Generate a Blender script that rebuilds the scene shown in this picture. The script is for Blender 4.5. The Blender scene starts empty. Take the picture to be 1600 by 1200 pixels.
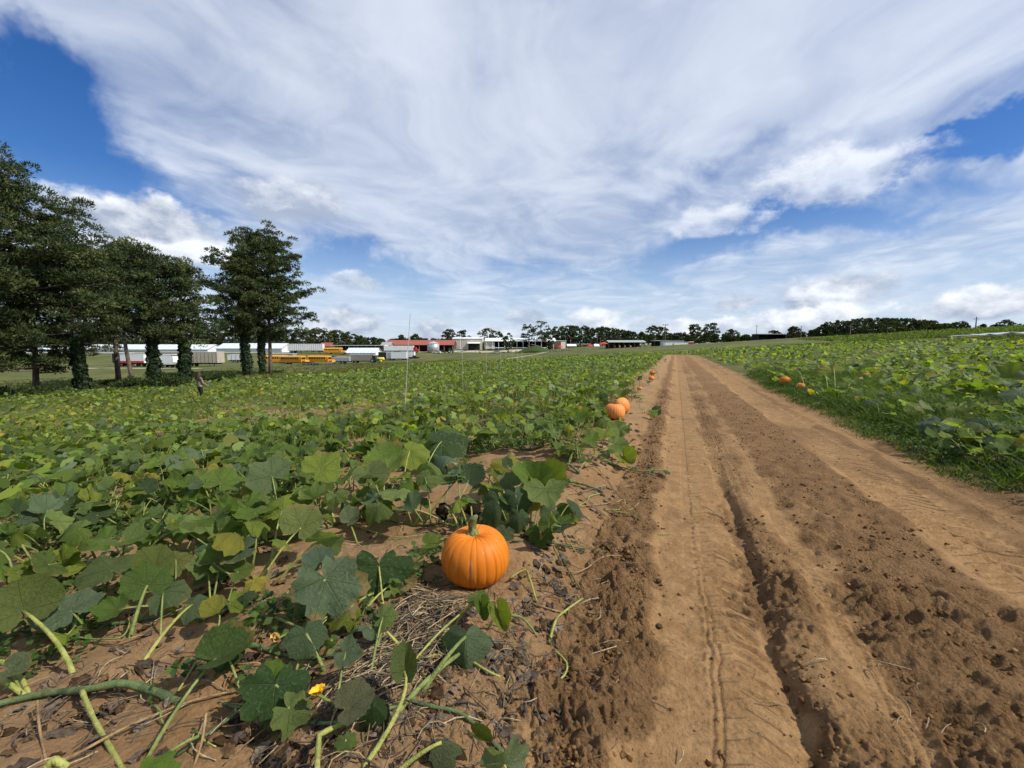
import bpy, math, random
import numpy as np
from mathutils import Vector, Matrix, Euler

scene = bpy.context.scene
R = math.radians
rng = np.random.default_rng(7)
random.seed(7)
COL = scene.collection

# ------------------------------------------------------------------ camera
FPX = 671.0                        # focal length in pixels of the 1600 px wide photograph
PITCH = math.atan(60.0 / FPX)
CAM_Z = 1.5
cam_data = bpy.data.cameras.new('camera')
cam_data.sensor_width = 36.0
cam_data.lens = 36.0 * FPX / 1600.0
cam_data.clip_start = 0.05
cam_data.clip_end = 6000.0
cam = bpy.data.objects.new('camera', cam_data)
cam.location = (0, 0, CAM_Z)
cam.rotation_euler = (math.pi / 2 - PITCH, 0, 0)
COL.objects.link(cam)
scene.camera = cam
scene.render.resolution_x, scene.render.resolution_y = 1024, 768
scene.view_settings.view_transform = 'Standard'
scene.view_settings.look = 'None'
scene.view_settings.gamma = 1.0
scene.view_settings.use_curve_mapping = False
scene.view_settings.exposure = 0.25
scene.cycles.max_bounces = 6
scene.cycles.transparent_max_bounces = 6
scene.cycles.use_adaptive_sampling = True
scene.cycles.adaptive_threshold = 0.02
scene.cycles.use_denoising = True

SUN_AZ, SUN_EL = 109.0, 47.0        # azimuth clockwise from +Y (the view direction)
SUN_DIR = np.array([math.sin(R(SUN_AZ)) * math.cos(R(SUN_EL)), math.cos(R(SUN_AZ)) * math.cos(R(SUN_EL)), math.sin(R(SUN_EL))])


def ray(px, py):
    a, b = (px - 800.0) / FPX, (600.0 - py) / FPX
    return np.array([a, math.cos(PITCH) + b * math.sin(PITCH), -math.sin(PITCH) + b * math.cos(PITCH)])


# ------------------------------------------------------------------ node helper
class G:
    """small helper round a node tree"""
    def __init__(self, tree):
        self.t = tree
        self.n = tree.nodes
        self.l = tree.links

    def new(self, kind, **kw):
        nd = self.n.new(kind)
        for k, v in kw.items():
            setattr(nd, k, v)
        return nd

    def put(self, sock, v):
        if isinstance(v, bpy.types.NodeSocket):
            self.l.new(v, sock)
        elif v is not None:
            if sock.type == 'RGBA' and len(v) == 3:
                v = (*v, 1)
            sock.default_value = v

    def m(self, op, a, b=None, c=None, clamp=False):
        nd = self.new('ShaderNodeMath', operation=op)
        nd.use_clamp = clamp
        self.put(nd.inputs[0], a)
        if b is not None: self.put(nd.inputs[1], b)
        if c is not None: self.put(nd.inputs[2], c)
        return nd.outputs[0]

    def v(self, op, a, b=None, scale=None):
        nd = self.new('ShaderNodeVectorMath', operation=op)
        self.put(nd.inputs[0], a)
        if b is not None: self.put(nd.inputs[1], b)
        if scale is not None: self.put(nd.inputs['Scale'], scale)
        return nd.outputs['Value'] if op in ('DOT_PRODUCT', 'LENGTH') else nd.outputs[0]

    def noise(self, vec, scale, detail=4, rough=0.55, distortion=0.0, color=False):
        nd = self.new('ShaderNodeTexNoise')
        if vec is not None: self.put(nd.inputs['Vector'], vec)
        nd.inputs['Scale'].default_value = scale
        nd.inputs['Detail'].default_value = detail
        nd.inputs['Roughness'].default_value = rough
        nd.inputs['Distortion'].default_value = distortion
        return nd.outputs['Color' if color else 'Fac']

    def voronoi(self, vec, scale, feature='F1'):
        nd = self.new('ShaderNodeTexVoronoi', feature=feature)
        if vec is not None: self.put(nd.inputs['Vector'], vec)
        nd.inputs['Scale'].default_value = scale
        return nd.outputs['Distance']

    def step(self, x, lo, hi, out0=0.0, out1=1.0):
        nd = self.new('ShaderNodeMapRange', interpolation_type='SMOOTHSTEP')
        self.put(nd.inputs[0], x)
        nd.inputs[1].default_value, nd.inputs[2].default_value = lo, hi
        nd.inputs[3].default_value, nd.inputs[4].default_value = out0, out1
        return nd.outputs[0]

    def mix(self, f, a, b, blend='MIX'):
        nd = self.new('ShaderNodeMix', data_type='RGBA', blend_type=blend)
        self.put(nd.inputs[0], f)
        self.put(nd.inputs[6], a)
        self.put(nd.inputs[7], b)
        return nd.outputs[2]

    def xyz(self, vec):
        nd = self.new('ShaderNodeSeparateXYZ')
        self.put(nd.inputs[0], vec)
        return nd.outputs

    def comb(self, x, y, z):
        nd = self.new('ShaderNodeCombineXYZ')
        self.put(nd.inputs[0], x); self.put(nd.inputs[1], y); self.put(nd.inputs[2], z)
        return nd.outputs[0]


# ------------------------------------------------------------------ sky
def build_world():
    w = bpy.data.worlds.new('World')
    scene.world = w
    w.use_nodes = True
    w.node_tree.nodes.clear()
    g = G(w.node_tree)
    sky = g.new('ShaderNodeTexSky', sky_type='NISHITA')
    sky.sun_disc = False
    sky.sun_elevation = R(SUN_EL)
    sky.sun_rotation = R(SUN_AZ)
    sky.altitude = 100
    sky.air_density = 1.0
    sky.dust_density = 0.3
    sky.ozone_density = 4.0
    d = g.new('ShaderNodeTexCoord').outputs['Generated']
    d = g.v('NORMALIZE', d)
    ex, ey, ez = g.xyz(d)
    zc = g.m('ADD', g.m('MAXIMUM', ez, 0.0), 0.09)
    qx, qy = g.m('DIVIDE', ex, zc), g.m('DIVIDE', ey, zc)
    q = g.comb(qx, qy, 0.0)
    # domain warp of the high cloud sheet
    warp = g.v('SUBTRACT', g.noise(q, 0.55, 3, 0.5, color=True), (0.5, 0.5, 0.5))
    qw = g.v('ADD', q, g.v('SCALE', warp, scale=1.7))
    qx2, qy2, _ = g.xyz(qw)
    ca, sa = math.cos(R(24)), math.sin(R(24))
    qw = g.comb(g.m('SUBTRACT', g.m('MULTIPLY', qx2, ca), g.m('MULTIPLY', qy2, sa)), g.m('ADD', g.m('MULTIPLY', qx2, sa), g.m('MULTIPLY', qy2, ca)), 0.0)
    qs = g.v('MULTIPLY', qw, (1.05, 0.5, 1.0))
    sheet = g.noise(qs, 1.0, 7, 0.52)
    fine = g.noise(g.v('MULTIPLY', qw, (1.5, 1.0, 1.0)), 1.7, 7, 0.54)
    dw = g.v('ADD', d, g.v('SCALE', g.v('SUBTRACT', g.noise(d, 2.6, 6, 0.62, color=True), (0.5, 0.5, 0.5)), scale=0.34))

    def blob(px, py, wx, wy, ang=0.0, vec=dw):
        """gaussian lobe of the sky round a direction; wx, wy in radians * 671"""
        c = ray(px, py); c = c / np.linalg.norm(c)
        rt = np.cross(c, [0, 0, 1.0]); rt /= np.linalg.norm(rt)
        up = np.cross(rt, c)
        ca, sa = math.cos(R(ang)), math.sin(R(ang))
        k = 1.0 / (1.0 + ((px - 800) / FPX) ** 2 + ((py - 540) / FPX) ** 2) ** 0.5
        t1 = (rt * ca + up * sa) * FPX / (wx * k)
        t2 = (-rt * sa + up * ca) * FPX / (wy * k)
        a = g.v('DOT_PRODUCT', vec, tuple(t1)); b = g.v('DOT_PRODUCT', vec, tuple(t2))
        front = g.m('GREATER_THAN', g.v('DOT_PRODUCT', vec, tuple(c)), 0.2)
        e = g.m('EXPONENT', g.m('MULTIPLY', g.m('ADD', g.m('MULTIPLY', a, a), g.m('MULTIPLY', b, b)), -1.0))
        return g.m('MULTIPLY', e, front), b

    cover = g.m('ADD', g.m('MULTIPLY', g.m('SUBTRACT', sheet, 0.5), 0.9), g.m('MULTIPLY', g.m('SUBTRACT', fine, 0.5), 0.75))
    cover = g.m('ADD', cover, 0.65)
    for (px, py, wx, wy, ang, k) in [
            (10, 160, 100, 110, 35, 0.8), (150, 240, 140, 48, -25, 0.55), (70, 95, 80, 40, -40, 0.3), (110, 285, 120, 35, 0, 0.3),
            (560, 398, 125, 32, 8, 0.85), (1290, 350, 240, 30, 12, 0.6), (1110, 385, 170, 22, 4, 0.5),
            (1565, 130, 150, 36, 28, 0.75), (1460, 225, 200, 26, 22, 0.6), (1150, 260, 130, 20, 12, 0.25), (820, 420, 180, 22, -4, 0.28)]:
        e, _ = blob(px, py, wx, wy, ang)
        cover = g.m('SUBTRACT', cover, g.m('MULTIPLY', e, k))
    for (px, py, wx, wy, ang, k) in [(930, 110, 420, 130, 15, 0.30), (1350, 60, 260, 60, 20, 0.3), (700, 330, 260, 70, 0, 0.25), (1500, 330, 180, 40, 10, 0.25), (70, 15, 170, 45, 20, 0.5), (1540, 205, 120, 16, 22, 0.4), (1560, 95, 140, 14, 25, 0.35), (1330, 330, 150, 14, 10, 0.35)]:
        e, _ = blob(px, py, wx, wy, ang)
        cover = g.m('ADD', cover, g.m('MULTIPLY', e, k))
    mott = g.noise(g.v('MULTIPLY', qw, (1.2, 1.0, 1.0)), 4.2, 6, 0.52)
    cover = g.m('ADD', cover, g.m('MULTIPLY', g.m('SUBTRACT', mott, 0.5), 0.28))
    alpha = g.step(cover, 0.04, 0.92)
    sheet_lum = g.m('ADD', g.m('ADD', g.m('MULTIPLY', fine, 0.45), g.m('MULTIPLY', sheet, 0.35)), g.m('MULTIPLY', mott, 0.25))
    sheet_col = g.mix(g.step(sheet_lum, 0.38, 0.70), (3.2, 3.95, 5.5), (6.9, 7.45, 8.4))
    glow, _ = blob(1150, 60, 620, 260, 0, d)
    sheet_col = g.mix(g.m('MULTIPLY', glow, 0.4), sheet_col, (8.3, 8.8, 9.6))
    skyc = g.new('ShaderNodeHueSaturation')
    skyc.inputs['Saturation'].default_value = 1.30
    skyc.inputs['Hue'].default_value = 0.512
    skyc.inputs['Value'].default_value = 0.95
    g.put(skyc.inputs['Color'], sky.outputs[0])
    col = g.mix(g.m('MULTIPLY', alpha, 0.84), skyc.outputs[0], sheet_col)
    # low whitish band of thin cloud above the horizon
    low = g.step(ez, 0.30, 0.02)
    col = g.mix(g.m('MULTIPLY', low, 0.55), col, (5.6, 6.7, 8.2))
    # heaped clouds: crisp noise edges, bright tops, blue-grey bases
    cd = g.v('MULTIPLY', d, (1.0, 1.0, 1.7))
    n1 = g.noise(cd, 9.0, 8, 0.58)
    n2 = g.noise(g.v('ADD', cd, (0.012 * SUN_DIR[0], 0.012 * SUN_DIR[1], 0.035)), 9.0, 8, 0.58)
    lit = g.m('MULTIPLY', g.m('SUBTRACT', n1, n2), 3.2)
    dc = g.v('ADD', d, g.v('SCALE', g.v('SUBTRACT', g.noise(d, 7.0, 6, 0.6, color=True), (0.5, 0.5, 0.5)), scale=0.09))
    for (px, py, wx, wy, bright, k) in [
            (205, 350, 135, 44, 0.22, 1.0), (455, 308, 90, 40, 0.12, 0.75), (1300, 285, 150, 46, 0.8, 0.62), (1130, 345, 90, 28, 0.8, 0.5),
            (1310, 452, 85, 36, 0.30, 0.95), (1555, 470, 110, 36, 0.42, 1.0), (1150, 470, 50, 16, 0.3, 0.7), (545, 500, 90, 28, 0.28, 0.85),
            (680, 515, 50, 18, 0.15, 0.8), (940, 490, 55, 20, 0.55, 0.8), (565, 440, 45, 16, 0.2, 0.6), (820, 500, 40, 14, 0.2, 0.6),
            (1090, 508, 170, 18, 0.62, 0.85), (1260, 497, 90, 24, 0.55, 0.95), (240, 395, 120, 26, 0.9, 0.8), (750, 520, 120, 12, 0.6, 0.6)]:
        e, b = blob(px, py, wx, wy, 0, dc)
        dens = g.m('ADD', g.m('MULTIPLY', e, 1.15), g.m('MULTIPLY', g.m('MULTIPLY', g.m('SUBTRACT', n1, 0.5), 2.1), g.step(e, 0.04, 0.35)))
        a = g.m('MULTIPLY', g.step(dens, 0.36, 0.86), k)
        s = g.m('ADD', g.m('ADD', g.m('MULTIPLY', b, 0.26), lit), bright, clamp=True)
        cc = g.mix(s, (3.5, 4.1, 5.3), (8.9, 9.2, 9.6))
        col = g.mix(a, col, cc)
    bg = g.new('ShaderNodeBackground')
    bg.inputs['Strength'].default_value = 0.10
    g.put(bg.inputs['Color'], col)
    out = g.new('ShaderNodeOutputWorld')
    g.l.new(bg.outputs[0], out.inputs[0])
    w.cycles.sampling_method = 'MANUAL'
    w.cycles.sample_map_resolution = 512


build_world()
sd = bpy.data.lights.new('sun', 'SUN')
sd.energy = 4.6
sd.angle = R(0.5)
sd.color = (1.0, 0.95, 0.86)
sun = bpy.data.objects.new('sun', sd)
sun.rotation_euler = Vector(tuple(-SUN_DIR)).to_track_quat('-Z', 'Y').to_euler()
sun.location = (20, 10, 40)
COL.objects.link(sun)


# ------------------------------------------------------------------ numpy noise
def _hash(ix, iy, seed):
    h = (ix.astype(np.int64) * 374761393 + iy.astype(np.int64) * 668265263 + seed * 974634777) & 0xFFFFFFFF
    h = ((h ^ (h >> 13)) * 1274126177) & 0xFFFFFFFF
    return ((h ^ (h >> 16)) & 0xFFFF) / 65535.0


def vnoise(x, y, seed=0):
    x = np.asarray(x, float); y = np.asarray(y, float)
    ix, iy = np.floor(x), np.floor(y)
    fx, fy = x - ix, y - iy
    fx = fx * fx * (3 - 2 * fx); fy = fy * fy * (3 - 2 * fy)
    a, b = _hash(ix, iy, seed), _hash(ix + 1, iy, seed)
    c, d = _hash(ix, iy + 1, seed), _hash(ix + 1, iy + 1, seed)
    return (a * (1 - fx) + b * fx) * (1 - fy) + (c * (1 - fx) + d * fx) * fy - 0.5


def fbm(x, y, f, octv=4, gain=0.5, seed=0):
    t, a = 0.0, 1.0
    for i in range(octv):
        t = t + a * vnoise(x * f + 13.7 * i, y * f - 7.1 * i, seed + i)
        a *= gain; f *= 2.03
    return t


def sstep(a, b, x):
    t = np.clip((x - a) / (b - a), 0, 1)
    return t * t * (3 - 2 * t)


# ------------------------------------------------------------------ terrain
TH = R(20.8)                        # the dirt road leads 20.8 degrees to the right of the view direction
ROAD_END = 100.0


def su(x, y):
    s, u = x * math.cos(TH) - y * math.sin(TH), x * math.sin(TH) + y * math.cos(TH)
    s = s + 0.0035 * np.maximum(u - 62.0, 0) ** 2      # the road bends left at its far end
    return s, u


def _base(x, y):
    s, u = su(x, y)
    r_ = np.maximum(s - 3.2, 0)
    l_ = np.maximum(-s - 1.0, 0)
    right = 0.090 * (r_ - 22.0 * np.logaddexp(0, (r_ - 105.0) / 22.0))
    left = -0.090 * 52 * (1 - np.exp(-l_ / 52))
    return right * (1 - sstep(140, 400, u) * 0.4) + left


CTRL = [(450, 570, 150), (505, 570, 150), (545, 569, 165), (575, 567, 180), (622, 562, 200), (660, 562, 190), (400, 583, 68), (300, 574, 105),
        (220, 572, 100), (370, 566, 140), (60, 580, 80), (480, 550, 215), (535, 550, 215), (600, 550, 230), (650, 550, 250), (720, 549, 250),
        (780, 549, 250), (850, 550, 235), (870, 548, 280), (920, 546, 210), (950, 546, 220), (1000, 545, 220), (1060, 543, 240), (200, 552, 215),
        (320, 552, 215), (420, 551, 215), (60, 556, 215), (1150, 540, 260), (700, 556, 170), (760, 554, 170), (860, 552, 165), (930, 550, 150),
        (600, 556, 212), (300, 540, 500), (600, 543, 500), (900, 543, 500), (1150, 540, 500), (0, 540, 500), (800, 540, 1500), (200, 540, 1500),
        (1400, 535, 1500), (-600, 545, 300), (1300, 530, 300), (1500, 520, 300)]
_cp, _cr = [], []
for px, py, dep in CTRL:
    r0 = ray(px, py); t = dep / r0[1]
    X, Y, Z = r0[0] * t, dep, CAM_Z + r0[2] * t
    _cp.append((X, Y)); _cr.append(Z - float(_base(np.array(X), np.array(Y))))
_cp, _cr = np.array(_cp), np.array(_cr)


def H(x, y):
    """smooth height of the land"""
    x = np.asarray(x, float); y = np.asarray(y, float)
    shp = x.shape
    x, y = np.atleast_1d(x).ravel(), np.atleast_1d(y).ravel()
    b = _base(x, y)
    dist = np.hypot(x, y)
    k = sstep(60, 120, dist)
    idx = np.nonzero(k > 0)[0]
    if len(idx):
        xi, yi = x[idx], y[idx]
        num, den = np.zeros(len(idx)), np.full(len(idx), 1e-9)
        for (cx, cy), cr in zip(_cp, _cr):
            dd = (xi - cx) ** 2 + (yi - cy) ** 2
            w = 1.0 / (dd + 60.0) ** 1.5
            num += w * cr; den += w
        b[idx] += k[idx] * num / den
    return b.reshape(shp) if shp else float(b[0])


_rs = [-9, -0.95, -0.45, -0.36, -0.28, -0.16, -0.08, 0.1, 0.3, 0.46, 0.51, 0.57, 0.64, 0.72, 0.82, 0.95, 1.2, 1.5, 1.78, 1.92, 2.1, 2.35, 2.45, 2.56, 2.66, 2.85, 2.95, 3.15, 3.6, 40]
_rh = [.15, .15, .045, .035, .05, .04, .0, -.012, -.015, -.035, -.05, .02, .05, .04, .012, .015, .045, .055, .04, -.005, -.02, -.015, .01, .03, .0, -.005, .015, .05, .09, .09]
_rf = [.15, .15, .045, .035, .05, .04, .0, -.012, -.015, -.02, -.02, -.005, .0, .0, .005, .015, .035, .045, .04, -.005, -.02, -.015, .01, .03, .0, -.005, .015, .05, .09, .09]
_ls = [-9, -1.0, -0.5, -0.4, -0.16, -0.06, 0.44, 0.5, 0.58, 0.75, 0.82, 0.9, 1.0, 1.75, 1.9, 2.4, 2.5, 2.62, 2.7, 2.88, 3.0, 3.2, 9]
_lv = [0.2, 0.2, 0.45, 1.0, 1.0, 0.05, 0.05, 0.8, 0.5, 0.75, 0.25, 0.25, 1.0, 1.0, 0.12, 0.12, 0.75, 0.7, 0.15, 0.25, 0.7, 0.4, 0.3]


def near_relief(x, y, dr=None):
    """beds, ruts and clods near the viewer; returns height and looseness of the soil"""
    s, u = su(x, y)
    s2 = s + 0.09 * fbm(u, s * 0 + 3, 0.45, 3, seed=21) + 0.05 * fbm(x, y, 3.0, 3, 0.6, seed=5)
    ru = sstep(6.5, 4.2, u)
    h = np.interp(s2, _rs, _rh) * ru + np.interp(s2, _rs, _rf) * (1 - ru)
    loose = np.interp(s2 + 0.16 * fbm(x, y, 2.2, 4, 0.65, seed=23), _ls, _lv)
    loose = np.clip(loose + 0.75 * fbm(x, y, 0.8, 4, 0.6, seed=24) * (s > -0.5) * (s < 3.2), 0, 1)
    end = sstep(ROAD_END + 8, ROAD_END - 6, u) * sstep(-8, -1, u)
    inroad = ((s > -0.5) & (s < 3.2))
    h = h * end + (1 - end) * 0.12
    # field beds: low mounds and hollows
    fld = np.where(s < 0, sstep(-0.45, -1.0, s), sstep(3.1, 3.8, s))
    h = h + fld * (0.13 * fbm(x, y, 0.9, 3, seed=31) + 0.05 * fbm(x, y, 3.1, 3, seed=32))
    if dr is None:
        return h, loose
    lim = lambda lam: np.clip(lam / (2.2 * dr) - 0.35, 0, 1)
    rough = loose * 0.072 + 0.012
    cl = fbm(x, y, 9.0, 2, 0.6, seed=41) * lim(0.11) + 0.8 * np.abs(fbm(x, y, 19.0, 2, 0.6, seed=42)) * lim(0.05) + 0.6 * np.abs(fbm(x, y, 44.0, 2, 0.6, seed=43)) * lim(0.023)
    patch = 0.45 + 1.1 * np.clip(fbm(x, y, 1.7, 3, seed=44) + 0.45, 0, 1)
    micro = rough * cl * patch * np.where(inroad, 1.0, 0.55)
    # tyre marks
    wob = 0.35 * fbm(x, y, 2.0, 2, seed=51)
    def lugs(sc, w, per, amp, slant, lam, seed):
        m = sstep(w, w * 0.75, np.abs(s2 - sc))
        msk = np.clip(fbm(x, y, 1.3, 3, seed=seed) * 1.6 + 0.75, 0.15, 1)
        ph = (u + slant * np.abs(s2 - sc)) / per + wob
        tri = np.abs((ph % 1.0) * 2 - 1)
        return amp * m * msk * (sstep(0.35, 0.7, tri) - 0.5) * lim(lam)
    micro = micro + lugs(2.16, 0.29, 0.14, 0.040, 0.55, 0.13, 61) * end + lugs(0.30, 0.17, 0.115, 0.026, 0.3, 0.1, 62) * end
    tl = 0.62 + 0.04 * np.clip(u - 4, 0, 4)
    tm = sstep(4.0, 5.2, u) * sstep(15, 11, u)
    for off in (-0.10, -0.035, 0.035, 0.10):
        m = sstep(0.026, 0.016, np.abs(s - tl - off))
        ph = np.abs(((u / 0.085 + off * 9) % 1.0) * 2 - 1)
        micro = micro - 0.016 * m * sstep(0.3, 0.6, ph) * tm * lim(0.08)
    for off in (-0.06, 0.0, 0.06):
        m = sstep(0.024, 0.014, np.abs(s - 2.76 - off))
        ph = np.abs(((u / 0.09 + off * 7) % 1.0) * 2 - 1)
        micro = micro - 0.015 * m * sstep(0.3, 0.6, ph) * end * lim(0.08)
    micro = micro - 0.010 * (sstep(0.012, 0.004, np.abs(s2 - 0.165)) + sstep(0.012, 0.004, np.abs(s2 - 0.20))) * end * lim(0.03)
    micro = micro - 0.008 * (sstep(0.01, 0.003, np.abs(s2 - 0.86)) + sstep(0.01, 0.003, np.abs(s2 - 0.9))) * end * lim(0.03)
    return h + micro * sstep(70, 30, np.hypot(x, y)), loose


def HF(x, y):
    """height plants and things stand on"""
    x = np.asarray(x, float); y = np.asarray(y, float)
    h, _ = near_relief(np.atleast_1d(x), np.atleast_1d(y))
    h = h.reshape(x.shape) if x.shape else float(h[0])
    return H(x, y) + h


def onground_many(px, py, lift=0.0):
    """the points of the land seen at pixels of the photograph"""
    px, py = np.atleast_1d(np.asarray(px, float)), np.atleast_1d(np.asarray(py, float))
    a, b_ = (px - 800.0) / FPX, (600.0 - py) / FPX
    D = np.stack([a, math.cos(PITCH) + b_ * math.sin(PITCH), -math.sin(PITCH) + b_ * math.cos(PITCH)], 1)
    n = len(px)
    T = np.tile(np.geomspace(0.8, 900.0, 110), (n, 1))
    for rnd in range(3):
        P = D[:, None, :] * T[:, :, None]
        below = P[..., 2] + CAM_Z < HF(P[..., 0].ravel(), P[..., 1].ravel()).reshape(T.shape) + lift
        below[:, -1] = True
        k = np.maximum(below.argmax(1), 1)
        lo, hi = T[np.arange(n), k - 1], T[np.arange(n), k]
        T = lo[:, None] + (hi - lo)[:, None] * np.linspace(0, 1, 14)[None]
    t = (lo + hi) / 2
    return D * t[:, None] + np.array([0, 0, CAM_Z])


_og = {}
def onground(px, py, lift=0.0):
    k = (px, py, lift)
    if k not in _og:
        _og[k] = onground_many(px, py, lift)[0]
    return _og[k].copy()


def at(px, dep):
    """point on the land under image column px at depth dep"""
    x = (px - 800.0) / FPX * dep / math.cos(PITCH) * 1.0
    return np.array([x, dep, HF(x, dep)])


def inpoly(x, y, poly):
    ins = np.zeros(len(x), bool)
    n = len(poly)
    j = n - 1
    for i in range(n):
        xi, yi = poly[i]; xj, yj = poly[j]
        c = ((yi > y) != (yj > y)) & (x < (xj - xi) * (y - yi) / (yj - yi + 1e-12) + xi)
        ins ^= c
        j = i
    return ins


# edge of the left field (pixels on its rim), edge of the right one
LEFT_RIM = [onground(px, py)[:2] for px, py in [(-260, 628), (-80, 623), (0, 619), (120, 611), (320, 597), (450, 589), (560, 580), (640, 571), (720, 562), (800, 555), (850, 552)]]
_rd = lambda s, u: (s * math.cos(TH) + u * math.sin(TH), -s * math.sin(TH) + u * math.cos(TH))
def road_pt(s, u):
    return _rd(s - 0.0035 * max(u - 62.0, 0) ** 2, u)
LEFT_FIELD = [tuple(p) for p in LEFT_RIM] + [road_pt(-2, 150), road_pt(-0.6, 112), road_pt(-0.6, 92), road_pt(-0.62, 62), road_pt(-0.6, 0.2), (-3.0, 0.2), (-14, 1.0), (-30, 5)]
RIGHT_FIELD = [road_pt(3.3, 3.0), road_pt(3.35, 60), road_pt(3.4, 80), road_pt(3.6, 110), road_pt(23, 118), road_pt(22, 60), road_pt(20, 30), road_pt(18, 12), road_pt(16, -4), road_pt(6, -4)]


def make_mesh(name, verts, loops, starts, totals, mat=None, smooth=False, attrs=None, uv=None):
    me = bpy.data.meshes.new(name)
    verts = np.asarray(verts, np.float32)
    me.vertices.add(len(verts)); me.vertices.foreach_set('co', verts.ravel())
    me.loops.add(len(loops)); me.loops.foreach_set('vertex_index', np.asarray(loops, np.int32))
    me.polygons.add(len(starts))
    me.polygons.foreach_set('loop_start', np.asarray(starts, np.int32))
    me.polygons.foreach_set('loop_total', np.asarray(totals, np.int32))
    if smooth:
        me.polygons.foreach_set('use_smooth', np.ones(len(starts), bool))
    for k, v in (attrs or {}).items():
        v = np.asarray(v, np.float32)
        if v.ndim == 1:
            a = me.attributes.new(k, 'FLOAT', 'POINT'); a.data.foreach_set('value', v)
        else:
            if v.shape[1] == 3: v = np.hstack([v, np.ones((len(v), 1), np.float32)])
            a = me.attributes.new(k, 'FLOAT_COLOR', 'POINT'); a.data.foreach_set('color', v.ravel())
    if uv is not None:
        l = me.uv_layers.new(name='UVMap')
        l.data.foreach_set('uv', np.asarray(uv, np.float32)[np.asarray(loops)].ravel())
    me.update(calc_edges=True)
    me.validate()
    if mat: me.materials.append(mat)
    return me


def poly_mesh(name, verts, faces, mat=None, smooth=False, attrs=None, uv=None):
    """faces: (n,k) array of equal polygons"""
    faces = np.asarray(faces)
    n, k = faces.shape
    return make_mesh(name, verts, faces.ravel(), np.arange(n) * k, np.full(n, k), mat, smooth, attrs, uv)


def link(name, me, parent=None, loc=None, rot=None, scale=None, **props):
    o = bpy.data.objects.new(name, me)
    COL.objects.link(o)
    if parent is not None: o.parent = parent
    if loc is not None: o.location = tuple(float(v) for v in loc)
    if rot is not None: o.rotation_euler = rot
    if scale is not None: o.scale = (scale,) * 3 if np.isscalar(scale) else scale
    for k, v in props.items(): o[k] = v
    return o


def thing(name, label, cat, loc=(0, 0, 0), rotz=0.0, group=None):
    o = link(name, None, loc=loc, rot=(0, 0, rotz), label=label, category=cat)
    if group: o['group'] = group
    return o


def material(name):
    m = bpy.data.materials.new(name)
    m.use_nodes = True
    m.node_tree.nodes.clear()
    g = G(m.node_tree)
    out = g.new('ShaderNodeOutputMaterial')
    return m, g, out


def principled(g, out, color, rough=0.7, spec=0.3, metallic=0.0, normal=None):
    b = g.new('ShaderNodeBsdfPrincipled')
    g.put(b.inputs['Base Color'], color)
    g.put(b.inputs['Roughness'], rough)
    b.inputs['Specular IOR Level'].default_value = spec
    b.inputs['Metallic'].default_value = metallic
    if normal is not None: g.put(b.inputs['Normal'], normal)
    g.l.new(b.outputs[0], out.inputs[0])
    return b


def bump(g, height, strength=0.5, dist=0.02, normal=None):
    b = g.new('ShaderNodeBump')
    b.inputs['Strength'].default_value = strength
    b.inputs['Distance'].default_value = dist
    g.put(b.inputs['Height'], height)
    if normal is not None: g.put(b.inputs['Normal'], normal)
    return b.outputs[0]


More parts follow.
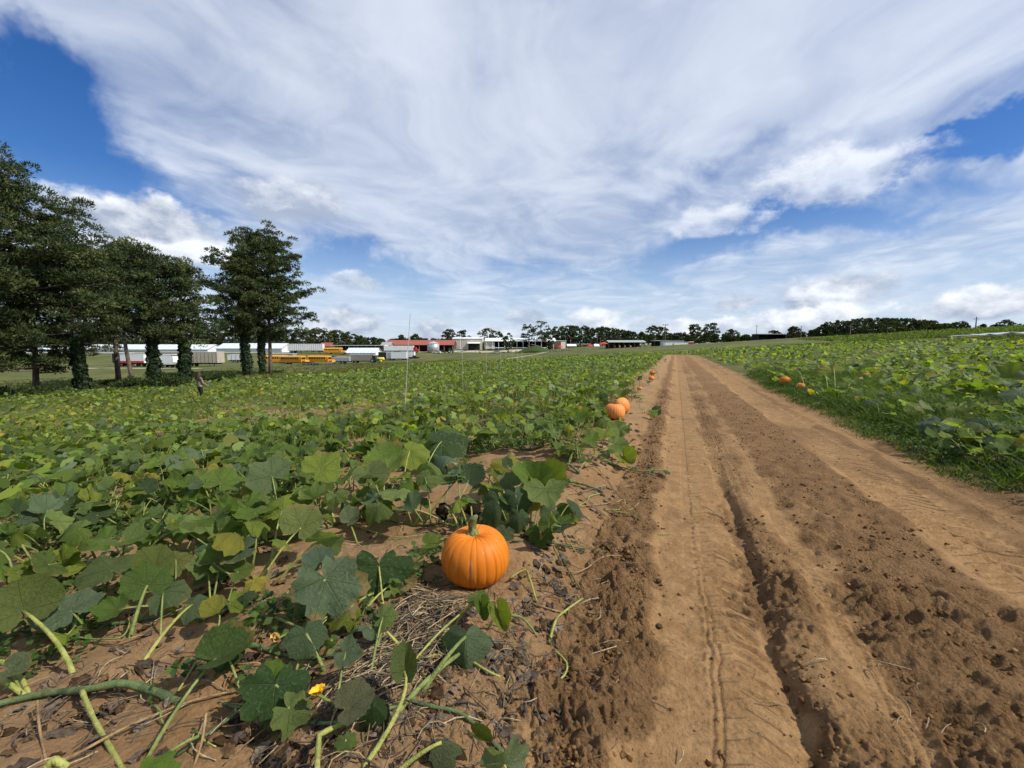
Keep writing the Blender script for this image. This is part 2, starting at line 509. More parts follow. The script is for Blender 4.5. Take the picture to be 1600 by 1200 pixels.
def soil_material():
    m, g, out = material('sandy_soil')
    p = g.new('ShaderNodeTexCoord').outputs['Object']
    z = g.new('ShaderNodeAttribute', attribute_name='zone').outputs['Color']
    sep = g.new('ShaderNodeSeparateColor'); g.put(sep.inputs[0], z)
    loose, veg, dry = sep.outputs[0], sep.outputs[1], sep.outputs[2]
    bed = g.new('ShaderNodeAttribute', attribute_name='bed').outputs['Fac']
    nx = g.noise(p, 130.0, 4, 0.7)
    nb, nm, nf = g.noise(p, 0.9, 5, 0.6), g.noise(p, 6.0, 6, 0.65), g.noise(p, 45.0, 6, 0.7)
    ng = g.noise(p, 260.0, 3, 0.7)
    track = g.mix(g.step(nm, 0.3, 0.7), (0.270, 0.153, 0.064), (0.375, 0.230, 0.106))
    moist = g.mix(g.step(nm, 0.3, 0.72), (0.200, 0.110, 0.047), (0.300, 0.177, 0.080))
    bedc = g.mix(g.step(nb, 0.3, 0.7), (0.265, 0.152, 0.068), (0.345, 0.222, 0.115))
    lf = g.step(g.m('ADD', loose, g.m('MULTIPLY', g.m('SUBTRACT', nm, 0.5), 0.9)), 0.15, 0.85)
    c = g.mix(lf, track, moist)
    c2 = g.mix(g.m('MULTIPLY', g.step(nm, 0.42, 0.75), 0.55), bedc, moist)
    c = g.mix(bed, c, c2)
    c = g.mix(g.m('MULTIPLY', g.step(nf, 0.38, 0.68), 0.65), c, g.mix(0.5, c, (0.075, 0.036, 0.014)))
    c = g.mix(g.m('MULTIPLY', g.step(nx, 0.48, 0.66), 0.5), c, g.mix(0.6, c, (0.06, 0.03, 0.012)))
    c = g.mix(g.m('MULTIPLY', g.step(ng, 0.58, 0.74), 0.6), c, (0.50, 0.36, 0.21))
    green = g.mix(g.noise(p, 2.2, 6, 0.7), (0.026, 0.042, 0.010), (0.105, 0.125, 0.028))
    green = g.mix(g.step(g.noise(p, 0.11, 4, 0.6), 0.35, 0.7), green, (0.125, 0.120, 0.040))
    straw = g.mix(g.noise(p, 3.0, 5, 0.7), (0.105, 0.085, 0.030), (0.23, 0.18, 0.075))
    c = g.mix(g.step(g.m('ADD', veg, g.m('MULTIPLY', g.m('SUBTRACT', nm, 0.5), 0.7)), 0.3, 0.7), c, green)
    c = g.mix(g.step(g.m('ADD', dry, g.m('MULTIPLY', g.m('SUBTRACT', nm, 0.5), 0.7)), 0.3, 0.7), c, straw)
    hgt = g.m('ADD', g.m('ADD', g.m('MULTIPLY', nf, 0.7), g.m('MULTIPLY', nx, 0.35)), g.m('MULTIPLY', ng, 0.15))
    crumbs = g.m('MULTIPLY', g.m('SUBTRACT', 1.0, g.voronoi(p, 60.0)), g.m('MULTIPLY', lf, 0.5))
    hgt = g.m('ADD', hgt, crumbs)
    sx_, ux_, _z = g.xyz(g.new('ShaderNodeAttribute', attribute_name='road_su').outputs['Vector'])
    ns_ = g.m('SUBTRACT', g.noise(p, 1.6, 3, 0.6), 0.5)
    def lug(sc, w, per, slant, amp):
        a_ = g.m('ABSOLUTE', g.m('SUBTRACT', g.m('ADD', sx_, g.m('MULTIPLY', ns_, 0.05)), sc))
        ph_ = g.m('FRACT', g.m('ADD', g.m('DIVIDE', g.m('ADD', ux_, g.m('MULTIPLY', a_, slant)), per), g.m('MULTIPLY', ns_, 0.8)))
        bar_ = g.step(g.m('ABSOLUTE', g.m('SUBTRACT', ph_, 0.5)), 0.34, 0.20)
        return g.m('MULTIPLY', g.m('MULTIPLY', bar_, g.step(a_, w, w * 0.82)), g.m('MULTIPLY', g.step(nm, 0.32, 0.55, 0.35, 1.0), amp))
    for args in ((2.16, 0.27, 0.12, 0.6, 1.2), (0.32, 0.15, 0.10, 0.4, 0.9), (0.02, 0.09, 0.16, 0.2, 0.35), (2.74, 0.05, 0.075, 0.0, 1.3), (2.85, 0.035, 0.075, 0.0, 1.3), (2.63, 0.035, 0.075, 0.0, 1.3), (0.88, 0.05, 0.05, 0.3, 0.5)):
        hgt = g.m('ADD', hgt, lug(*args))
    midm = g.m('MULTIPLY', g.step(ux_, 4.2, 5.0), g.step(ux_, 16.0, 11.0))
    for off in (-0.105, -0.035, 0.035, 0.105):
        hgt = g.m('SUBTRACT', hgt, g.m('MULTIPLY', lug(0.68 + off, 0.028, 0.085, 0.0, 1.6), midm))
    st = g.new('ShaderNodeBump')
    st.inputs['Distance'].default_value = 0.035
    g.put(st.inputs['Strength'], g.m('ADD', g.m('MULTIPLY', lf, 0.3), 0.7))
    g.put(st.inputs['Height'], hgt)
    principled(g, out, c, 0.95, 0.15, normal=st.outputs[0])
    return m


M_SOIL = soil_material()


def build_ground():
    half = R(59)
    ang = np.concatenate([np.linspace(-half, half, 640), np.linspace(half, 2 * math.pi - half, 50)[1:-1]])
    inv = np.arange(645 / 1.15, 645 / 70.0, -1.06)
    rad = np.concatenate([np.linspace(0.25, 1.1, 12), 645.0 / inv, np.geomspace(73, 4000, 70)])
    nr, na = len(rad), len(ang)
    A, RR = np.meshgrid(ang, rad)
    x, y = (RR * np.sin(A)).ravel(), (RR * np.cos(A)).ravel()
    drr = np.gradient(rad)
    dr = np.repeat(drr, na)
    nh, loose = near_relief(x, y, np.maximum(dr, np.repeat(rad, na) * 0.003))
    z = H(x, y) + nh
    s, u = su(x, y)
    dist = np.hypot(x, y)
    inl = inpoly(x, y, LEFT_FIELD); inr = inpoly(x, y, RIGHT_FIELD)
    isroad = (s > -0.5) & (s < 3.0) & (u < ROAD_END) & (u > -6)
    fieldveg = np.clip(0.5 * sstep(4, 16, dist) + 0.62 * fbm(x, y, 0.8, 3, seed=71), 0, 1)
    fieldveg = np.maximum(fieldveg, sstep(14, 30, dist) * 0.9)
    fieldveg = np.where(s > 0, np.maximum(fieldveg, sstep(2, 9, u) * 0.45 + 0.3 * sstep(3.3, 4.5, s)), fieldveg)
    fieldveg = fieldveg * np.where(s < 0, sstep(-0.9, -1.9, s), sstep(2.95, 3.35, s))
    veg = np.where(isroad, 0.0, np.where(inl | inr | (dist < 12) | ((s > -1.2) & (s < 4.2) & (u < ROAD_END)), fieldveg, 1.0))
    behind = y < 0
    veg = np.where(behind & ~isroad, 0.6, veg)
    rim = np.zeros(len(x))
    # dry grass just outside the left rim
    P = np.array(LEFT_RIM)
    best = np.full(len(x), 1e9)
    m = (s < -8) & (dist < 160)
    xi, yi = x[m], y[m]; bb = np.full(len(xi), 1e9)
    for a, b in zip(P[:-1], P[1:]):
        d = b - a; t = np.clip(((xi - a[0]) * d[0] + (yi - a[1]) * d[1]) / (d @ d), 0, 1)
        bb = np.minimum(bb, np.hypot(xi - a[0] - t * d[0], yi - a[1] - t * d[1]))
    best[m] = bb
    dry = np.where(~inl & m, sstep(7.0, 1.5, best) * 0.62, 0.0)
    dry = np.where(~inl & ~inr & (s < -10) & (dist > 40), np.maximum(dry, 0.14 + 0.5 * fbm(x, y, 0.03, 3, seed=77)), dry)
    zone = np.stack([loose, veg, np.clip(dry, 0, 1)], 1)
    bed = np.where(s < 1, sstep(-0.38, -0.75, s), sstep(3.0, 3.3, s))
    V = np.stack([x, y, z], 1)
    i = np.arange(nr - 1)[:, None] * na; j = np.arange(na)[None, :]; j2 = (j + 1) % na
    quads = np.stack([i + j, i + na + j, i + na + j2, i + j2], -1).reshape(-1, 4)[:, ::-1]
    quads = quads.reshape(-1, 4)
    fr = isroad[quads].all(1)
    for nm, q in (('ground', quads[~fr]), ('dirt_road', quads[fr])):
        used = np.unique(q)
        remap = np.full(len(V), -1); remap[used] = np.arange(len(used))
        me = poly_mesh(nm, V[used], remap[q], M_SOIL, True, {'zone': zone[used], 'bed': bed[used], 'road_su': np.stack([np.where(np.abs(s) < 6, s, 9.0), u, 0 * s], 1)[used]})
        o = link(nm, me, kind='structure')
        o['label'] = 'sandy farmland with grass and bare earth' if nm == 'ground' else 'rutted sandy dirt road through the pumpkin field'


build_ground()


# ------------------------------------------------------------------ small mesh builder for things
class MB:
    def __init__(self):
        self.v, self.f = [], []

    def add(self, verts, faces):
        o = len(self.v)
        self.v += [tuple(float(c) for c in p) for p in verts]
        self.f += [tuple(i + o for i in fc) for fc in faces]
        return self

    def box(self, x0, x1, y0, y1, z0, z1):
        v = [(x0, y0, z0), (x1, y0, z0), (x1, y1, z0), (x0, y1, z0), (x0, y0, z1), (x1, y0, z1), (x1, y1, z1), (x0, y1, z1)]
        return self.add(v, [(3, 2, 1, 0), (4, 5, 6, 7), (0, 1, 5, 4), (1, 2, 6, 5), (2, 3, 7, 6), (3, 0, 4, 7)])

    def prism(self, prof, x0, x1, axis='x'):
        """profile of (a, z) pairs, counter-clockwise, swept along an axis"""
        n = len(prof)
        if axis == 'x':
            v = [(x0, a, z) for a, z in prof] + [(x1, a, z) for a, z in prof]
        else:
            v = [(a, x0, z) for a, z in prof] + [(a, x1, z) for a, z in prof]
        f = [tuple(range(n))[::-1], tuple(range(n, 2 * n))] + [(i, (i + 1) % n, n + (i + 1) % n, n + i) for i in range(n)]
        if axis != 'x': f = [fc[::-1] for fc in f]
        return self.add(v, f)

    def lathe(self, prof, n=16, c=(0, 0, 0), axis='z'):
        v, f = [], []
        for r, z in prof:
            for i in range(n):
                a = 2 * math.pi * i / n
                p = (r * math.cos(a), r * math.sin(a), z)
                if axis == 'y': p = (p[0], p[2], p[1])
                if axis == 'x': p = (p[2], p[0], p[1])
                v.append((p[0] + c[0], p[1] + c[1], p[2] + c[2]))
        m = len(prof)
        for k in range(m - 1):
            for i in range(n):
                j = (i + 1) % n
                fc = (k * n + i, k * n + j, (k + 1) * n + j, (k + 1) * n + i)
                f.append(fc if axis != 'y' else fc[::-1])
        f.append(tuple(range(n))[::-1] if axis != 'y' else tuple(range(n)))
        f.append(tuple(range((m - 1) * n, m * n)) if axis != 'y' else tuple(range((m - 1) * n, m * n))[::-1])
        return self.add(v, f)

    def tube(self, pts, radii, n=6, cap=True):
        v, f = tube_arrays(pts, radii, n)
        if cap:
            m = len(pts)
            f = f + [tuple(range(n))[::-1], tuple(range((m - 1) * n, m * n))]
        return self.add(v, f)

    def build(self, name, mat, parent=None, smooth=False, **kw):
        me = bpy.data.meshes.new(name)
        me.from_pydata(self.v, [], self.f)
        if smooth: me.polygons.foreach_set('use_smooth', np.ones(len(me.polygons), bool))
        if mat: me.materials.append(mat)
        return link(name, me, parent, **kw)


def tube_arrays(pts, radii, n=6):
    pts = [np.asarray(p, float) for p in pts]
    m = len(pts)
    if np.isscalar(radii): radii = [radii] * m
    v, f = [], []
    up = np.array([0.13, 0.21, 0.97])
    for i, p in enumerate(pts):
        t = pts[min(i + 1, m - 1)] - pts[max(i - 1, 0)]
        t = t / (np.linalg.norm(t) + 1e-9)
        a = np.cross(up, t)
        if np.linalg.norm(a) < 0.1: a = np.cross([1.0, 0, 0], t)
        a /= np.linalg.norm(a)
        b = np.cross(t, a)
        for k in range(n):
            w = 2 * math.pi * k / n
            v.append(p + radii[i] * (math.cos(w) * a + math.sin(w) * b))
    for i in range(m - 1):
        for k in range(n):
            k2 = (k + 1) % n
            f.append((i * n + k, i * n + k2, (i + 1) * n + k2, (i + 1) * n + k))
    return v, f


def bez(p0, p1, p2, p3, n):
    out = []
    for i in range(n):
        t = i / (n - 1)
        out.append((1 - t) ** 3 * p0 + 3 * t * (1 - t) ** 2 * p1 + 3 * t * t * (1 - t) * p2 + t ** 3 * p3)
    return out


def paint(name, color, rough=0.6, spec=0.4, metallic=0.0, grime=0.12, scale=1.5):
    """painted or plain surface with some weathering"""
    m, g, out = material(name)
    p = g.new('ShaderNodeTexCoord').outputs['Object']
    n = g.noise(p, scale, 6, 0.65)
    c = g.mix(g.m('MULTIPLY', g.step(n, 0.4, 0.8), grime), color, tuple(0.35 * v + 0.02 for v in color))
    principled(g, out, c, rough, spec, metallic)
    return m


# ------------------------------------------------------------------ plant materials
def leaf_material(name, source):
    m, g, out = material(name)
    if source == 'object':
        oi = g.new('ShaderNodeObjectInfo')
        base, rnd = oi.outputs['Color'], oi.outputs['Random']
        uv = g.new('ShaderNodeUVMap', uv_map='UVMap').outputs[0]
        ux, uy, _ = g.xyz(uv)
        vein = None
        for a in (0, 47, -47, 104, -104):
            dx, dy = math.sin(R(a)), math.cos(R(a))
            along = g.m('ADD', g.m('MULTIPLY', ux, dx), g.m('MULTIPLY', uy, dy))
            cross = g.m('ABSOLUTE', g.m('SUBTRACT', g.m('MULTIPLY', ux, dy), g.m('MULTIPLY', uy, dx)))
            k = g.m('MULTIPLY', g.step(g.m('ADD', cross, g.m('MULTIPLY', along, 0.012)), 0.024, 0.006), g.m('GREATER_THAN', along, 0.0))
            # side veins leave the main one at an angle
            w = g.m('ABSOLUTE', g.m('SUBTRACT', g.m('FRACT', g.m('MULTIPLY', g.m('SUBTRACT', along, g.m('MULTIPLY', cross, 0.85)), 5.5)), 0.5))
            k2 = g.m('MULTIPLY', g.step(w, 0.055, 0.01), g.m('MULTIPLY', g.step(cross, 0.30, 0.05), g.m('GREATER_THAN', along, 0.0)))
            k = g.m('MAXIMUM', k, g.m('MULTIPLY', k2, 0.45))
            vein = k if vein is None else g.m('MAXIMUM', vein, k)
        co = g.v('ADD', g.comb(ux, uy, 0.0), g.comb(g.m('MULTIPLY', rnd, 37.0), g.m('MULTIPLY', rnd, 11.0), 0.0))
        n = g.noise(co, 2.2, 6, 0.65)
        n2 = g.noise(co, 9.0, 5, 0.7)
        base = g.mix(g.step(n, 0.35, 0.7), base, g.mix(1.0, base, (0.72, 0.80, 0.70), 'MULTIPLY'))
        mild = g.m('MULTIPLY', g.step(n2, 0.50, 0.78), g.m('MULTIPLY', g.step(n, 0.40, 0.62), g.step(rnd, 0.1, 0.9, 0.25, 0.85)))
        col = g.mix(mild, base, (0.36, 0.39, 0.29))
        rr = g.m('SQRT', g.m('ADD', g.m('MULTIPLY', ux, ux), g.m('MULTIPLY', uy, uy)))
        edge = g.m('MULTIPLY', g.step(g.m('ADD', rr, g.m('MULTIPLY', g.m('SUBTRACT', n, 0.5), 0.9)), 0.92, 1.06), g.step(rnd, 0.45, 0.75))
        col = g.mix(g.m('MULTIPLY', edge, 0.85), col, (0.26, 0.18, 0.07))
        col = g.mix(g.m('MULTIPLY', g.m('MULTIPLY', vein, g.step(n, 0.3, 0.6, 0.35, 1.0)), 0.30), col, (0.30, 0.37, 0.18))
        hgt = g.m('ADD', g.m('MULTIPLY', vein, -0.7), g.m('MULTIPLY', n2, 0.9))
        nrm = bump(g, hgt, 0.8, 0.02)
        col = g.mix(g.m('MULTIPLY', g.new('ShaderNodeNewGeometry').outputs['Backfacing'], 0.38), col, (0.25, 0.32, 0.17))
    else:
        col = g.new('ShaderNodeAttribute', attribute_name='tint').outputs['Color']
        nrm = None
    b = g.new('ShaderNodeBsdfPrincipled')
    g.put(b.inputs['Base Color'], col)
    b.inputs['Roughness'].default_value = 0.6
    b.inputs['Specular IOR Level'].default_value = 0.26
    tr = g.new('ShaderNodeBsdfTranslucent')
    g.put(tr.inputs['Color'], g.mix(1.0, col, (1.45, 1.55, 0.5), 'MULTIPLY'))
    if nrm is not None:
        g.put(b.inputs['Normal'], nrm); g.put(tr.inputs['Normal'], nrm)
    mx = g.new('ShaderNodeMixShader'); mx.inputs[0].default_value = 0.48
    g.l.new(b.outputs[0], mx.inputs[1]); g.l.new(tr.outputs[0], mx.inputs[2])
    g.l.new(mx.outputs[0], out.inputs[0])
    return m


M_LEAF = leaf_material('pumpkin_leaf', 'object')
M_LEAFA = leaf_material('foliage_tint', 'attribute')


def stem_material(name, a, b, scale=14.0, rough=0.55):
    m, g, out = material(name)
    p = g.new('ShaderNodeTexCoord').outputs['Object']
    n = g.noise(g.v('MULTIPLY', p, (1, 1, 0.6)), scale, 5, 0.65)
    n2 = g.noise(p, scale * 9, 3, 0.7)
    c = g.mix(g.step(n, 0.35, 0.65), a, b)
    c = g.mix(g.m('MULTIPLY', g.step(g.noise(p, scale * 3.5, 5, 0.7), 0.52, 0.68), 0.6), c, tuple(0.45 * v + 0.012 for v in a))
    principled(g, out, c, rough, 0.35, normal=bump(g, n2, 0.9, 0.008))
    return m


M_STALK = stem_material('leaf_stalk', (0.13, 0.175, 0.04), (0.25, 0.28, 0.08))
M_STALKY = stem_material('yellow_stalk', (0.22, 0.25, 0.05), (0.37, 0.36, 0.10))
M_VINE = stem_material('green_vine', (0.045, 0.075, 0.028), (0.13, 0.17, 0.055))
M_DRYVINE = stem_material('dry_vine', (0.16, 0.095, 0.045), (0.36, 0.24, 0.115), rough=0.85)
M_PETAL = stem_material('yellow_petal', (0.80, 0.42, 0.01), (0.85, 0.55, 0.03), rough=0.6)
M_WILT = stem_material('wilted_petal', (0.55, 0.28, 0.05), (0.62, 0.52, 0.22), rough=0.8)


# ------------------------------------------------------------------ leaf shapes
def leaf_outline(th, lobes, rnd, serr):
    """radius of the blade at angle th from the tip (0 = tip, pi = notch at the stalk)"""
    a = np.abs(th)
    r = 0.86 + 0.14 * np.cos(th)
    for c, w, k in ((0, 0.42, 0.17), (0.84, 0.38, 0.13), (1.75, 0.45, 0.11), (2.55, 0.3, 0.05)):
        r = r + lobes * k * np.exp(-((a - c) / w) ** 2)
    for c in (0.45, 1.28, 2.2):
        r = r - lobes * 0.10 * np.exp(-((a - c) / 0.16) ** 2)
    notch = np.exp(-((math.pi - a) / 0.40) ** 2)
    r = r * (1 - 0.88 * notch)
    r = r * (1 + serr * rnd)
    return r


def leaf_arrays(nang, nrad, lobes, cup, fold, wave, droop, seed, serr=0.05):
    """flat coordinates (uv) and shaped coordinates of one blade; attached at the origin, tip along +y, top +z"""
    rg = np.random.default_rng(seed)
    th = np.linspace(-math.pi, math.pi, nang + 1)
    rnd = rg.uniform(-1, 1, nang + 1); rnd[1::2] *= -1; rnd = np.abs(rnd) * np.where(np.arange(nang + 1) % 2, 1, -1)
    ro = leaf_outline(th, lobes, rnd, serr)
    for c_ in range(5):          # uneven margin, tears
        a0 = rg.uniform(-2.6, 2.6); ro = ro * (1 - rg.uniform(0.0, 0.16) * np.exp(-((th - a0) / rg.uniform(0.08, 0.35)) ** 2))
    ro = ro * (1 + 0.07 * np.sin(2 * th + rg.uniform(0, 6)) + 0.04 * np.sin(th + rg.uniform(0, 6)))
    fr = np.linspace(0, 1, nrad + 1)[1:]
    pts = [(0.0, 0.0)]
    for f_ in fr:
        for k in range(nang + 1):
            r = ro[k] * f_
            pts.append((r * math.sin(th[k]), r * math.cos(th[k])))
    uv = np.array(pts) * 0.5
    x, y = uv[:, 0], uv[:, 1]
    r = np.hypot(x, y); t = np.arctan2(x, y)
    ph = rg.uniform(0, 6.28, 4)
    z = cup * r * r * 1.6
    z = z - fold * np.abs(x) * 0.9
    z = z + 1.7 * wave * r ** 1.5 * (np.cos(5 * t + ph[0] * 0.2) * 0.55 + 0.6 * np.cos(3 * t + ph[1]) + 0.5 * np.cos(2 * t + ph[3]) + 0.8 * np.cos(9 * t + ph[2]) * r + 0.7 * np.cos(14 * t + ph[3]) * r * r)
    z = z + 0.05 * np.abs(np.sin(2.5 * t)) * np.sqrt(r)          # blade dips at the main veins
    z = z - droop * np.maximum(y, 0) ** 2 * 1.5 - droop * 0.8 * x ** 2
    V = np.stack([x, y, z], 1)
    F = []
    n1 = nang + 1
    for k in range(nang):
        F.append((0, 1 + k + 1, 1 + k))
    for q in range(nrad - 1):
        for k in range(nang):
            a = 1 + q * n1 + k
            F.append((a, a + 1, a + n1 + 1)); F.append((a, a + n1 + 1, a + n1))
    return uv, V, np.array(F)


LEAF_PROTO = []
for i, (lobes, cup, fold, wave, droop) in enumerate([
        (1.0, 0.15, 0.05, 0.10, 0.10), (0.7, -0.10, 0.10, 0.14, 0.25), (1.25, 0.35, -0.05, 0.12, 0.0), (0.5, 0.10, -0.30, 0.10, 0.15),
        (0.9, -0.25, 0.30, 0.16, 0.55), (0.45, 0.45, -0.25, 0.10, -0.1), (1.4, 0.0, 0.2, 0.2, 0.4), (0.8, 0.2, 0.0, 0.22, 0.2),
        (0.6, 0.5, -0.45, 0.2, 0.3), (1.1, -0.3, 0.5, 0.2, 0.8), (0.7, 0.0, -0.5, 0.25, 0.6), (0.9, 0.6, 0.1, 0.2, -0.3), (0.5, -0.5, 0.15, 0.25, 0.9), (1.2, 0.3, 0.35, 0.3, 0.2)]):
    uv, V, F = leaf_arrays(44, 5, lobes, cup, fold, wave, droop, 100 + i)
    LEAF_PROTO.append(poly_mesh('leaf', V, F, M_LEAF, True, None, uv * 2))
# strongly folded / drooping blades of the foreground
uv, V, F = leaf_arrays(44, 6, 1.2, -0.3, 1.1, 0.12, 0.9, 140); LEAF_PROTO.append(poly_mesh('leaf', V, F, M_LEAF, True, None, uv * 2))   # 8 folded down
uv, V, F = leaf_arrays(44, 6, 0.4, 0.2, -1.0, 0.08, -0.2, 141); LEAF_PROTO.append(poly_mesh('leaf', V, F, M_LEAF, True, None, uv * 2))   # 9 folded up
uv, V, F = leaf_arrays(52, 6, 1.7, 0.05, 0.1, 0.15, 0.15, 142, 0.07); LEAF_PROTO.append(poly_mesh('leaf', V, F, M_LEAF, True, None, uv * 2))   # 10 deep lobes

PROTO_AUTO = [0, 1, 2, 3, 4, 5, 6, 7, 8, 9, 10, 11, 12, 13]
GREENS = [(0.104, 0.160, 0.022), (0.130, 0.192, 0.028), (0.088, 0.138, 0.027), (0.152, 0.203, 0.054), (0.186, 0.232, 0.030), (0.130, 0.178, 0.038), (0.166, 0.212, 0.062)]
YELLOWS = [(0.17, 0.19, 0.030), (0.28, 0.26, 0.035), (0.40, 0.33, 0.05)]
BLUISH = [(0.086, 0.125, 0.060), (0.120, 0.162, 0.088), (0.070, 0.105, 0.044)]


def frame(n, tip):
    n = np.asarray(n, float); n = n / np.linalg.norm(n)
    t = np.asarray(tip, float); t = t - n * (t @ n)
    t = t / (np.linalg.norm(t) + 1e-9)
    x = np.cross(t, n)
    return Matrix(((x[0], t[0], n[0]), (x[1], t[1], n[1]), (x[2], t[2], n[2])))


def add_leaf(plant, origin, pos, n, tip, size, proto, color, widen=1.0):
    rot = frame(n, tip)
    o = bpy.data.objects.new('leaf', LEAF_PROTO[proto])
    COL.objects.link(o)
    o.parent = plant
    p = np.asarray(pos) - origin
    o.matrix_local = Matrix.Translation(Vector(p)) @ rot.to_4x4() @ Matrix.Diagonal((size * widen, size, size, 1))
    o.color = (*color, 1)
    return o


def add_stalk(plant, origin, base, top, rad=0.007, mat=None, bow=None, nseg=7, name='stalk'):
    base, top = np.asarray(base, float) - origin, np.asarray(top, float) - origin
    L = np.linalg.norm(top - base)
    if bow is None:
        bow = np.array([0, 0, 0.0])
    p1 = base + (top - base) * 0.3 + bow * L + np.array([0, 0, 0.12 * L])
    p2 = base + (top - base) * 0.75 + bow * L + np.array([0, 0, 0.10 * L])
    pts = bez(base, p1, p2, top, nseg)
    mb = MB().tube(pts, [rad * 0.8 * (1.35 - 0.6 * i / (nseg - 1)) for i in range(nseg)], 6)
    return mb.build(name, mat or M_STALK, plant, True)


def vine_path(x, y, az, length, n, lift=0.02, wander=0.5, seed=0):
    rg = np.random.default_rng(seed)
    pts = []
    for i in range(n):
        pts.append(np.array([x, y, HF(x, y) + lift + 0.015 * math.sin(i * 1.3)]))
        az += rg.normal(0, wander / math.sqrt(n))
        x += math.sin(az) * length / (n - 1); y += math.cos(az) * length / (n - 1)
    return pts


def bare(x, y):
    """0 where the photograph shows bare earth among the near plants"""
    k = np.ones_like(x)
    for (bx, by), r in BARE:
        k = np.minimum(k, sstep(r * 0.8, r * 1.25, np.hypot(x - bx, y - by)))
    return k


BARE = [((onground(px, py)[0], onground(px, py)[1]), r) for px, py, r in
        [(660, 810, 0.5), (590, 850, 0.5), (720, 755, 0.5), (870, 900, 0.5), (800, 900, 0.45), (900, 760, 0.6), (840, 720, 0.6), (500, 900, 0.35),
         (960, 740, 0.5), (985, 690, 0.6), (760, 720, 0.35), (990, 650, 0.7), (1010, 620, 0.6), (900, 690, 0.35), (60, 860, 0.22)]]

PLANT_GROUP = 'pumpkin plants of the near field'


def auto_plant(x, y, az, nleaf, label, group, seed, size=0.25, tall=0.34, yellow=0.06):
    rg = np.random.default_rng(seed)
    org = np.array([x, y, HF(x, y)])
    t = thing('pumpkin_plant', label, 'pumpkin plant', org, 0, group)
    path = vine_path(x, y, az, 1.15, 9, seed=seed)
    MB().tube([p - org for p in path], [0.012 - 0.0008 * i for i in range(9)], 6).build('vine', M_VINE, t, True)
    for i in range(nleaf):
        f = (i + rg.uniform(0, 1)) / nleaf * 8
        k = min(int(f), 7)
        b = path[k] * (1 - (f - k)) + path[k + 1] * (f - k)
        a = rg.uniform(0, 6.283)
        hgt = tall * rg.uniform(0.45, 1.25)
        out = rg.uniform(0.05, 0.28)
        top = b + np.array([math.sin(a) * out, math.cos(a) * out, hgt])
        top[2] = HF(top[0], top[1]) + hgt
        n = np.array([rg.normal(0.05, 0.50), rg.normal(-0.18, 0.50), 1.0])
        aa = a + rg.normal(0, 0.8)
        tip = (math.sin(aa), math.cos(aa), rg.normal(-0.1, 0.2))
        sz = size * (0.45 + 0.85 * rg.uniform(0, 1) ** 0.8)
        u = rg.uniform()
        col = np.array(YELLOWS[rg.integers(3)] if u < yellow else BLUISH[rg.integers(3)] if u < yellow + 0.18 else GREENS[rg.integers(7)]) * rg.uniform(0.7, 1.35)
        add_leaf(t, org, top, n, tip, sz, PROTO_AUTO[int(rg.integers(0, len(PROTO_AUTO)))], col, rg.uniform(0.85, 1.2))
        add_stalk(t, org, b, top, 0.0065 * rg.uniform(0.8, 1.3), M_STALK if rg.uniform() < 0.75 else M_STALKY, np.array([rg.normal(0, 0.08), rg.normal(0, 0.08), 0]))
    return t


def scatter_near_plants():
    pts = []
    cand = rng.uniform(size=(14000, 2))
    px_ = -120 + cand[:, 0] * 1900
    dep = 1.9 + cand[:, 1] ** 0.8 * 5.6
    x = (px_ - 800) / FPX * dep; y = dep
    s, u = su(x, y)
    okl = inpoly(x, y, LEFT_FIELD) & (s < -1.35)
    okr = inpoly(x, y, RIGHT_FIELD) & (s > 4.4)
    k = bare(x, y)
    n = 0
    for i in range(len(x)):
        if not (okl[i] or okr[i]) or k[i] < 0.95: continue
        # keep the very front free: those plants are placed one by one
        if okl[i] and y[i] < 2.6 and x[i] > -2.6: continue
        if okl[i] and y[i] < (2.9 if x[i] > -3.2 else 2.5): continue
        if okl[i] and np.hypot(x[i] + 1.05, y[i] - 4.4) < 0.55: continue
        if any((x[i] - a) ** 2 + (y[i] - b) ** 2 < (0.60 if y[i] < 4.6 else 0.72) ** 2 for a, b in pts): continue
        pts.append((x[i], y[i]))
    return pts


NEAR_PTS = scatter_near_plants()
for i, (x, y) in enumerate(NEAR_PTS):
    s_, u_ = su(np.array(x), np.array(y))
    right = s_ > 0
    auto_plant(x, y, random.uniform(0, 6.28), 20 if y < 4.5 else 16, 'leafy green pumpkin plant in the dense patch right of the dirt road' if right else
               'leafy green pumpkin plant in the dense patch left of the dirt road', 'pumpkin plants right of the road' if right else 'pumpkin plants left of the road',
               900 + i, 0.22, 0.30, 0.12 if right else 0.06)
print('near plants', len(NEAR_PTS))


# ------------------------------------------------------------------ far foliage, one mass per field
def merge_instances(V, F, pos, rot, scale, tint, vt=None):
    """copies of one small mesh joined by arrays; rot (n,3,3), scale (n,), tint (n,3)"""
    n, k = len(pos), len(V)
    W = np.einsum('nij,kj->nki', rot, V) * scale[:, None, None] + pos[:, None, :]
    FF = (F[None] + (np.arange(n) * k)[:, None, None]).reshape(-1, F.shape[1])
    T = np.repeat(tint, k, 0)
    if vt is not None: T = T * np.tile(vt, n)[:, None]
    return W.reshape(-1, 3), FF, T


def rots(n, nx, ny, rg, tilt=0.35):
    """random frames with a roughly upright normal"""
    nz = np.stack([rg.normal(nx, tilt, n), rg.normal(ny, tilt, n), np.ones(n)], 1)
    nz /= np.linalg.norm(nz, axis=1, keepdims=True)
    a = rg.uniform(0, 2 * math.pi, n)
    t = np.stack([np.sin(a), np.cos(a), rg.normal(0, .2, n)], 1)
    t -= nz * (t * nz).sum(1, keepdims=True)
    t /= np.linalg.norm(t, axis=1, keepdims=True)
    x = np.cross(t, nz)
    return np.stack([x, t, nz], 2)


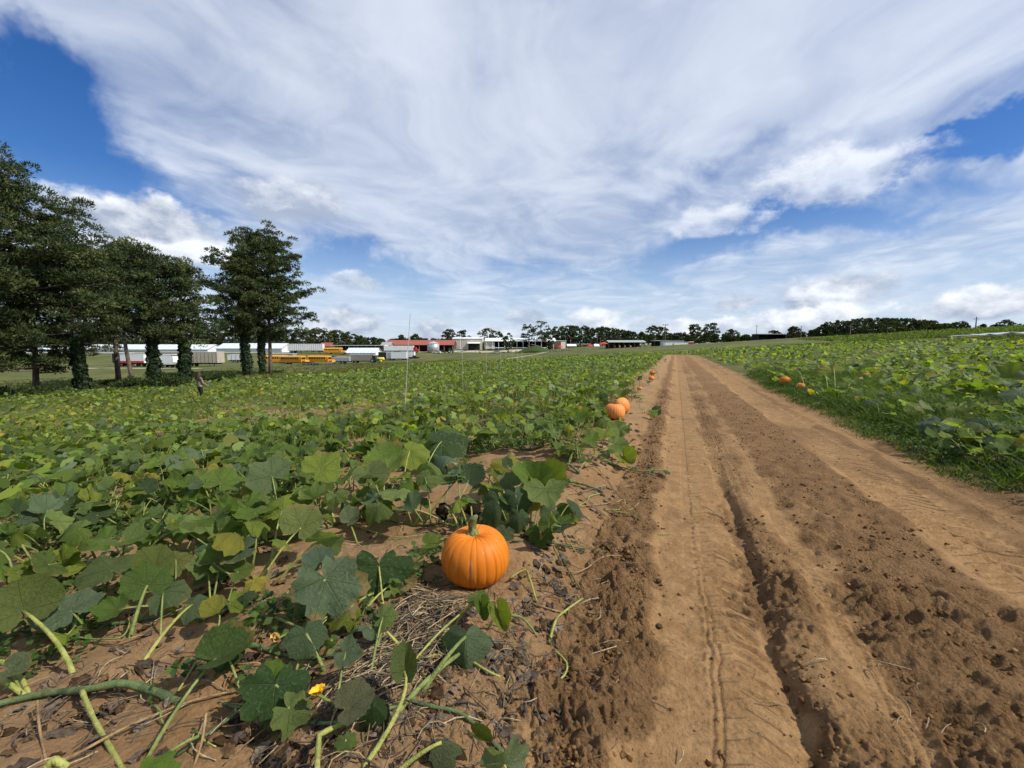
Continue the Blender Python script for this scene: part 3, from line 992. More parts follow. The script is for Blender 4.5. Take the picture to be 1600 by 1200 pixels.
def sample_poly(poly, n, rg, rmin, rmax):
    P = np.array(poly)
    lo, hi = P.min(0), P.max(0)
    x, y = rg.uniform(lo[0], hi[0], n), rg.uniform(lo[1], hi[1], n)
    d = np.hypot(x, y)
    ok = inpoly(x, y, poly) & (d > rmin) & (d < rmax) & (y > 0.3) & (np.abs(x) < 1.5 * y + 3)
    area = (hi - lo).prod()
    return x[ok], y[ok], area


def foliage(name, poly, bands, label, seed, yellow_zone=None):
    rg = np.random.default_rng(seed)
    Vs, Fs, Ts, off = [], [], [], 0
    P = np.array(poly); area = (P.max(0) - P.min(0)).prod()
    for (r0, r1, dens, size, tall, nang) in bands:
        uv, LV, LF = leaf_arrays(nang, 1 if nang < 12 else 2, 0.8, 0.15, 0.12, 0.12, 0.2, seed + int(r0), 0.03)
        x, y, _ = sample_poly(poly, int(area * dens), rg, r0, r1)
        s, u = su(x, y)
        dn = 0.55 + 1.3 * fbm(x, y, 0.42, 3, seed=seed + 5)
        keep = rg.uniform(size=len(x)) < np.clip(dn, 0.12, 1) * (bare(x, y) if r0 < 12 else 1)
        edge = np.where(s < 0, sstep(-0.75, -1.9, s), sstep(3.25, 4.1, s))
        edge = np.maximum(edge, 0.0)
        keep &= rg.uniform(size=len(x)) < np.maximum(edge, 0.12 * (r0 > 12))
        x, y = x[keep], y[keep]
        n = len(x)
        mound = 0.65 + 0.9 * np.clip(fbm(x, y, 0.6, 2, seed=seed + 9) + 0.3, 0, 1)
        z = HF(x, y) + tall * rg.uniform(0.15, 1.0, n) ** 0.6 * mound
        sc = size * rg.uniform(0.55, 1.25, n)
        pal = np.array(GREENS + BLUISH[1:2] + GREENS[3:5])
        t = pal[rg.integers(0, len(pal), n)] * (0.5 + 1.2 * rg.uniform(0, 1, n) ** 1.6)[:, None]
        patch = fbm(x, y, 0.13, 3, seed=seed + 21)
        yz = np.clip(0.04 + 0.35 * np.maximum(patch, 0), 0, 1)
        if yellow_zone is not None: yz = yz + yellow_zone(x, y)
        yy = rg.uniform(size=n) < yz
        yp = np.array(YELLOWS)[rg.choice(3, n, p=[.62, .3, .08])]
        t[yy] = yp[yy] * rg.uniform(0.7, 1.1, (yy.sum(), 1))
        W, FF, T = merge_instances(LV, LF, np.stack([x, y, z], 1), rots(n, 0.05, -0.18, rg, 0.55 if r0 < 30 else 0.8), sc, t)
        Vs.append(W); Fs.append(FF + off); Ts.append(T); off += len(W)
        # stalks: thin blades from leaf to soil, near bands only
        if r0 < 15:
            m = rg.uniform(size=n) < 0.5
            bx, by, bz, bs = x[m], y[m], z[m], sc[m]
            w = 0.010
            j = rg.normal(0, 0.07, (2, m.sum()))
            zb = HF(bx + j[0], by + j[1])
            a0 = np.stack([bx - w, by, bz], 1); a1 = np.stack([bx + w, by, bz], 1)
            b1 = np.stack([bx + j[0] + w, by + j[1], zb], 1); b0 = np.stack([bx + j[0] - w, by + j[1], zb], 1)
            k = m.sum()
            W = np.stack([a0, a1, b1, b0], 1).reshape(-1, 3)
            q = np.arange(k)[:, None] * 4
            FF = np.concatenate([q + [0, 1, 2], q + [0, 2, 3]], 0)
            Vs.append(W); Fs.append(FF + off); off += len(W)
            Ts.append(np.tile([[0.22, 0.26, 0.07]], (len(W), 1)))
    me = poly_mesh(name, np.concatenate(Vs), np.concatenate(Fs), M_LEAFA, False, {'tint': np.concatenate(Ts)})
    print(name, len(me.polygons))
    return link(name, me, kind='stuff', label=label, category='foliage')


foliage('pumpkin_foliage', LEFT_FIELD,
        [(6.6, 14, 46, 0.21, 0.40, 10), (14, 28, 30, 0.21, 0.40, 7), (28, 55, 11.0, 0.30, 0.40, 6), (55, 125, 3.6, 0.55, 0.42, 5)],
        'mass of green pumpkin leaves filling the field left of the road', 300,
        lambda x, y: 0.30 * sstep(14, 20, np.hypot(x, y)) * sstep(-9, -15, x) * sstep(42, 30, np.hypot(x, y)))
foliage('pumpkin_foliage', RIGHT_FIELD,
        [(6.6, 14, 38, 0.25, 0.40, 12), (14, 28, 24, 0.25, 0.40, 8), (28, 55, 10.0, 0.31, 0.40, 6), (55, 125, 3.4, 0.55, 0.42, 5)],
        'mass of green and yellowing pumpkin leaves filling the field right of the road', 330,
        lambda x, y: 0.16 * sstep(24, 12, np.hypot(x, y)))


# ------------------------------------------------------------------ grass and weeds
def tufts(name, x, y, hgt, nblade, width, pal, label, seed, lean=0.35, cat='grass', mat=None, zoff=0.0, spread=0.06):
    rg = np.random.default_rng(seed)
    n = len(x) * nblade
    X = np.repeat(x, nblade) + rg.normal(0, spread, n); Y = np.repeat(y, nblade) + rg.normal(0, spread, n)
    hh = np.repeat(hgt, nblade) * rg.uniform(0.5, 1.1, n)
    Z = HF(X, Y) - 0.01 + zoff
    a = rg.uniform(0, 2 * math.pi, n)
    wx, wy = np.cos(a) * width * 0.5, np.sin(a) * width * 0.5
    if not np.isscalar(width): pass
    lx, ly = rg.normal(0, lean, n) * hh, rg.normal(0, lean, n) * hh
    b0 = np.stack([X - wx, Y - wy, Z], 1); b1 = np.stack([X + wx, Y + wy, Z], 1)
    mid0 = np.stack([X - wx * .8 + lx * .35, Y - wy * .8 + ly * .35, Z + hh * .55], 1); mid1 = np.stack([X + wx * .8 + lx * .35, Y + wy * .8 + ly * .35, Z + hh * .55], 1)
    tip = np.stack([X + lx, Y + ly, Z + hh], 1)
    W = np.stack([b0, b1, mid1, mid0, tip], 1).reshape(-1, 3)
    q = np.arange(n)[:, None] * 5
    F = np.concatenate([q + [0, 1, 2], q + [0, 2, 3], q + [3, 2, 4]], 0)
    pal = np.array(pal)
    t = pal[rg.integers(0, len(pal), len(x))].repeat(nblade, 0) * rg.uniform(0.75, 1.3, n)[:, None]
    me = poly_mesh(name, W, F, mat or M_LEAFA, False, {'tint': np.repeat(t, 5, 0)})
    print(name, len(F))
    return link(name, me, kind='stuff', label=label, category=cat)


GRASS_G = [(0.055, 0.085, 0.018), (0.075, 0.105, 0.022), (0.095, 0.115, 0.03), (0.06, 0.10, 0.02)]
GRASS_D = [(0.16, 0.135, 0.05), (0.22, 0.18, 0.08), (0.12, 0.12, 0.04), (0.18, 0.15, 0.05), (0.09, 0.11, 0.03)]


def rim_points(n, d0, d1, rg, ybound=(10, 120)):
    """points outside the left rim at a distance d0..d1 from it"""
    P = np.array(LEFT_RIM[:9])
    seg = np.linalg.norm(np.diff(P, axis=0), axis=1)
    c = np.concatenate([[0], np.cumsum(seg)])
    t = rg.uniform(0, c[-1], n)
    i = np.clip(np.searchsorted(c, t) - 1, 0, len(seg) - 1)
    f = (t - c[i]) / seg[i]
    p = P[i] * (1 - f)[:, None] + P[i + 1] * f[:, None]
    d = (P[i + 1] - P[i]) / seg[i][:, None]
    nrm = np.stack([-d[:, 1], d[:, 0]], 1)
    off = rg.uniform(d0, d1, n)
    q = p + nrm * off[:, None]
    return q[:, 0], q[:, 1]


rg = np.random.default_rng(501)
x, y = rim_points(9000, -1.5, 7.0, rg)
tufts('dry_grass', x, y, rg.uniform(0.2, 0.5, len(x)) * (1 + 0.5 * fbm(x, y, 0.3, 2, seed=3)), 4, 0.05, GRASS_D, 'strip of tall dry grass between the left field and the pines', 502)
x, y = rim_points(4600, 6.0, 34.0, rg)
tufts('meadow_grass', x, y, rg.uniform(0.12, 0.32, len(x)), 4, 0.07, GRASS_G + GRASS_D[2:], 'green meadow grass under the pines', 503)
n = 16000
dep = 6.5 * (70 / 6.5) ** rg.uniform(0, 1, n); px_ = rg.uniform(-100, 1060, n)
xx, yy = (px_ - 800) / FPX * dep, dep
ss, uu = su(xx, yy)
k = inpoly(xx, yy, LEFT_FIELD) & (ss < -1.6) & (fbm(xx, yy, 0.35, 3, seed=98) > -0.05)
tufts('field_grass', xx[k], yy[k], rg.uniform(0.15, 0.5, n)[k], 3, (0.012 + 0.0011 * dep)[k].repeat(3), [(0.10, 0.15, 0.03), (0.13, 0.17, 0.035), (0.15, 0.165, 0.05), (0.08, 0.125, 0.025)], 'light green grass growing among the pumpkin leaves', 508, 0.35, spread=0.1)
# tall weeds beyond the right field and on the hill crest
n = 26000
s_, u_ = rg.uniform(12, 75, n) , rg.uniform(-5, 110, n) ** 1.0
xx, yy = s_ * math.cos(TH) + u_ * math.sin(TH), -s_ * math.sin(TH) + u_ * math.cos(TH)
ok = ~inpoly(xx, yy, RIGHT_FIELD) & (yy > 2) & (np.abs(xx) < 1.35 * yy + 2) & ~((s_ > 26.5) & (s_ < 32.5) & (u_ > 4)) & (fbm(xx, yy, 0.12, 3, seed=88) > -0.28)
hh = np.where(s_ < 27, rg.uniform(0.15, 0.45, n), rg.uniform(0.3, 0.7, n))
tufts('tall_weeds', xx[ok], yy[ok], hh[ok], 4, 0.075, GRASS_G + [(0.115, 0.14, 0.035), (0.13, 0.13, 0.05)], 'tall green weeds on the slope beyond the right field', 504, 0.3)
n = 15000
s_, u_ = rg.uniform(33, 112, n), rg.uniform(-20, 150, n)
xx, yy = s_ * math.cos(TH) + u_ * math.sin(TH), -s_ * math.sin(TH) + u_ * math.cos(TH)
ok = (yy > 8) & (np.abs(xx) < 1.35 * yy + 2) & (np.abs((s_ / 1.9) % 1 - 0.5) < 0.33)
tufts('hill_crop', xx[ok], yy[ok], rg.uniform(0.35, 0.8, n)[ok], 3, (0.06 + 0.0015 * np.hypot(xx, yy))[ok].repeat(3), [(0.085, 0.135, 0.025), (0.11, 0.155, 0.03), (0.07, 0.105, 0.022), (0.13, 0.15, 0.045)], 'rows of bushy green crop on the right hill', 509, 0.3, spread=0.3)
# feathery weeds along the right road edge
n = 8500
s_, u_ = 2.92 + rg.uniform(0, 1, n) ** 1.25 * 3.1, 2.0 + rg.uniform(0, 1, n) ** 1.8 * 22
xx, yy = s_ * math.cos(TH) + u_ * math.sin(TH), -s_ * math.sin(TH) + u_ * math.cos(TH)
k = (fbm(xx, yy, 0.8, 3, seed=91) + 0.5) * sstep(2.8, 3.3, s_) > 0.24
hh = (0.06 + 0.30 * sstep(3.0, 4.2, s_)) * rg.uniform(0.6, 1.4, n)
tufts('roadside_weeds', xx[k], yy[k], hh[k], 9, 0.014, [(0.05, 0.095, 0.015), (0.075, 0.12, 0.02), (0.035, 0.07, 0.014), (0.10, 0.13, 0.03)], 'low feathery green weeds along the right road edge', 505, 0.9, spread=0.07)


def small_weeds(name, x, y, label, seed, size=0.045, per=9, height=0.12):
    """low plants of many small leaflets"""
    rg = np.random.default_rng(seed)
    n = len(x) * per
    X = np.repeat(x, per) + rg.normal(0, 0.055, n); Y = np.repeat(y, per) + rg.normal(0, 0.055, n)
    Z = HF(X, Y) + rg.uniform(0.01, 1, n) * height
    V = np.array([(0, 0, 0), (0.35, 0.45, 0.06), (0, 1, -0.05), (-0.35, 0.45, 0.06)])
    F = np.array([(0, 1, 2), (0, 2, 3)])
    pal = np.array([(0.05, 0.10, 0.018), (0.07, 0.13, 0.025), (0.04, 0.075, 0.018), (0.09, 0.13, 0.03)])
    t = pal[rg.integers(0, 4, n)] * rg.uniform(0.75, 1.25, n)[:, None]
    W, FF, T = merge_instances(V, F, np.stack([X, Y, Z], 1), rots(n, 0, -0.1, rg, 0.5), size * rg.uniform(0.6, 1.3, n), t)
    me = poly_mesh(name, W, FF, M_LEAFA, False, {'tint': T})
    print(name, len(FF))
    return link(name, me, kind='stuff', label=label, category='weeds')


n = 12000
dep = 1.7 + rg.uniform(0, 1, n) ** 0.7 * 9; px_ = rg.uniform(-150, 1150, n)
xx, yy = (px_ - 800) / FPX * dep, dep
ss, uu = su(xx, yy)
k = (ss < -1.2) & (fbm(xx, yy, 1.1, 3, seed=93) * bare(xx, yy) > np.where(dep < 3.2, 0.10, -0.02)) & (bare(xx, yy) > 0.5)
small_weeds('ground_weeds', xx[k], yy[k], 'patches of small leafy weeds between the pumpkin plants', 506)
n = 3800
s_, u_ = 3.0 + rg.uniform(0, 1, n) * 5, 2.0 + rg.uniform(0, 1, n) ** 1.4 * 18
xx, yy = s_ * math.cos(TH) + u_ * math.sin(TH), -s_ * math.sin(TH) + u_ * math.cos(TH)
k = fbm(xx, yy, 0.9, 3, seed=95) + 0.8 * sstep(2.9, 3.7, s_) > 0.22
small_weeds('ground_weeds', xx[k], yy[k], 'low leafy weeds beside the right road edge', 507, 0.05, 10, 0.16)


# ------------------------------------------------------------------ pumpkins
def pumpkin_material(name, a, b, c):
    m, g, out = material(name)
    p = g.new('ShaderNodeTexCoord').outputs['Object']
    n = g.noise(p, 2.0, 5, 0.6)
    n2 = g.noise(g.v('MULTIPLY', p, (1, 1, 0.25)), 40.0, 4, 0.6)
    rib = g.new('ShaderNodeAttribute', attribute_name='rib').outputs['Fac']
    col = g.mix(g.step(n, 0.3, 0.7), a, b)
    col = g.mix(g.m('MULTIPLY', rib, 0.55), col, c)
    col = g.mix(g.m('MULTIPLY', g.step(n2, 0.62, 0.8), 0.25), col, (0.75, 0.50, 0.22))
    spots = g.step(g.noise(p, 26.0, 4, 0.7), 0.70, 0.78)
    col = g.mix(g.m('MULTIPLY', spots, 0.35), col, (0.30, 0.19, 0.08))
    zz = g.xyz(p)[2]
    dirt = g.m('MULTIPLY', g.step(g.m('ADD', zz, g.m('MULTIPLY', g.m('SUBTRACT', g.noise(p, 14.0, 6, 0.7), 0.5), 0.28)), 0.10, -0.02), 0.6)
    col = g.mix(dirt, col, (0.27, 0.155, 0.07))
    scar = g.m('MULTIPLY', g.step(g.noise(g.v('MULTIPLY', p, (1, 1, 0.35)), 11.0, 3, 0.5, 1.2), 0.66, 0.70), 0.4)
    col = g.mix(scar, col, (0.50, 0.30, 0.12))
    principled(g, out, col, g.step(n2, 0.3, 0.8, 0.5, 0.7), 0.25, normal=bump(g, g.m('ADD', g.m('MULTIPLY', n2, 0.5), g.noise(p, 90.0, 3, 0.6)), 0.25, 0.004))
    return m


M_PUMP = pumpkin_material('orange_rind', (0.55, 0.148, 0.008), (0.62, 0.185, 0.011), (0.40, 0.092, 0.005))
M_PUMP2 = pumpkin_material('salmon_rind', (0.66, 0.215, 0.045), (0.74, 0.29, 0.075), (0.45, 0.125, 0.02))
M_GPUMP = pumpkin_material('green_rind', (0.030, 0.052, 0.026), (0.060, 0.085, 0.045), (0.020, 0.036, 0.016))
M_STEM = stem_material('pumpkin_stem', (0.09, 0.125, 0.03), (0.33, 0.36, 0.13), 60.0)
M_DSTEM = stem_material('dark_pumpkin_stem', (0.03, 0.028, 0.014), (0.17, 0.15, 0.06), 60.0)


def pumpkin(label, pos, width, height, seed, mat=None, stem='green', tilt=(0, 0), detail=1.0, group=None, stem_len=0.30, bend=(0.1, 0.0)):
    rg = np.random.default_rng(seed)
    t = thing('pumpkin', label, 'pumpkin', pos, 0, group)
    nrib = 21 + int(rg.integers(0, 6))
    per = int(8 * detail) if detail >= 1 else 4
    nu, nv = nrib * per, int(34 * detail) if detail >= 1 else 14
    # uneven rib widths
    wid = rg.uniform(0.5, 1.5, nrib); edges = np.concatenate([[0], np.cumsum(wid)]) / wid.sum() * 2 * math.pi
    depth = rg.uniform(0.25, 1.4, nrib)
    V, rib = [], []
    for j in range(nv + 1):
        ph = math.pi * j / nv                       # 0 top
        for i in range(nu):
            k, f = i // per, (i % per) / per
            th = edges[k] + (edges[k + 1] - edges[k]) * f
            d = depth[k] * f + depth[(k - 1) % nrib] * (1 - f)
            groove = (1 - abs(math.sin(math.pi * f)) ** 0.38)
            pole = math.sin(ph) ** 0.8
            r = 0.5 * (abs(math.sin(ph)) ** 0.86) * (1 - 0.024 * d * groove * (0.35 + 0.65 * pole)) * (1 + 0.02 * math.sin(th * 2 + seed) + 0.012 * math.sin(3 * th))
            z = 0.5 * math.cos(ph)
            z = math.copysign(abs(z * 2) ** 0.92, z) * 0.5
            z -= 0.085 * math.exp(-(ph / 0.36) ** 2) * (1 + 0.5 * groove)
            z += 0.05 * math.exp(-((math.pi - ph) / 0.5) ** 2)
            V.append((r * width * math.cos(th), r * width * math.sin(th), (z + 0.46) * height))
            rib.append(groove * pole)
    F = []
    for j in range(nv):
        for i in range(nu):
            i2 = (i + 1) % nu
            F.append((j * nu + i, (j + 1) * nu + i, (j + 1) * nu + i2, j * nu + i2))
    me = poly_mesh('rind', np.array(V), np.array(F), mat or M_PUMP, True, {'rib': np.array(rib)})
    body = link('rind', me, t, rot=(tilt[0], tilt[1], rg.uniform(0, 6)))
    # ridged stem, flared at the foot
    ns, nr = 10, 15
    sv, sf = [], []
    L = stem_len * height
    for j in range(ns + 1):
        f = j / ns
        c = np.array([bend[0] * f * f * width, bend[1] * f * f * width, 0.83 * height + L * f * (1 - 0.12 * f)])
        rad = width * (0.052 + 0.085 * math.exp(-f * 6.5) + 0.012 * f ** 4)
        for i in range(nr):
            a = 2 * math.pi * i / nr
            rr = rad * (1 + 0.20 * math.cos(5 * a + f * 1.6))
            sv.append((c[0] + rr * math.cos(a), c[1] + rr * math.sin(a), c[2] + (0.012 * math.cos(a) * width if j == ns else 0)))
    for j in range(ns):
        for i in range(nr):
            i2 = (i + 1) % nr
            sf.append((j * nr + i, j * nr + i2, (j + 1) * nr + i2, (j + 1) * nr + i))
    sf.append(tuple(range(ns * nr, ns * nr + nr)))
    me = bpy.data.meshes.new('stem'); me.from_pydata(sv, [], sf)
    me.polygons.foreach_set('use_smooth', np.ones(len(me.polygons), bool))
    me.materials.append(M_STEM if stem == 'green' else M_DSTEM)
    link('stem', me, t, rot=(tilt[0], tilt[1], 0))
    return t


PG = 'pumpkins lying in the field'
hp = onground(741, 921)
S_ = lambda px, p: px * p[1] / FPX
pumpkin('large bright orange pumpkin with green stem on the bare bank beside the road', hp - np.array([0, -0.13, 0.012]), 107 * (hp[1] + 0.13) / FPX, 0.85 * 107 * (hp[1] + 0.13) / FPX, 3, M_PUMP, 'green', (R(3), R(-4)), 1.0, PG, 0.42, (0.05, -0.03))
p = onground(962, 656); w = 36 * p[1] / FPX * 0.92
pumpkin('front one of two touching salmon pumpkins beside the road', p + np.array([0, .1, -.02]), w, w * 0.86, 4, M_PUMP2, 'dark', (R(-5), R(4)), 1.0, PG, 0.34, (0.03, 0.1))
p2 = onground(977, 650) + np.array([0.0, 0.30, -.02])
pumpkin('rear one of two touching salmon pumpkins beside the road', p2, w * 1.05, w * 1.0, 5, M_PUMP2, 'dark', (R(6), R(-14)), 1.0, PG, 0.34, (-0.2, 0.05))
p = onground(688, 752)
pumpkin('dark green unripe pumpkin half hidden under leaves', p + np.array([0, .1, -.03]), 0.36, 0.30, 6, M_GPUMP, 'green', (R(20), R(30)), 1.0, PG, 0.2)
for i, (px, py, w, lab) in enumerate([
        (908, 655, 22, 'orange pumpkin tucked under leaves left of the salmon pair'),
        (1000, 613, 11, 'small pale orange pumpkin behind the salmon pair near the road'),
        (1018, 597, 14, 'pale orange pumpkin at the road edge, front one of two farther up'),
        (1021, 588, 13, 'pale orange pumpkin at the road edge, rear one of two farther up'),
        (937, 592, 9, 'small distant orange pumpkin in the middle of the left field'),
        (841, 604, 12, 'distant orange pumpkin among leaves left of the dark seed head'),
        (1229, 604, 20, 'orange pumpkin lying at the left of a pair on the right roadside'),
        (1253, 612, 17, 'reddish orange pumpkin at the right of a pair on the right roadside'),
        (1127, 565, 7, 'tiny far orange pumpkin in the right field near the bend'),
        (1357, 594, 14, 'brownish orange pumpkin deep in the yellowing leaves of the right field')]):
    p = onground(px, py)
    w = (0.66 if i in (1, 2, 3) else 0.84) * w * p[1] / FPX
    pumpkin(lab, p + np.array([0, w * 0.3, 0.06 if i not in (6, 7) else 0.05]), w, w * 0.82, 20 + i, M_PUMP2 if i % 3 else M_PUMP, 'dark', (R(random.uniform(-15, 15)), R(random.uniform(-15, 15))), 0.5, PG)


# ------------------------------------------------------------------ foreground plants, leaf by leaf
CAMP = np.array([0, 0, CAM_Z])
UPC = np.array([0, math.sin(PITCH), math.cos(PITCH)])


def pt(px, py, lift):
    """the point lift metres above the land that is seen at a pixel"""
    return onground(px, py, lift)


def hero(plant, org, px, py, lift, size_px, ang, face, proto, color, stalk=None, srad=0.008, smat=None, widen=1.0, side=0.0, bow=None):
    """px, py attachment of the blade; ang: direction of the tip in the picture (0 right, 90 up); face: 0 lies flat, 1 turned to the viewer"""
    proto = {8: 14, 9: 15, 10: 16}.get(proto, proto)
    pos = pt(px, py, lift)
    d = np.linalg.norm(pos - CAMP)
    tocam = (CAMP - pos) / d
    d = pos[1] * math.cos(PITCH) + (CAM_Z - pos[2]) * math.sin(PITCH)
    n = (1 - abs(face)) * np.array([0, 0, 1.0]) + face * tocam + side * np.array([1.0, 0, 0])
    tip = math.cos(R(ang)) * np.array([1.0, 0, 0]) + math.sin(R(ang)) * (UPC if abs(face) > 0.5 else np.array([0, 0.9, 0.3]))
    add_leaf(plant, org, pos, n, tip, size_px * d / FPX / 1.28, proto, color, widen)
    if stalk is not None:
        b = onground(*stalk)
        add_stalk(plant, org, b - np.array([0, 0, 0.03]), pos, srad, smat or M_STALK, bow, 9)


def front_plant(label, px, py):
    o = onground(px, py)
    return thing('pumpkin_plant', label, 'pumpkin plant', o, 0, 'pumpkin plants in the foreground'), o


def px_vine(plant, org, pts, r0, r1, mat, name='vine', lift=0.0, n=18):
    """vine lying along a list of (px, py, lift)"""
    P = np.array([pt(a, b, c + lift) for a, b, c in pts])
    t = np.linspace(0, len(P) - 1, n)
    i = np.clip(t.astype(int), 0, len(P) - 2); f = (t - i)[:, None]
    a = P[np.clip(i - 1, 0, None)]; b = P[i]; c = P[i + 1]; d = P[np.clip(i + 2, None, len(P) - 1)]
    Q = 0.5 * ((2 * b) + (c - a) * f + (2 * a - 5 * b + 4 * c - d) * f ** 2 + (3 * b - a - 3 * c + d) * f ** 3)
    MB().tube([q - org for q in Q], list(0.82 * np.linspace(r0, r1, n) * (1 + 0.12 * np.sin(np.arange(n) * 2.2))), 8).build(name, mat, plant, True)


GR, BL, YE = GREENS, BLUISH, YELLOWS
OLIVE, PALE, DARK = (0.115, 0.135, 0.030), (0.17, 0.20, 0.11), (0.040, 0.075, 0.018)

A, ao = front_plant('sprawling pumpkin plant with thick pale stalks in the bottom left corner', 150, 1075)
hero(A, ao, 36, 955, 0.22, 120, 100, 0.75, 5, (0.13, 0.155, 0.045), (115, 1055), 0.0125, M_STALKY, 1.0, 0, np.array([0.12, 0, -0.1]))
hero(A, ao, 110, 955, 0.16, 110, 160, 0.35, 0, BL[1], (150, 1000), 0.007)
hero(A, ao, 75, 960, 0.10, 80, 60, 0.4, 2, BL[0], (100, 1000), 0.006)
hero(A, ao, 230, 915, 0.20, 85, 92, 0.78, 0, GR[2], (200, 1000), 0.011, M_STALK)
hero(A, ao, 175, 892, 0.24, 110, 150, 0.35, 1, (0.10, 0.135, 0.04), (160, 940))
hero(A, ao, 255, 925, 0.15, 75, 20, 0.4, 6, (0.10, 0.14, 0.06), (250, 1000), 0.006)
hero(A, ao, 240, 885, 0.25, 80, 75, 0.6, 3, OLIVE, (265, 960), 0.006)
hero(A, ao, 275, 875, 0.22, 65, 10, 0.55, 1, (0.16, 0.17, 0.05), (275, 950), 0.006)
hero(A, ao, 325, 885, 0.20, 65, 150, 0.45, 7, GR[3], (330, 960), 0.006)
hero(A, ao, 372, 893, 0.16, 50, 30, 0.55, 2, GR[5], (350, 960), 0.006)
hero(A, ao, 350, 862, 0.25, 80, 120, 0.4, 1, PALE, (330, 950), 0.006)
hero(A, ao, 300, 945, 0.10, 70, 20, 0.45, 4, (0.10, 0.14, 0.07), (215, 1040), 0.010, M_STALKY)
hero(A, ao, 15, 1050, 0.10, 55, 10, 0.5, 9, PALE, (40, 1085), 0.006)
px_vine(A, ao, [(-40, 1110, .02), (60, 1085, .02), (130, 1078, .05), (190, 1068, .07), (240, 1080, .03), (285, 1100, .01)], 0.017, 0.022, M_VINE)
px_vine(A, ao, [(128, 1080, .06), (150, 1130, .03), (190, 1200, .01), (215, 1260, .0)], 0.012, 0.010, M_STALKY, 'stalk')
px_vine(A, ao, [(60, 1205, .02), (120, 1178, .03), (200, 1135, .03), (300, 1095, .03), (375, 1078, .02)], 0.007, 0.005, M_DRYVINE, 'dry_stalk')
px_vine(A, ao, [(-20, 1020, .10), (25, 1050, .05), (45, 1085, .0)], 0.014, 0.012, M_STALKY, 'stalk')
px_vine(A, ao, [(-20, 1050, .08), (15, 1070, .05), (40, 1088, .0)], 0.016, 0.013, M_STALKY, 'stalk')
px_vine(A, ao, [(70, 1205, .03), (85, 1188, .06), (105, 1200, .04)], 0.016, 0.014, M_STALKY, 'stalk')
px_vine(A, ao, [(58, 1095, .07), (62, 1140, .03), (72, 1190, .0)], 0.006, 0.005, M_DRYVINE, 'dry_stalk')
px_vine(A, ao, [(322, 1115, .08), (315, 1160, .04), (300, 1205, .0)], 0.006, 0.005, M_DRYVINE, 'dry_stalk')
px_vine(A, ao, [(322, 1005, .09), (300, 1045, .04), (278, 1080, .0)], 0.005, 0.006, M_STALKY, 'stalk')
px_vine(A, ao, [(75, 918, .12), (82, 950, .06), (75, 985, .0)], 0.006, 0.007, M_DRYVINE, 'dry_stalk')
px_vine(A, ao, [(100, 990, .04), (140, 998, .03), (190, 995, .04), (205, 965, .06)], 0.005, 0.005, M_STALK, 'stalk')

B, bo = front_plant('pumpkin plant with big lobed leaves and a yellow flower in the foreground', 470, 1080)
hero(B, bo, 508, 905, 0.26, 150, -62, 0.72, 10, BL[1], (470, 1000), 0.010, M_STALK, 0.85)
hero(B, bo, 500, 880, 0.27, 70, 95, 0.6, 3, (0.10, 0.14, 0.09), None)
hero(B, bo, 592, 885, 0.16, 105, -90, 0.85, 10, DARK, (600, 960), 0.007, M_STALKY, 1.35)
hero(B, bo, 337, 1030, 0.12, 115, 38, 0.6, 9, (0.085, 0.13, 0.04), (215, 1200), 0.008, M_STALK, 0.75)
hero(B, bo, 352, 1018, 0.10, 65, -55, 0.7, 1, DARK, (380, 1085), 0.006)
hero(B, bo, 430, 1070, 0.14, 125, -95, 0.88, 10, (0.045, 0.088, 0.024), (470, 1110), 0.008, M_STALK, 1.0)
hero(B, bo, 425, 1060, 0.14, 60, 75, 0.7, 3, GR[1], None)
hero(B, bo, 478, 990, 0.16, 85, -75, 0.7, 1, BL[0], (510, 1050), 0.009)
hero(B, bo, 540, 1020, 0.13, 62, -10, 0.55, 2, BL[1], (520, 1130), 0.006)
hero(B, bo, 598, 965, 0.14, 52, 20, 0.5, 10, GR[3], (575, 1070), 0.006)
hero(B, bo, 632, 1050, 0.13, 82, 88, 0.75, 9, (0.12, 0.15, 0.05), (545, 1215), 0.0095, M_STALKY, 0.75, 0, np.array([0.22, 0, 0]))
hero(B, bo, 545, 1105, 0.11, 95, 35, 0.5, 3, (0.13, 0.13, 0.07), (540, 1150), 0.006, None, 0.9)
hero(B, bo, 585, 1100, 0.09, 70, -30, 0.5, 8, DARK, None)
hero(B, bo, 540, 1155, 0.05, 42, -80, 0.7, 6, GR[3], (545, 1185), 0.005)
px_vine(B, bo, [(495, 1215, .05), (498, 1160, .07), (505, 1145, .08), (550, 1125, .05), (600, 1100, .02)], 0.011, 0.010, M_STALKY, 'stalk')
px_vine(B, bo, [(350, 1100, .03), (430, 1120, .03), (520, 1130, .03), (600, 1110, .02), (650, 1090, .02)], 0.009, 0.007, M_VINE)
px_vine(B, bo, [(430, 965, .05), (455, 975, .09), (490, 990, .10)], 0.008, 0.007, M_STALK, 'stalk')


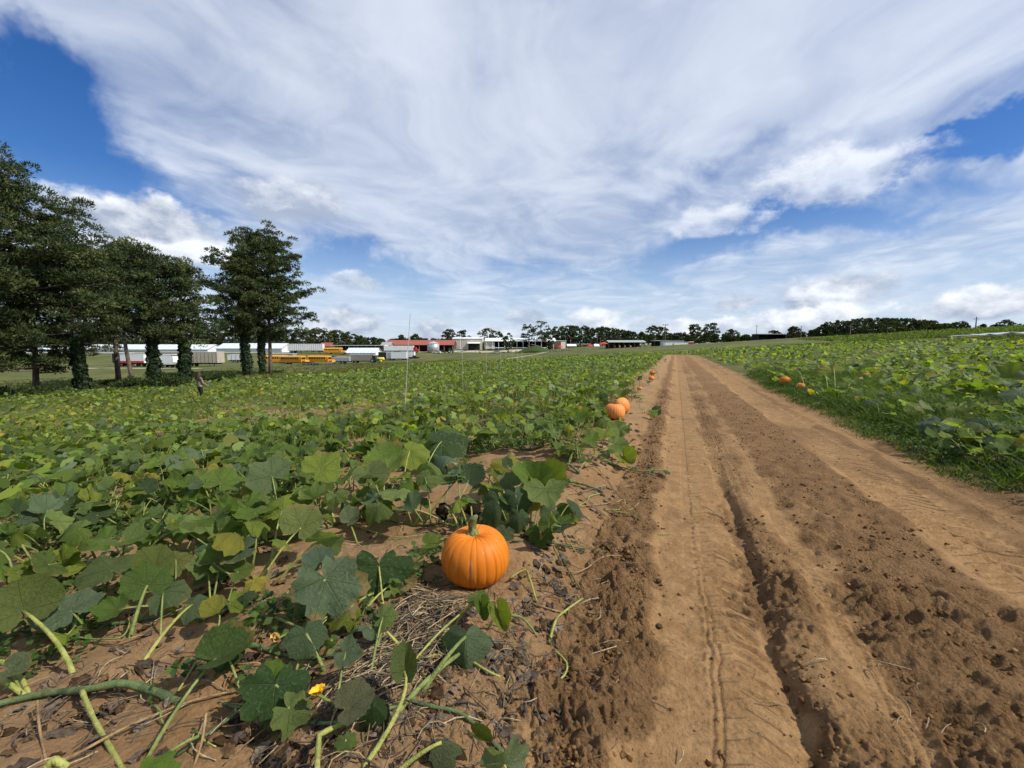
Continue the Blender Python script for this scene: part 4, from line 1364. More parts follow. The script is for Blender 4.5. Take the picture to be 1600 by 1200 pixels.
def flower(plant, org, px, py, lift, size, mat, wilt=False, seed=1):
    rg = np.random.default_rng(seed)
    p = pt(px, py, lift)
    o = link('flower', None, plant, p - org, (R(rg.uniform(10, 40)), R(rg.uniform(-20, 20)), rg.uniform(0, 6)))
    for i in range(5):
        a = 2 * math.pi * i / 5
        V, F = [], []
        for j in range(6):
            f = j / 5
            r = size * (0.10 + 0.42 * f) if not wilt else size * (0.10 + 0.16 * f)
            z = size * (0.75 * f - 0.35 * f * f * (1 if not wilt else -0.4))
            w = size * (0.12 + 0.26 * math.sin(math.pi * min(f * 0.92 + 0.05, 1)))
            for k in (-1, 0, 1):
                rr = r - (0.05 * size if k == 0 else 0)
                V.append((rr * math.cos(a) - k * w * math.sin(a), rr * math.sin(a) + k * w * math.cos(a), z + rg.normal(0, 0.02) * size))
        for j in range(5):
            for k in range(2):
                F.append((j * 3 + k, j * 3 + k + 1, j * 3 + k + 4, j * 3 + k + 3))
        MB().add(V, F).build('petal', mat, o, True)
    g0 = onground(px, py + 18) - p
    MB().tube([g0, g0 * 0.4, (0, 0, 0)], [0.005, 0.005, 0.006], 6).build('flower_stalk', M_STALK, o, True)
    return o


flower(B, bo, 497, 1085, 0.10, 0.055, M_PETAL, False, 3)
flower(A, ao, 434, 998, 0.12, 0.045, M_WILT, True, 4)

C_, co_ = front_plant('low pumpkin plant with drooping leaves just in front of the large pumpkin', 690, 1060)
hero(C_, co_, 728, 995, 0.14, 95, -90, 0.72, 8, BL[1], (650, 1090), 0.011, M_STALK, 1.25)
hero(C_, co_, 778, 955, 0.12, 72, -75, 0.8, 9, GR[4], (760, 985), 0.005, None, 0.65)
hero(C_, co_, 745, 932, 0.15, 40, -50, 0.5, 10, GR[3], (700, 990), 0.007, M_STALKY)
hero(C_, co_, 752, 945, 0.13, 58, -80, 0.75, 9, GR[0], None, widen=0.6)
hero(C_, co_, 788, 1195, 0.10, 105, 78, -0.55, 7, PALE, (800, 1240), 0.007, M_STALKY, 0.95)
hero(C_, co_, 690, 1160, 0.10, 75, 5, 0.5, 8, (0.14, 0.165, 0.09), (600, 1215), 0.009, M_STALKY, 0.8)
hero(C_, co_, 745, 1150, 0.10, 60, -40, 0.6, 9, OLIVE, None, widen=0.5)
px_vine(C_, co_, [(620, 1115, .01), (660, 1070, .04), (700, 1035, .06), (735, 1010, .08)], 0.013, 0.010, M_STALK, 'stalk')
px_vine(C_, co_, [(610, 1070, .02), (640, 1040, .05), (690, 985, .07), (745, 938, .10)], 0.007, 0.006, M_STALKY, 'stalk')
px_vine(C_, co_, [(740, 1035, .03), (765, 1050, .03), (795, 1063, .0)], 0.007, 0.005, M_STALKY, 'stalk')
px_vine(C_, co_, [(640, 1095, .02), (680, 1105, .02), (720, 1115, .03), (760, 1150, .03), (790, 1180, .02)], 0.010, 0.008, M_VINE)

D, do_ = front_plant('bushy pumpkin plant with bluish drooping leaves right behind the large pumpkin', 815, 835)
for a in [(778, 770, .34, 100, -95, .75, 4, BL[2], (800, 835)), (806, 760, .36, 85, -70, .7, 4, BL[0], (812, 835)), (822, 765, .30, 75, -88, .8, 0, (0.19, 0.19, 0.03), (822, 836)),
          (862, 785, .22, 62, -150, .6, 1, BL[1], (850, 835)), (888, 775, .24, 72, -60, .65, 8, BL[2], (860, 836)), (843, 815, .16, 66, -80, .75, 6, GR[2], (838, 846)),
          (836, 745, .40, 105, 120, .45, 9, GR[1], (826, 836)), (850, 740, .40, 100, -40, .5, 9, GR[4], (832, 836)), (800, 745, .38, 70, 150, .5, 2, BL[1], (806, 835)),
          (790, 815, .14, 50, -100, .7, 1, BL[0], (800, 840)), (870, 805, .16, 50, -20, .6, 2, GR[3], (856, 838)), (810, 790, .24, 60, -90, .7, 4, BL[2], (814, 838))]:
    hero(D, do_, a[0], a[1] + 14, a[2] * .72, a[3] * .80, *a[4:8], a[8], 0.006, M_STALK)
hero(D, do_, 668, 850, 0.07, 45, 10, 0.5, 3, GR[1], (690, 870), 0.004)
px_vine(D, do_, [(800, 845, .02), (860, 848, .03), (900, 855, .02), (945, 862, .01)], 0.009, 0.006, M_VINE)


# big near leaves along the front rim of the left patch
E_, eo = front_plant('pumpkin plant with large lit leaves leaning over the bare sand', 460, 900)
for a in [(470, 825, .24, 95, 70, .55, 3, (0.15, 0.18, 0.05), (400, 915)), (500, 845, .20, 85, 20, -.5, 1, (0.11, 0.15, 0.04), (430, 910)), (545, 815, .16, 45, 60, .6, 9, PALE, (560, 850)),
          (440, 800, .28, 80, 110, .5, 1, GR[4], (420, 890)), (500, 735, .42, 90, 60, .45, 0, GR[4], (500, 800)), (575, 740, .36, 75, -60, .6, 3, (0.14, 0.17, 0.06), (580, 800)),
          (600, 720, .40, 80, 110, .5, 2, GR[1], (600, 790)), (640, 705, .42, 80, -20, .45, 1, GR[4], (625, 780)), (670, 725, .34, 60, -40, .5, 8, GR[3], (640, 775)), (690, 690, .40, 105, 25, .4, 1, DARK, (650, 770)),
          (425, 745, .40, 85, 150, .72, 0, (0.13, 0.17, 0.075), (440, 830)), (345, 755, .36, 80, 90, .4, 0, GR[1], (350, 830))]:
    hero(E_, eo, *a[:8], a[8], 0.008, M_STALK if a[0] % 2 else M_STALKY)
px_vine(E_, eo, [(560, 800, .02), (540, 790, .05), (548, 815, .03), (580, 830, .02), (620, 840, .02), (660, 835, .01)], 0.007, 0.005, M_STALKY, 'stalk')
px_vine(E_, eo, [(345, 960, .02), (400, 915, .02), (450, 890, .02), (500, 870, .03)], 0.010, 0.008, M_VINE)

# right roadside: plant with bluish flopping leaves, and the yellow one beside the pumpkins
F_, fo = front_plant('pumpkin plant with big silvery bluish leaves on the right road bank', 1520, 690)
for a in [(1470, 660, .24, 70, -150, .35, 6, (0.10, 0.145, 0.12), (1490, 690)), (1545, 660, .26, 80, -100, .4, 4, (0.10, 0.145, 0.12), (1540, 695)), (1590, 655, .28, 70, -60, .4, 4, (0.11, 0.15, 0.13), (1580, 690)),
          (1500, 650, .22, 60, 0, .3, 6, BL[1], (1510, 690)), (1500, 668, .16, 55, 20, .4, 2, (0.12, 0.17, 0.03), (1505, 695)), (1440, 640, .2, 50, 100, .4, 0, GR[4], (1450, 680)),
          (1578, 592, .45, 60, 90, .5, 2, (0.15, 0.19, 0.035), (1575, 640)), (1595, 615, .4, 60, 150, .35, 1, BL[1], (1590, 645)), (1400, 625, .2, 45, 60, .4, 1, (0.17, 0.2, 0.04), (1405, 660)), (1370, 630, .2, 40, 120, .4, 1, BL[1], (1375, 660))]:
    hero(F_, fo, *a[:8], a[8], 0.008, M_STALK)
K_, ko = front_plant('pumpkin plant with yellow green leaves and fanned pale stalks beside the right roadside pumpkins', 1300, 625)
for a in [(1300, 580, .34, 42, 90, .5, 10, (0.24, 0.26, 0.04), (1305, 622)), (1310, 605, .26, 36, -60, .6, 1, (0.13, 0.17, 0.04), (1310, 630)), (1270, 610, .18, 30, -70, .6, 3, (0.14, 0.17, 0.06), (1290, 628)),
          (1330, 600, .24, 34, 30, .4, 2, GR[4], (1320, 628)), (1285, 590, .24, 32, 150, .4, 0, YE[0], (1295, 625)), (1240, 585, .24, 34, 100, .4, 0, GR[1], (1260, 620))]:
    hero(K_, ko, *a[:8], a[8], 0.008, M_STALKY)
for k in range(8):
    px_vine(K_, ko, [(1265 + 2 * k, 632 - 3 * k, .02 + .012 * k), (1290, 630 - 2.5 * k, .06 + .012 * k), (1325 + 2 * k, 634 - 4 * k, .03)], 0.008, 0.006, M_STALKY, 'stalk', n=8)

# left bank, beside the salmon pair
L_, lo = front_plant('pumpkin plant with green leaves on the road bank in front of the salmon pumpkins', 950, 705)
for a in [(945, 680, .2, 48, 100, .4, 10, GR[4], (940, 705)), (960, 695, .18, 50, -20, .45, 0, GR[3], (950, 712)), (975, 715, .12, 46, -60, .6, 9, GR[4], (965, 722)), (925, 690, .2, 46, 160, .4, 2, GR[1], (930, 708)),
          (965, 670, .22, 44, 80, .4, 3, GR[0], (955, 700)), (1028, 640, .14, 26, 180, .5, 1, DARK, (1020, 652)), (1018, 645, .14, 24, 20, .5, 1, GR[1], (1015, 655)), (935, 625, .34, 40, -90, .7, 3, GR[2], (940, 650))]:
    hero(L_, lo, *a[:8], a[8], 0.006, M_STALKY)
px_vine(L_, lo, [(905, 705, .02), (915, 690, .14), (935, 700, .12), (960, 705, .1)], 0.006, 0.005, M_STALKY, 'stalk', n=10)
px_vine(L_, lo, [(870, 740, .02), (925, 728, .03), (945, 745, .02), (965, 770, .01)], 0.008, 0.005, M_DRYVINE, 'dry_stalk', n=12)
px_vine(L_, lo, [(1000, 620, .1), (1010, 640, .08), (985, 645, .02)], 0.006, 0.006, M_STALKY, 'stalk', n=8)

# loose stalks on the bank
Q_, qo = front_plant('leafless pale vine stalks trailing over the sandy bank round the large pumpkin', 880, 980)
px_vine(Q_, qo, [(795, 905, .04), (820, 890, .08), (828, 905, .06), (840, 945, .01)], 0.007, 0.006, M_STALKY, 'stalk', n=10)
px_vine(Q_, qo, [(780, 962, .03), (815, 965, .05), (840, 995, .01)], 0.009, 0.006, M_STALK, 'stalk', n=10)
px_vine(Q_, qo, [(858, 1005, .01), (868, 970, .06), (880, 957, .07), (910, 935, .07)], 0.009, 0.006, M_STALKY, 'stalk', n=10)
px_vine(Q_, qo, [(830, 942, .02), (870, 955, .02), (905, 962, .03), (935, 968, .03), (938, 950, .04)], 0.007, 0.004, M_DRYVINE, 'dry_stalk', n=12)
px_vine(Q_, qo, [(855, 975, .02), (890, 1010, .02), (922, 1045, .01)], 0.005, 0.004, M_VINE, n=8)
px_vine(Q_, qo, [(865, 1015, .01), (885, 1035, .03), (882, 1055, .03), (862, 1070, .02)], 0.007, 0.005, M_STALKY, 'stalk', n=10)
px_vine(Q_, qo, [(865, 845, .03), (880, 875, .02), (900, 910, .02), (915, 930, .02)], 0.005, 0.004, M_VINE, n=8)
px_vine(Q_, qo, [(890, 760, .03), (930, 790, .02), (955, 815, .02)], 0.006, 0.004, M_DRYVINE, 'dry_stalk', n=8)


# scrappy small plants and trailing vines on the bank up to the track
for i, (px, py, n_, az, lab) in enumerate([(905, 742, 9, 330, 'scrappy pumpkin plant on the sandy bank halfway to the salmon pumpkins'), (870, 716, 9, 90, 'small pumpkin plant left of the trailing dry vine on the bank'), (980, 672, 8, 320, 'low pumpkin plant at the bank edge below the salmon pumpkins'),
                                           (940, 770, 5, 290, 'tiny pumpkin seedling patch beside the loose soil berm'), (1003, 626, 8, 350, 'pumpkin plant on the bank just beyond the salmon pumpkins'), (610, 905, 6, 200, 'small leafy pumpkin shoot on the sand left of the large pumpkin'), (330, 1010, 6, 100, 'small leafy shoot among the vines in the left foreground'), (60, 1000, 7, 60, 'small leafy shoot near the left picture edge in the foreground')]):
    o_ = onground(px, py)
    auto_plant(o_[0], o_[1], R(az), n_, lab, 'scrappy plants on the sandy bank', 1500 + i, 0.13, 0.12, 0.15)
vr = np.random.default_rng(77)
for k in range(26):
    if k < 14: x0, y0 = vr.uniform(860, 985), vr.uniform(670, 880)
    else: x0, y0 = vr.uniform(60, 860), vr.uniform(900, 1150)
    a_ = vr.uniform(-0.6, 3.6); L_px = vr.uniform(35, 95) * (0.7 if y0 < 800 else 1.3)
    pts_ = [(x0 + math.cos(a_) * L_px * f + vr.normal(0, 5), y0 + math.sin(a_) * L_px * 0.5 * f + vr.normal(0, 4), 0.012 + 0.03 * math.sin(math.pi * f) * vr.uniform(0, 1)) for f in (0, .33, .66, 1)]
    px_vine(Q_, qo, pts_, 0.0062, 0.0032, [M_STALKY, M_STALK, M_DRYVINE, M_DRYVINE][k % 4], ['stalk', 'stalk', 'dry_stalk', 'dry_stalk'][k % 4], n=10)


# ------------------------------------------------------------------ litter, straw and clods
def litter_material():
    m, g, out = material('dead_leaf')
    col = g.new('ShaderNodeAttribute', attribute_name='tint').outputs['Color']
    p = g.new('ShaderNodeTexCoord').outputs['Object']
    n = g.noise(p, 60.0, 5, 0.7)
    c = g.mix(g.step(n, 0.35, 0.7), col, g.mix(1.0, col, (0.45, 0.42, 0.42), 'MULTIPLY'))
    principled(g, out, c, 1.0, 0.03, normal=bump(g, n, 0.8, 0.01))
    return m


M_LITTER = litter_material()


def dead_leaves(name, x, y, size, label, seed, pal):
    """shrivelled leaves: crumpled small sheets"""
    rg = np.random.default_rng(seed)
    Vs, Fs, Ts, off = [], [], [], 0
    k = 7
    gx, gy = np.meshgrid(np.linspace(-1, 1, k), np.linspace(-1, 1, k))
    q = np.array([(j * k + i, j * k + i + 1, (j + 1) * k + i + 1, (j + 1) * k + i) for j in range(k - 1) for i in range(k - 1)])
    for i in range(len(x)):
        r = np.hypot(gx, gy); sh = 1 / np.maximum(1, r * 0.9)
        X, Y = gx * sh, gy * sh * rg.uniform(0.4, 0.9)
        o = rg.uniform(0, 99)
        Z = 0.75 * fbm(X + o, Y - o, 1.5, 3, 0.7, seed=int(seed + i)) + 0.25
        X = X + 0.5 * fbm(X + o, Y, 1.8, 2, seed=seed + 1); Y = Y + 0.5 * fbm(X, Y + o, 1.8, 2, seed=seed + 2)
        a = rg.uniform(0, 6.28); ca, sa = math.cos(a), math.sin(a)
        s = size * rg.uniform(0.5, 1.3)
        V = np.stack([(X * ca - Y * sa) * s + x[i], (X * sa + Y * ca) * s + y[i], Z * s * 1.15], -1).reshape(-1, 3)
        V[:, 2] = np.maximum(V[:, 2], 0.002) + HF(V[:, 0], V[:, 1])
        Vs.append(V); Fs.append(q + off); off += len(V)
        Ts.append(np.tile(np.array(pal[rg.integers(len(pal))]) * rg.uniform(0.7, 1.3), (len(V), 1)))
    me = poly_mesh(name, np.concatenate(Vs), np.concatenate(Fs), M_LITTER, True, {'tint': np.concatenate(Ts)})
    return link(name, me, kind='stuff', label=label, category='litter')


def px_cloud(n, px, py, sx, sy, rg):
    return onground_many(px + rg.normal(0, sx, n), np.maximum(py + rg.normal(0, sy, n), 600))[:, :2]


rg = np.random.default_rng(611)
cl = [px_cloud(n, *a, rg) for n, a in [(120, (640, 1020, 70, 65)), (60, (840, 935, 35, 40)), (40, (850, 1080, 25, 40)), (80, (700, 1100, 80, 50)), (50, (780, 1040, 35, 45)), (50, (430, 1130, 70, 45)), (40, (300, 1000, 120, 40)),
                                       (22, (860, 870, 35, 30)), (25, (620, 900, 60, 25)), (14, (400, 890, 40, 15)), (70, (120, 1110, 110, 55)), (12, (700, 820, 30, 20)), (60, (940, 750, 35, 50)), (40, (980, 690, 22, 25)), (40, (890, 820, 40, 40)), (14, (330, 900, 60, 20)), (60, (520, 1170, 100, 25))]]
P = np.concatenate(cl)
dead_leaves('leaf_litter', P[:, 0], P[:, 1], 0.031, 'shrivelled grey and brown dead leaves on the bank round the large pumpkin', 612,
            [(0.070, 0.054, 0.040), (0.115, 0.090, 0.068), (0.19, 0.155, 0.115), (0.080, 0.048, 0.026), (0.15, 0.095, 0.050)])

# hanging dead leaves behind the pumpkin
Z_, zo = front_plant('two withered leaf stalks with black hanging leaves behind the large pumpkin', 720, 848)
for (px, py, lf, b) in [(692, 790, .17, (722, 846)), (735, 790, .18, (735, 848))]:
    pos = pt(px, py, lf)
    add_stalk(Z_, zo, onground(*b), pos, 0.008, M_STALKY, np.array([0.05, 0, 0.1]))
    rg2 = np.random.default_rng(px)
    V, F = [], []
    for j in range(9):
        for i in range(9):
            a = 2 * math.pi * i / 8
            r = 0.018 + 0.035 * math.sin(math.pi * min(j / 8 + .1, 1)) * (1 + 0.5 * math.sin(3 * a + j))
            V.append(pos - zo + np.array([r * math.cos(a) + rg2.normal(0, .006) + 0.01 * (px > 700) * j * .5, r * math.sin(a) * 0.6, 0.015 - 0.016 * j + rg2.normal(0, .006)]))
    for j in range(8):
        for i in range(8):
            F.append((j * 9 + i, j * 9 + i + 1, (j + 1) * 9 + i + 1, (j + 1) * 9 + i))
    me = poly_mesh('withered_leaf', np.array(V), np.array(F), M_LITTER, True, {'tint': np.tile([[0.035, 0.026, 0.018]], (len(V), 1))})
    link('withered_leaf', me, Z_)


def straws(name, P, dirs, length, rad, pal, label, seed, zmax=0.03):
    rg = np.random.default_rng(seed)
    Vs, Fs, Ts, off = [], [], [], 0
    for i in range(len(P)):
        L = length * rg.uniform(0.3, 1.3); az = dirs[i] + rg.normal(0, 0.35); cv = rg.normal(0, 1.2)
        pts = []
        x, y = P[i]
        lift0, lift1 = rg.uniform(0.004, zmax), rg.uniform(0.004, zmax)
        for k in range(5):
            f = k / 4
            pts.append((x, y, lift0 + (lift1 - lift0) * f + 0.012 * math.sin(f * math.pi)))
            az += cv * 0.25
            x += math.sin(az) * L / 4; y += math.cos(az) * L / 4
        pts = np.array(pts)
        pts[:, 2] += HF(pts[:, 0], pts[:, 1])
        v, f = tube_arrays(list(pts), [rad * rg.uniform(0.5, 1.4)] * 5, 4)
        Vs.append(np.array(v)); Fs.append(np.array(f) + off); off += len(v)
        Ts.append(np.tile(np.array(pal[rg.integers(len(pal))]) * rg.uniform(0.7, 1.2), (len(v), 1)))
    me = poly_mesh(name, np.concatenate(Vs), np.concatenate(Fs), M_LITTER, True, {'tint': np.concatenate(Ts)})
    return link(name, me, kind='stuff', label=label, category='straw')


STRAW = [(0.30, 0.23, 0.13), (0.42, 0.34, 0.21), (0.20, 0.15, 0.09), (0.14, 0.12, 0.10), (0.11, 0.09, 0.075)]
rg = np.random.default_rng(631)
# rope of dead vines leading down from the pumpkin
f = rg.uniform(0, 1, 340)
rope = onground_many(700 - 130 * f + 25 * np.sin(f * 3) + rg.normal(0, 1, 340) * (22 + 22 * f), 925 + 150 * f + rg.normal(0, 1, 340) * (10 + 12 * f))[:, :2]
dirs = list(R(235) + 0.25 * rg.normal(0, 1, 340))
straws('dead_vines', rope, dirs, 0.22, 0.0026, STRAW, 'tangle of dead grey vine strands in front of the large pumpkin', 632, 0.05)
P = np.concatenate([px_cloud(n, *a, rg) for n, a in [(200, (620, 1100, 130, 60)), (70, (850, 960, 60, 60)), (160, (150, 1080, 150, 70)), (60, (650, 900, 80, 35)), (50, (900, 800, 60, 60)), (50, (400, 930, 120, 40)), (40, (930, 950, 20, 80))]])
straws('straw_scraps', P, list(rg.uniform(0, 6.28, len(P))), 0.16, 0.0022, STRAW, 'scattered dry vine strands and straw on the sandy bank', 633, 0.03)
P = np.concatenate([px_cloud(n, *a, rg) for n, a in [(10, (1400, 1030, 100, 80)), (8, (1450, 1100, 60, 40)), (7, (1250, 780, 80, 60)), (6, (1200, 700, 50, 30)), (5, (1100, 1100, 80, 60))]])
straws('road_straw', P, list(rg.uniform(0, 6.28, len(P))), 0.11, 0.0022, STRAW[:2], 'few pale straws lying on the dirt road', 634, 0.02)


def clods(name, x, y, size, label, seed, tint):
    rg = np.random.default_rng(seed)
    t = (1 + 5 ** 0.5) / 2
    ico = np.array([(-1, t, 0), (1, t, 0), (-1, -t, 0), (1, -t, 0), (0, -1, t), (0, 1, t), (0, -1, -t), (0, 1, -t), (t, 0, -1), (t, 0, 1), (-t, 0, -1), (-t, 0, 1)]) / 1.9
    fi = np.array([(0, 11, 5), (0, 5, 1), (0, 1, 7), (0, 7, 10), (0, 10, 11), (1, 5, 9), (5, 11, 4), (11, 10, 2), (10, 7, 6), (7, 1, 8), (3, 9, 4), (3, 4, 2), (3, 2, 6), (3, 6, 8), (3, 8, 9), (4, 9, 5), (2, 4, 11), (6, 2, 10), (8, 6, 7), (9, 8, 1)])
    n = len(x)
    W = ico[None] * rg.uniform(0.6, 1.25, (n, 12, 1)) * rg.uniform(0.7, 1.2, (n, 1, 3))
    W = np.einsum('nij,nkj->nki', rots(n, 0, 0, rg, 1.0), W)
    W[:, :, 2] *= 0.75
    W = W * size[:, None, None] * 0.5
    W[:, :, 0] += x[:, None]; W[:, :, 1] += y[:, None]; W[:, :, 2] += (HF(x, y) + size * 0.12)[:, None]
    FF = (fi[None] + (np.arange(n) * 12)[:, None, None]).reshape(-1, 3)
    T = np.repeat(np.array(tint)[rg.integers(0, len(tint), n)] * rg.uniform(0.75, 1.25, n)[:, None], 12, 0)
    me = poly_mesh(name, W.reshape(-1, 3), FF, M_LITTER, True, {'tint': T})
    return link(name, me, kind='stuff', label=label, category='soil')


SOILS = [(0.12, 0.062, 0.026), (0.19, 0.105, 0.045), (0.28, 0.165, 0.075), (0.155, 0.082, 0.034)]
rg = np.random.default_rng(651)
n = 14000
u_ = 1.2 + rg.uniform(0, 1, n) ** 1.9 * 14
band = rg.choice(5, n, p=[.34, .30, .12, .12, .12])
s_ = np.select([band == 0, band == 1, band == 2, band == 3], [rg.normal(-0.27, 0.10, n), rg.uniform(0.95, 1.8, n), rg.normal(0.62, 0.08, n), rg.uniform(-0.2, 2.9, n)], rg.uniform(-1.9, -0.4, n))
xx, yy = s_ * math.cos(TH) + u_ * math.sin(TH), -s_ * math.sin(TH) + u_ * math.cos(TH)
k = fbm(xx, yy, 2.2, 3, seed=97) > np.where(band >= 3, 0.05, -0.25)
sz = 0.006 + 0.026 * rg.uniform(0, 1, n) ** 4 + 0.004 * rg.uniform(0, 1, n)
clods('soil_clods', xx[k], yy[k], sz[k], 'crumbs and clods of loose soil on the road and its bank', 652, SOILS)
for i, (px, py, w, lab) in enumerate([(1030, 981, 11, 'dark stone lying alone on the pale wheel track'), (1029, 910, 10, 'dark round clod on the left edge of the wheel track'), (1139, 937, 6, 'small dark pebble in the middle of the wheel track'), (978, 979, 11, 'brown clod at the foot of the loose soil berm'), (855, 1048, 22, 'large smooth clod below the large pumpkin on the bank')]):
    p = onground(px, py); s = w * p[1] / FPX
    rg2 = np.random.default_rng(i)
    V, F = [], []
    for j in range(7):
        ph = math.pi * j / 6
        for q in range(9):
            a = 2 * math.pi * q / 9
            r = 0.5 * s * (1 + rg2.normal(0, .09))
            V.append((r * math.sin(ph) * math.cos(a), r * math.sin(ph) * math.sin(a) * .85, r * math.cos(ph) * .75 + .28 * s))
    for j in range(6):
        for q in range(9):
            F.append((j * 9 + q, (j + 1) * 9 + q, (j + 1) * 9 + (q + 1) % 9, j * 9 + (q + 1) % 9))
    me = poly_mesh('stone', np.array(V), np.array(F), M_LITTER, True, {'tint': np.tile([[0.10, 0.065, 0.035] if i < 3 else [0.24, 0.13, 0.055]], (len(V), 1))})
    link('stone', me, loc=p, label=lab, category='stone', group='stones and clods on the road')


# ------------------------------------------------------------------ trees
def needle_material(name, trans):
    m, g, out = material(name)
    col = g.new('ShaderNodeAttribute', attribute_name='tint').outputs['Color']
    b = g.new('ShaderNodeBsdfPrincipled')
    g.put(b.inputs['Base Color'], col)
    b.inputs['Roughness'].default_value = 0.65
    b.inputs['Specular IOR Level'].default_value = 0.2
    tr = g.new('ShaderNodeBsdfTranslucent'); g.put(tr.inputs['Color'], g.mix(1.0, col, (1.3, 1.4, 0.6), 'MULTIPLY'))
    mx = g.new('ShaderNodeMixShader'); mx.inputs[0].default_value = trans
    g.l.new(b.outputs[0], mx.inputs[1]); g.l.new(tr.outputs[0], mx.inputs[2]); g.l.new(mx.outputs[0], out.inputs[0])
    return m


M_NEEDLE = needle_material('pine_needles', 0.18)


def bark_material(name, a, b):
    m, g, out = material(name)
    p = g.new('ShaderNodeTexCoord').outputs['Object']
    n = g.noise(g.v('MULTIPLY', p, (1, 1, 0.25)), 9.0, 6, 0.7)
    principled(g, out, g.mix(g.step(n, 0.35, 0.65), a, b), 0.95, 0.1, normal=bump(g, n, 0.8, 0.05))
    return m


M_BARK = bark_material('pine_bark', (0.075, 0.055, 0.045), (0.20, 0.15, 0.12))


def needle_pads(C, rx, rz, per, rg, ln, wd, pal):
    """triangular needle sprays filling flattened pads round the centres C"""
    n = len(C) * per
    d = rg.normal(size=(n, 3)); d /= np.linalg.norm(d, axis=1, keepdims=True)
    d[:, 2] = np.where(d[:, 2] < -0.25, -d[:, 2], d[:, 2])
    rr = rg.uniform(0.3, 1, n) ** 0.4
    R3 = np.repeat(rx, per); Z3 = np.repeat(rz, per)
    pos = np.repeat(C, per, 0) + d * rr[:, None] * np.stack([R3, R3, Z3], 1)
    dirn = d + rg.normal(0, 0.55, (n, 3)) + np.array([0, 0, 0.35])
    dirn /= np.linalg.norm(dirn, axis=1, keepdims=True)
    side = np.cross(dirn, rg.normal(size=(n, 3))); side /= np.linalg.norm(side, axis=1, keepdims=True) + 1e-9
    L = ln * rg.uniform(0.6, 1.3, n)[:, None]; Wd = wd * rg.uniform(0.6, 1.3, n)[:, None]
    a = pos - side * Wd; b = pos + side * Wd; c = pos + dirn * L
    V = np.stack([a, b, c], 1).reshape(-1, 3)
    F = np.arange(n * 3).reshape(-1, 3)
    pal = np.array(pal)
    padt = pal[rg.integers(0, len(pal), len(C))] * rg.uniform(0.75, 1.3, len(C))[:, None]
    t = np.repeat(padt, per, 0) * rg.uniform(0.75, 1.3, n)[:, None]
    return V, F, np.repeat(t, 3, 0)


PINE_PAL = [(0.036, 0.056, 0.020), (0.050, 0.072, 0.024), (0.068, 0.086, 0.028), (0.040, 0.056, 0.024), (0.085, 0.100, 0.034)]


def zpix(px, py, dep):
    r0 = ray(px, py)
    return CAM_Z + r0[2] * dep / r0[1]


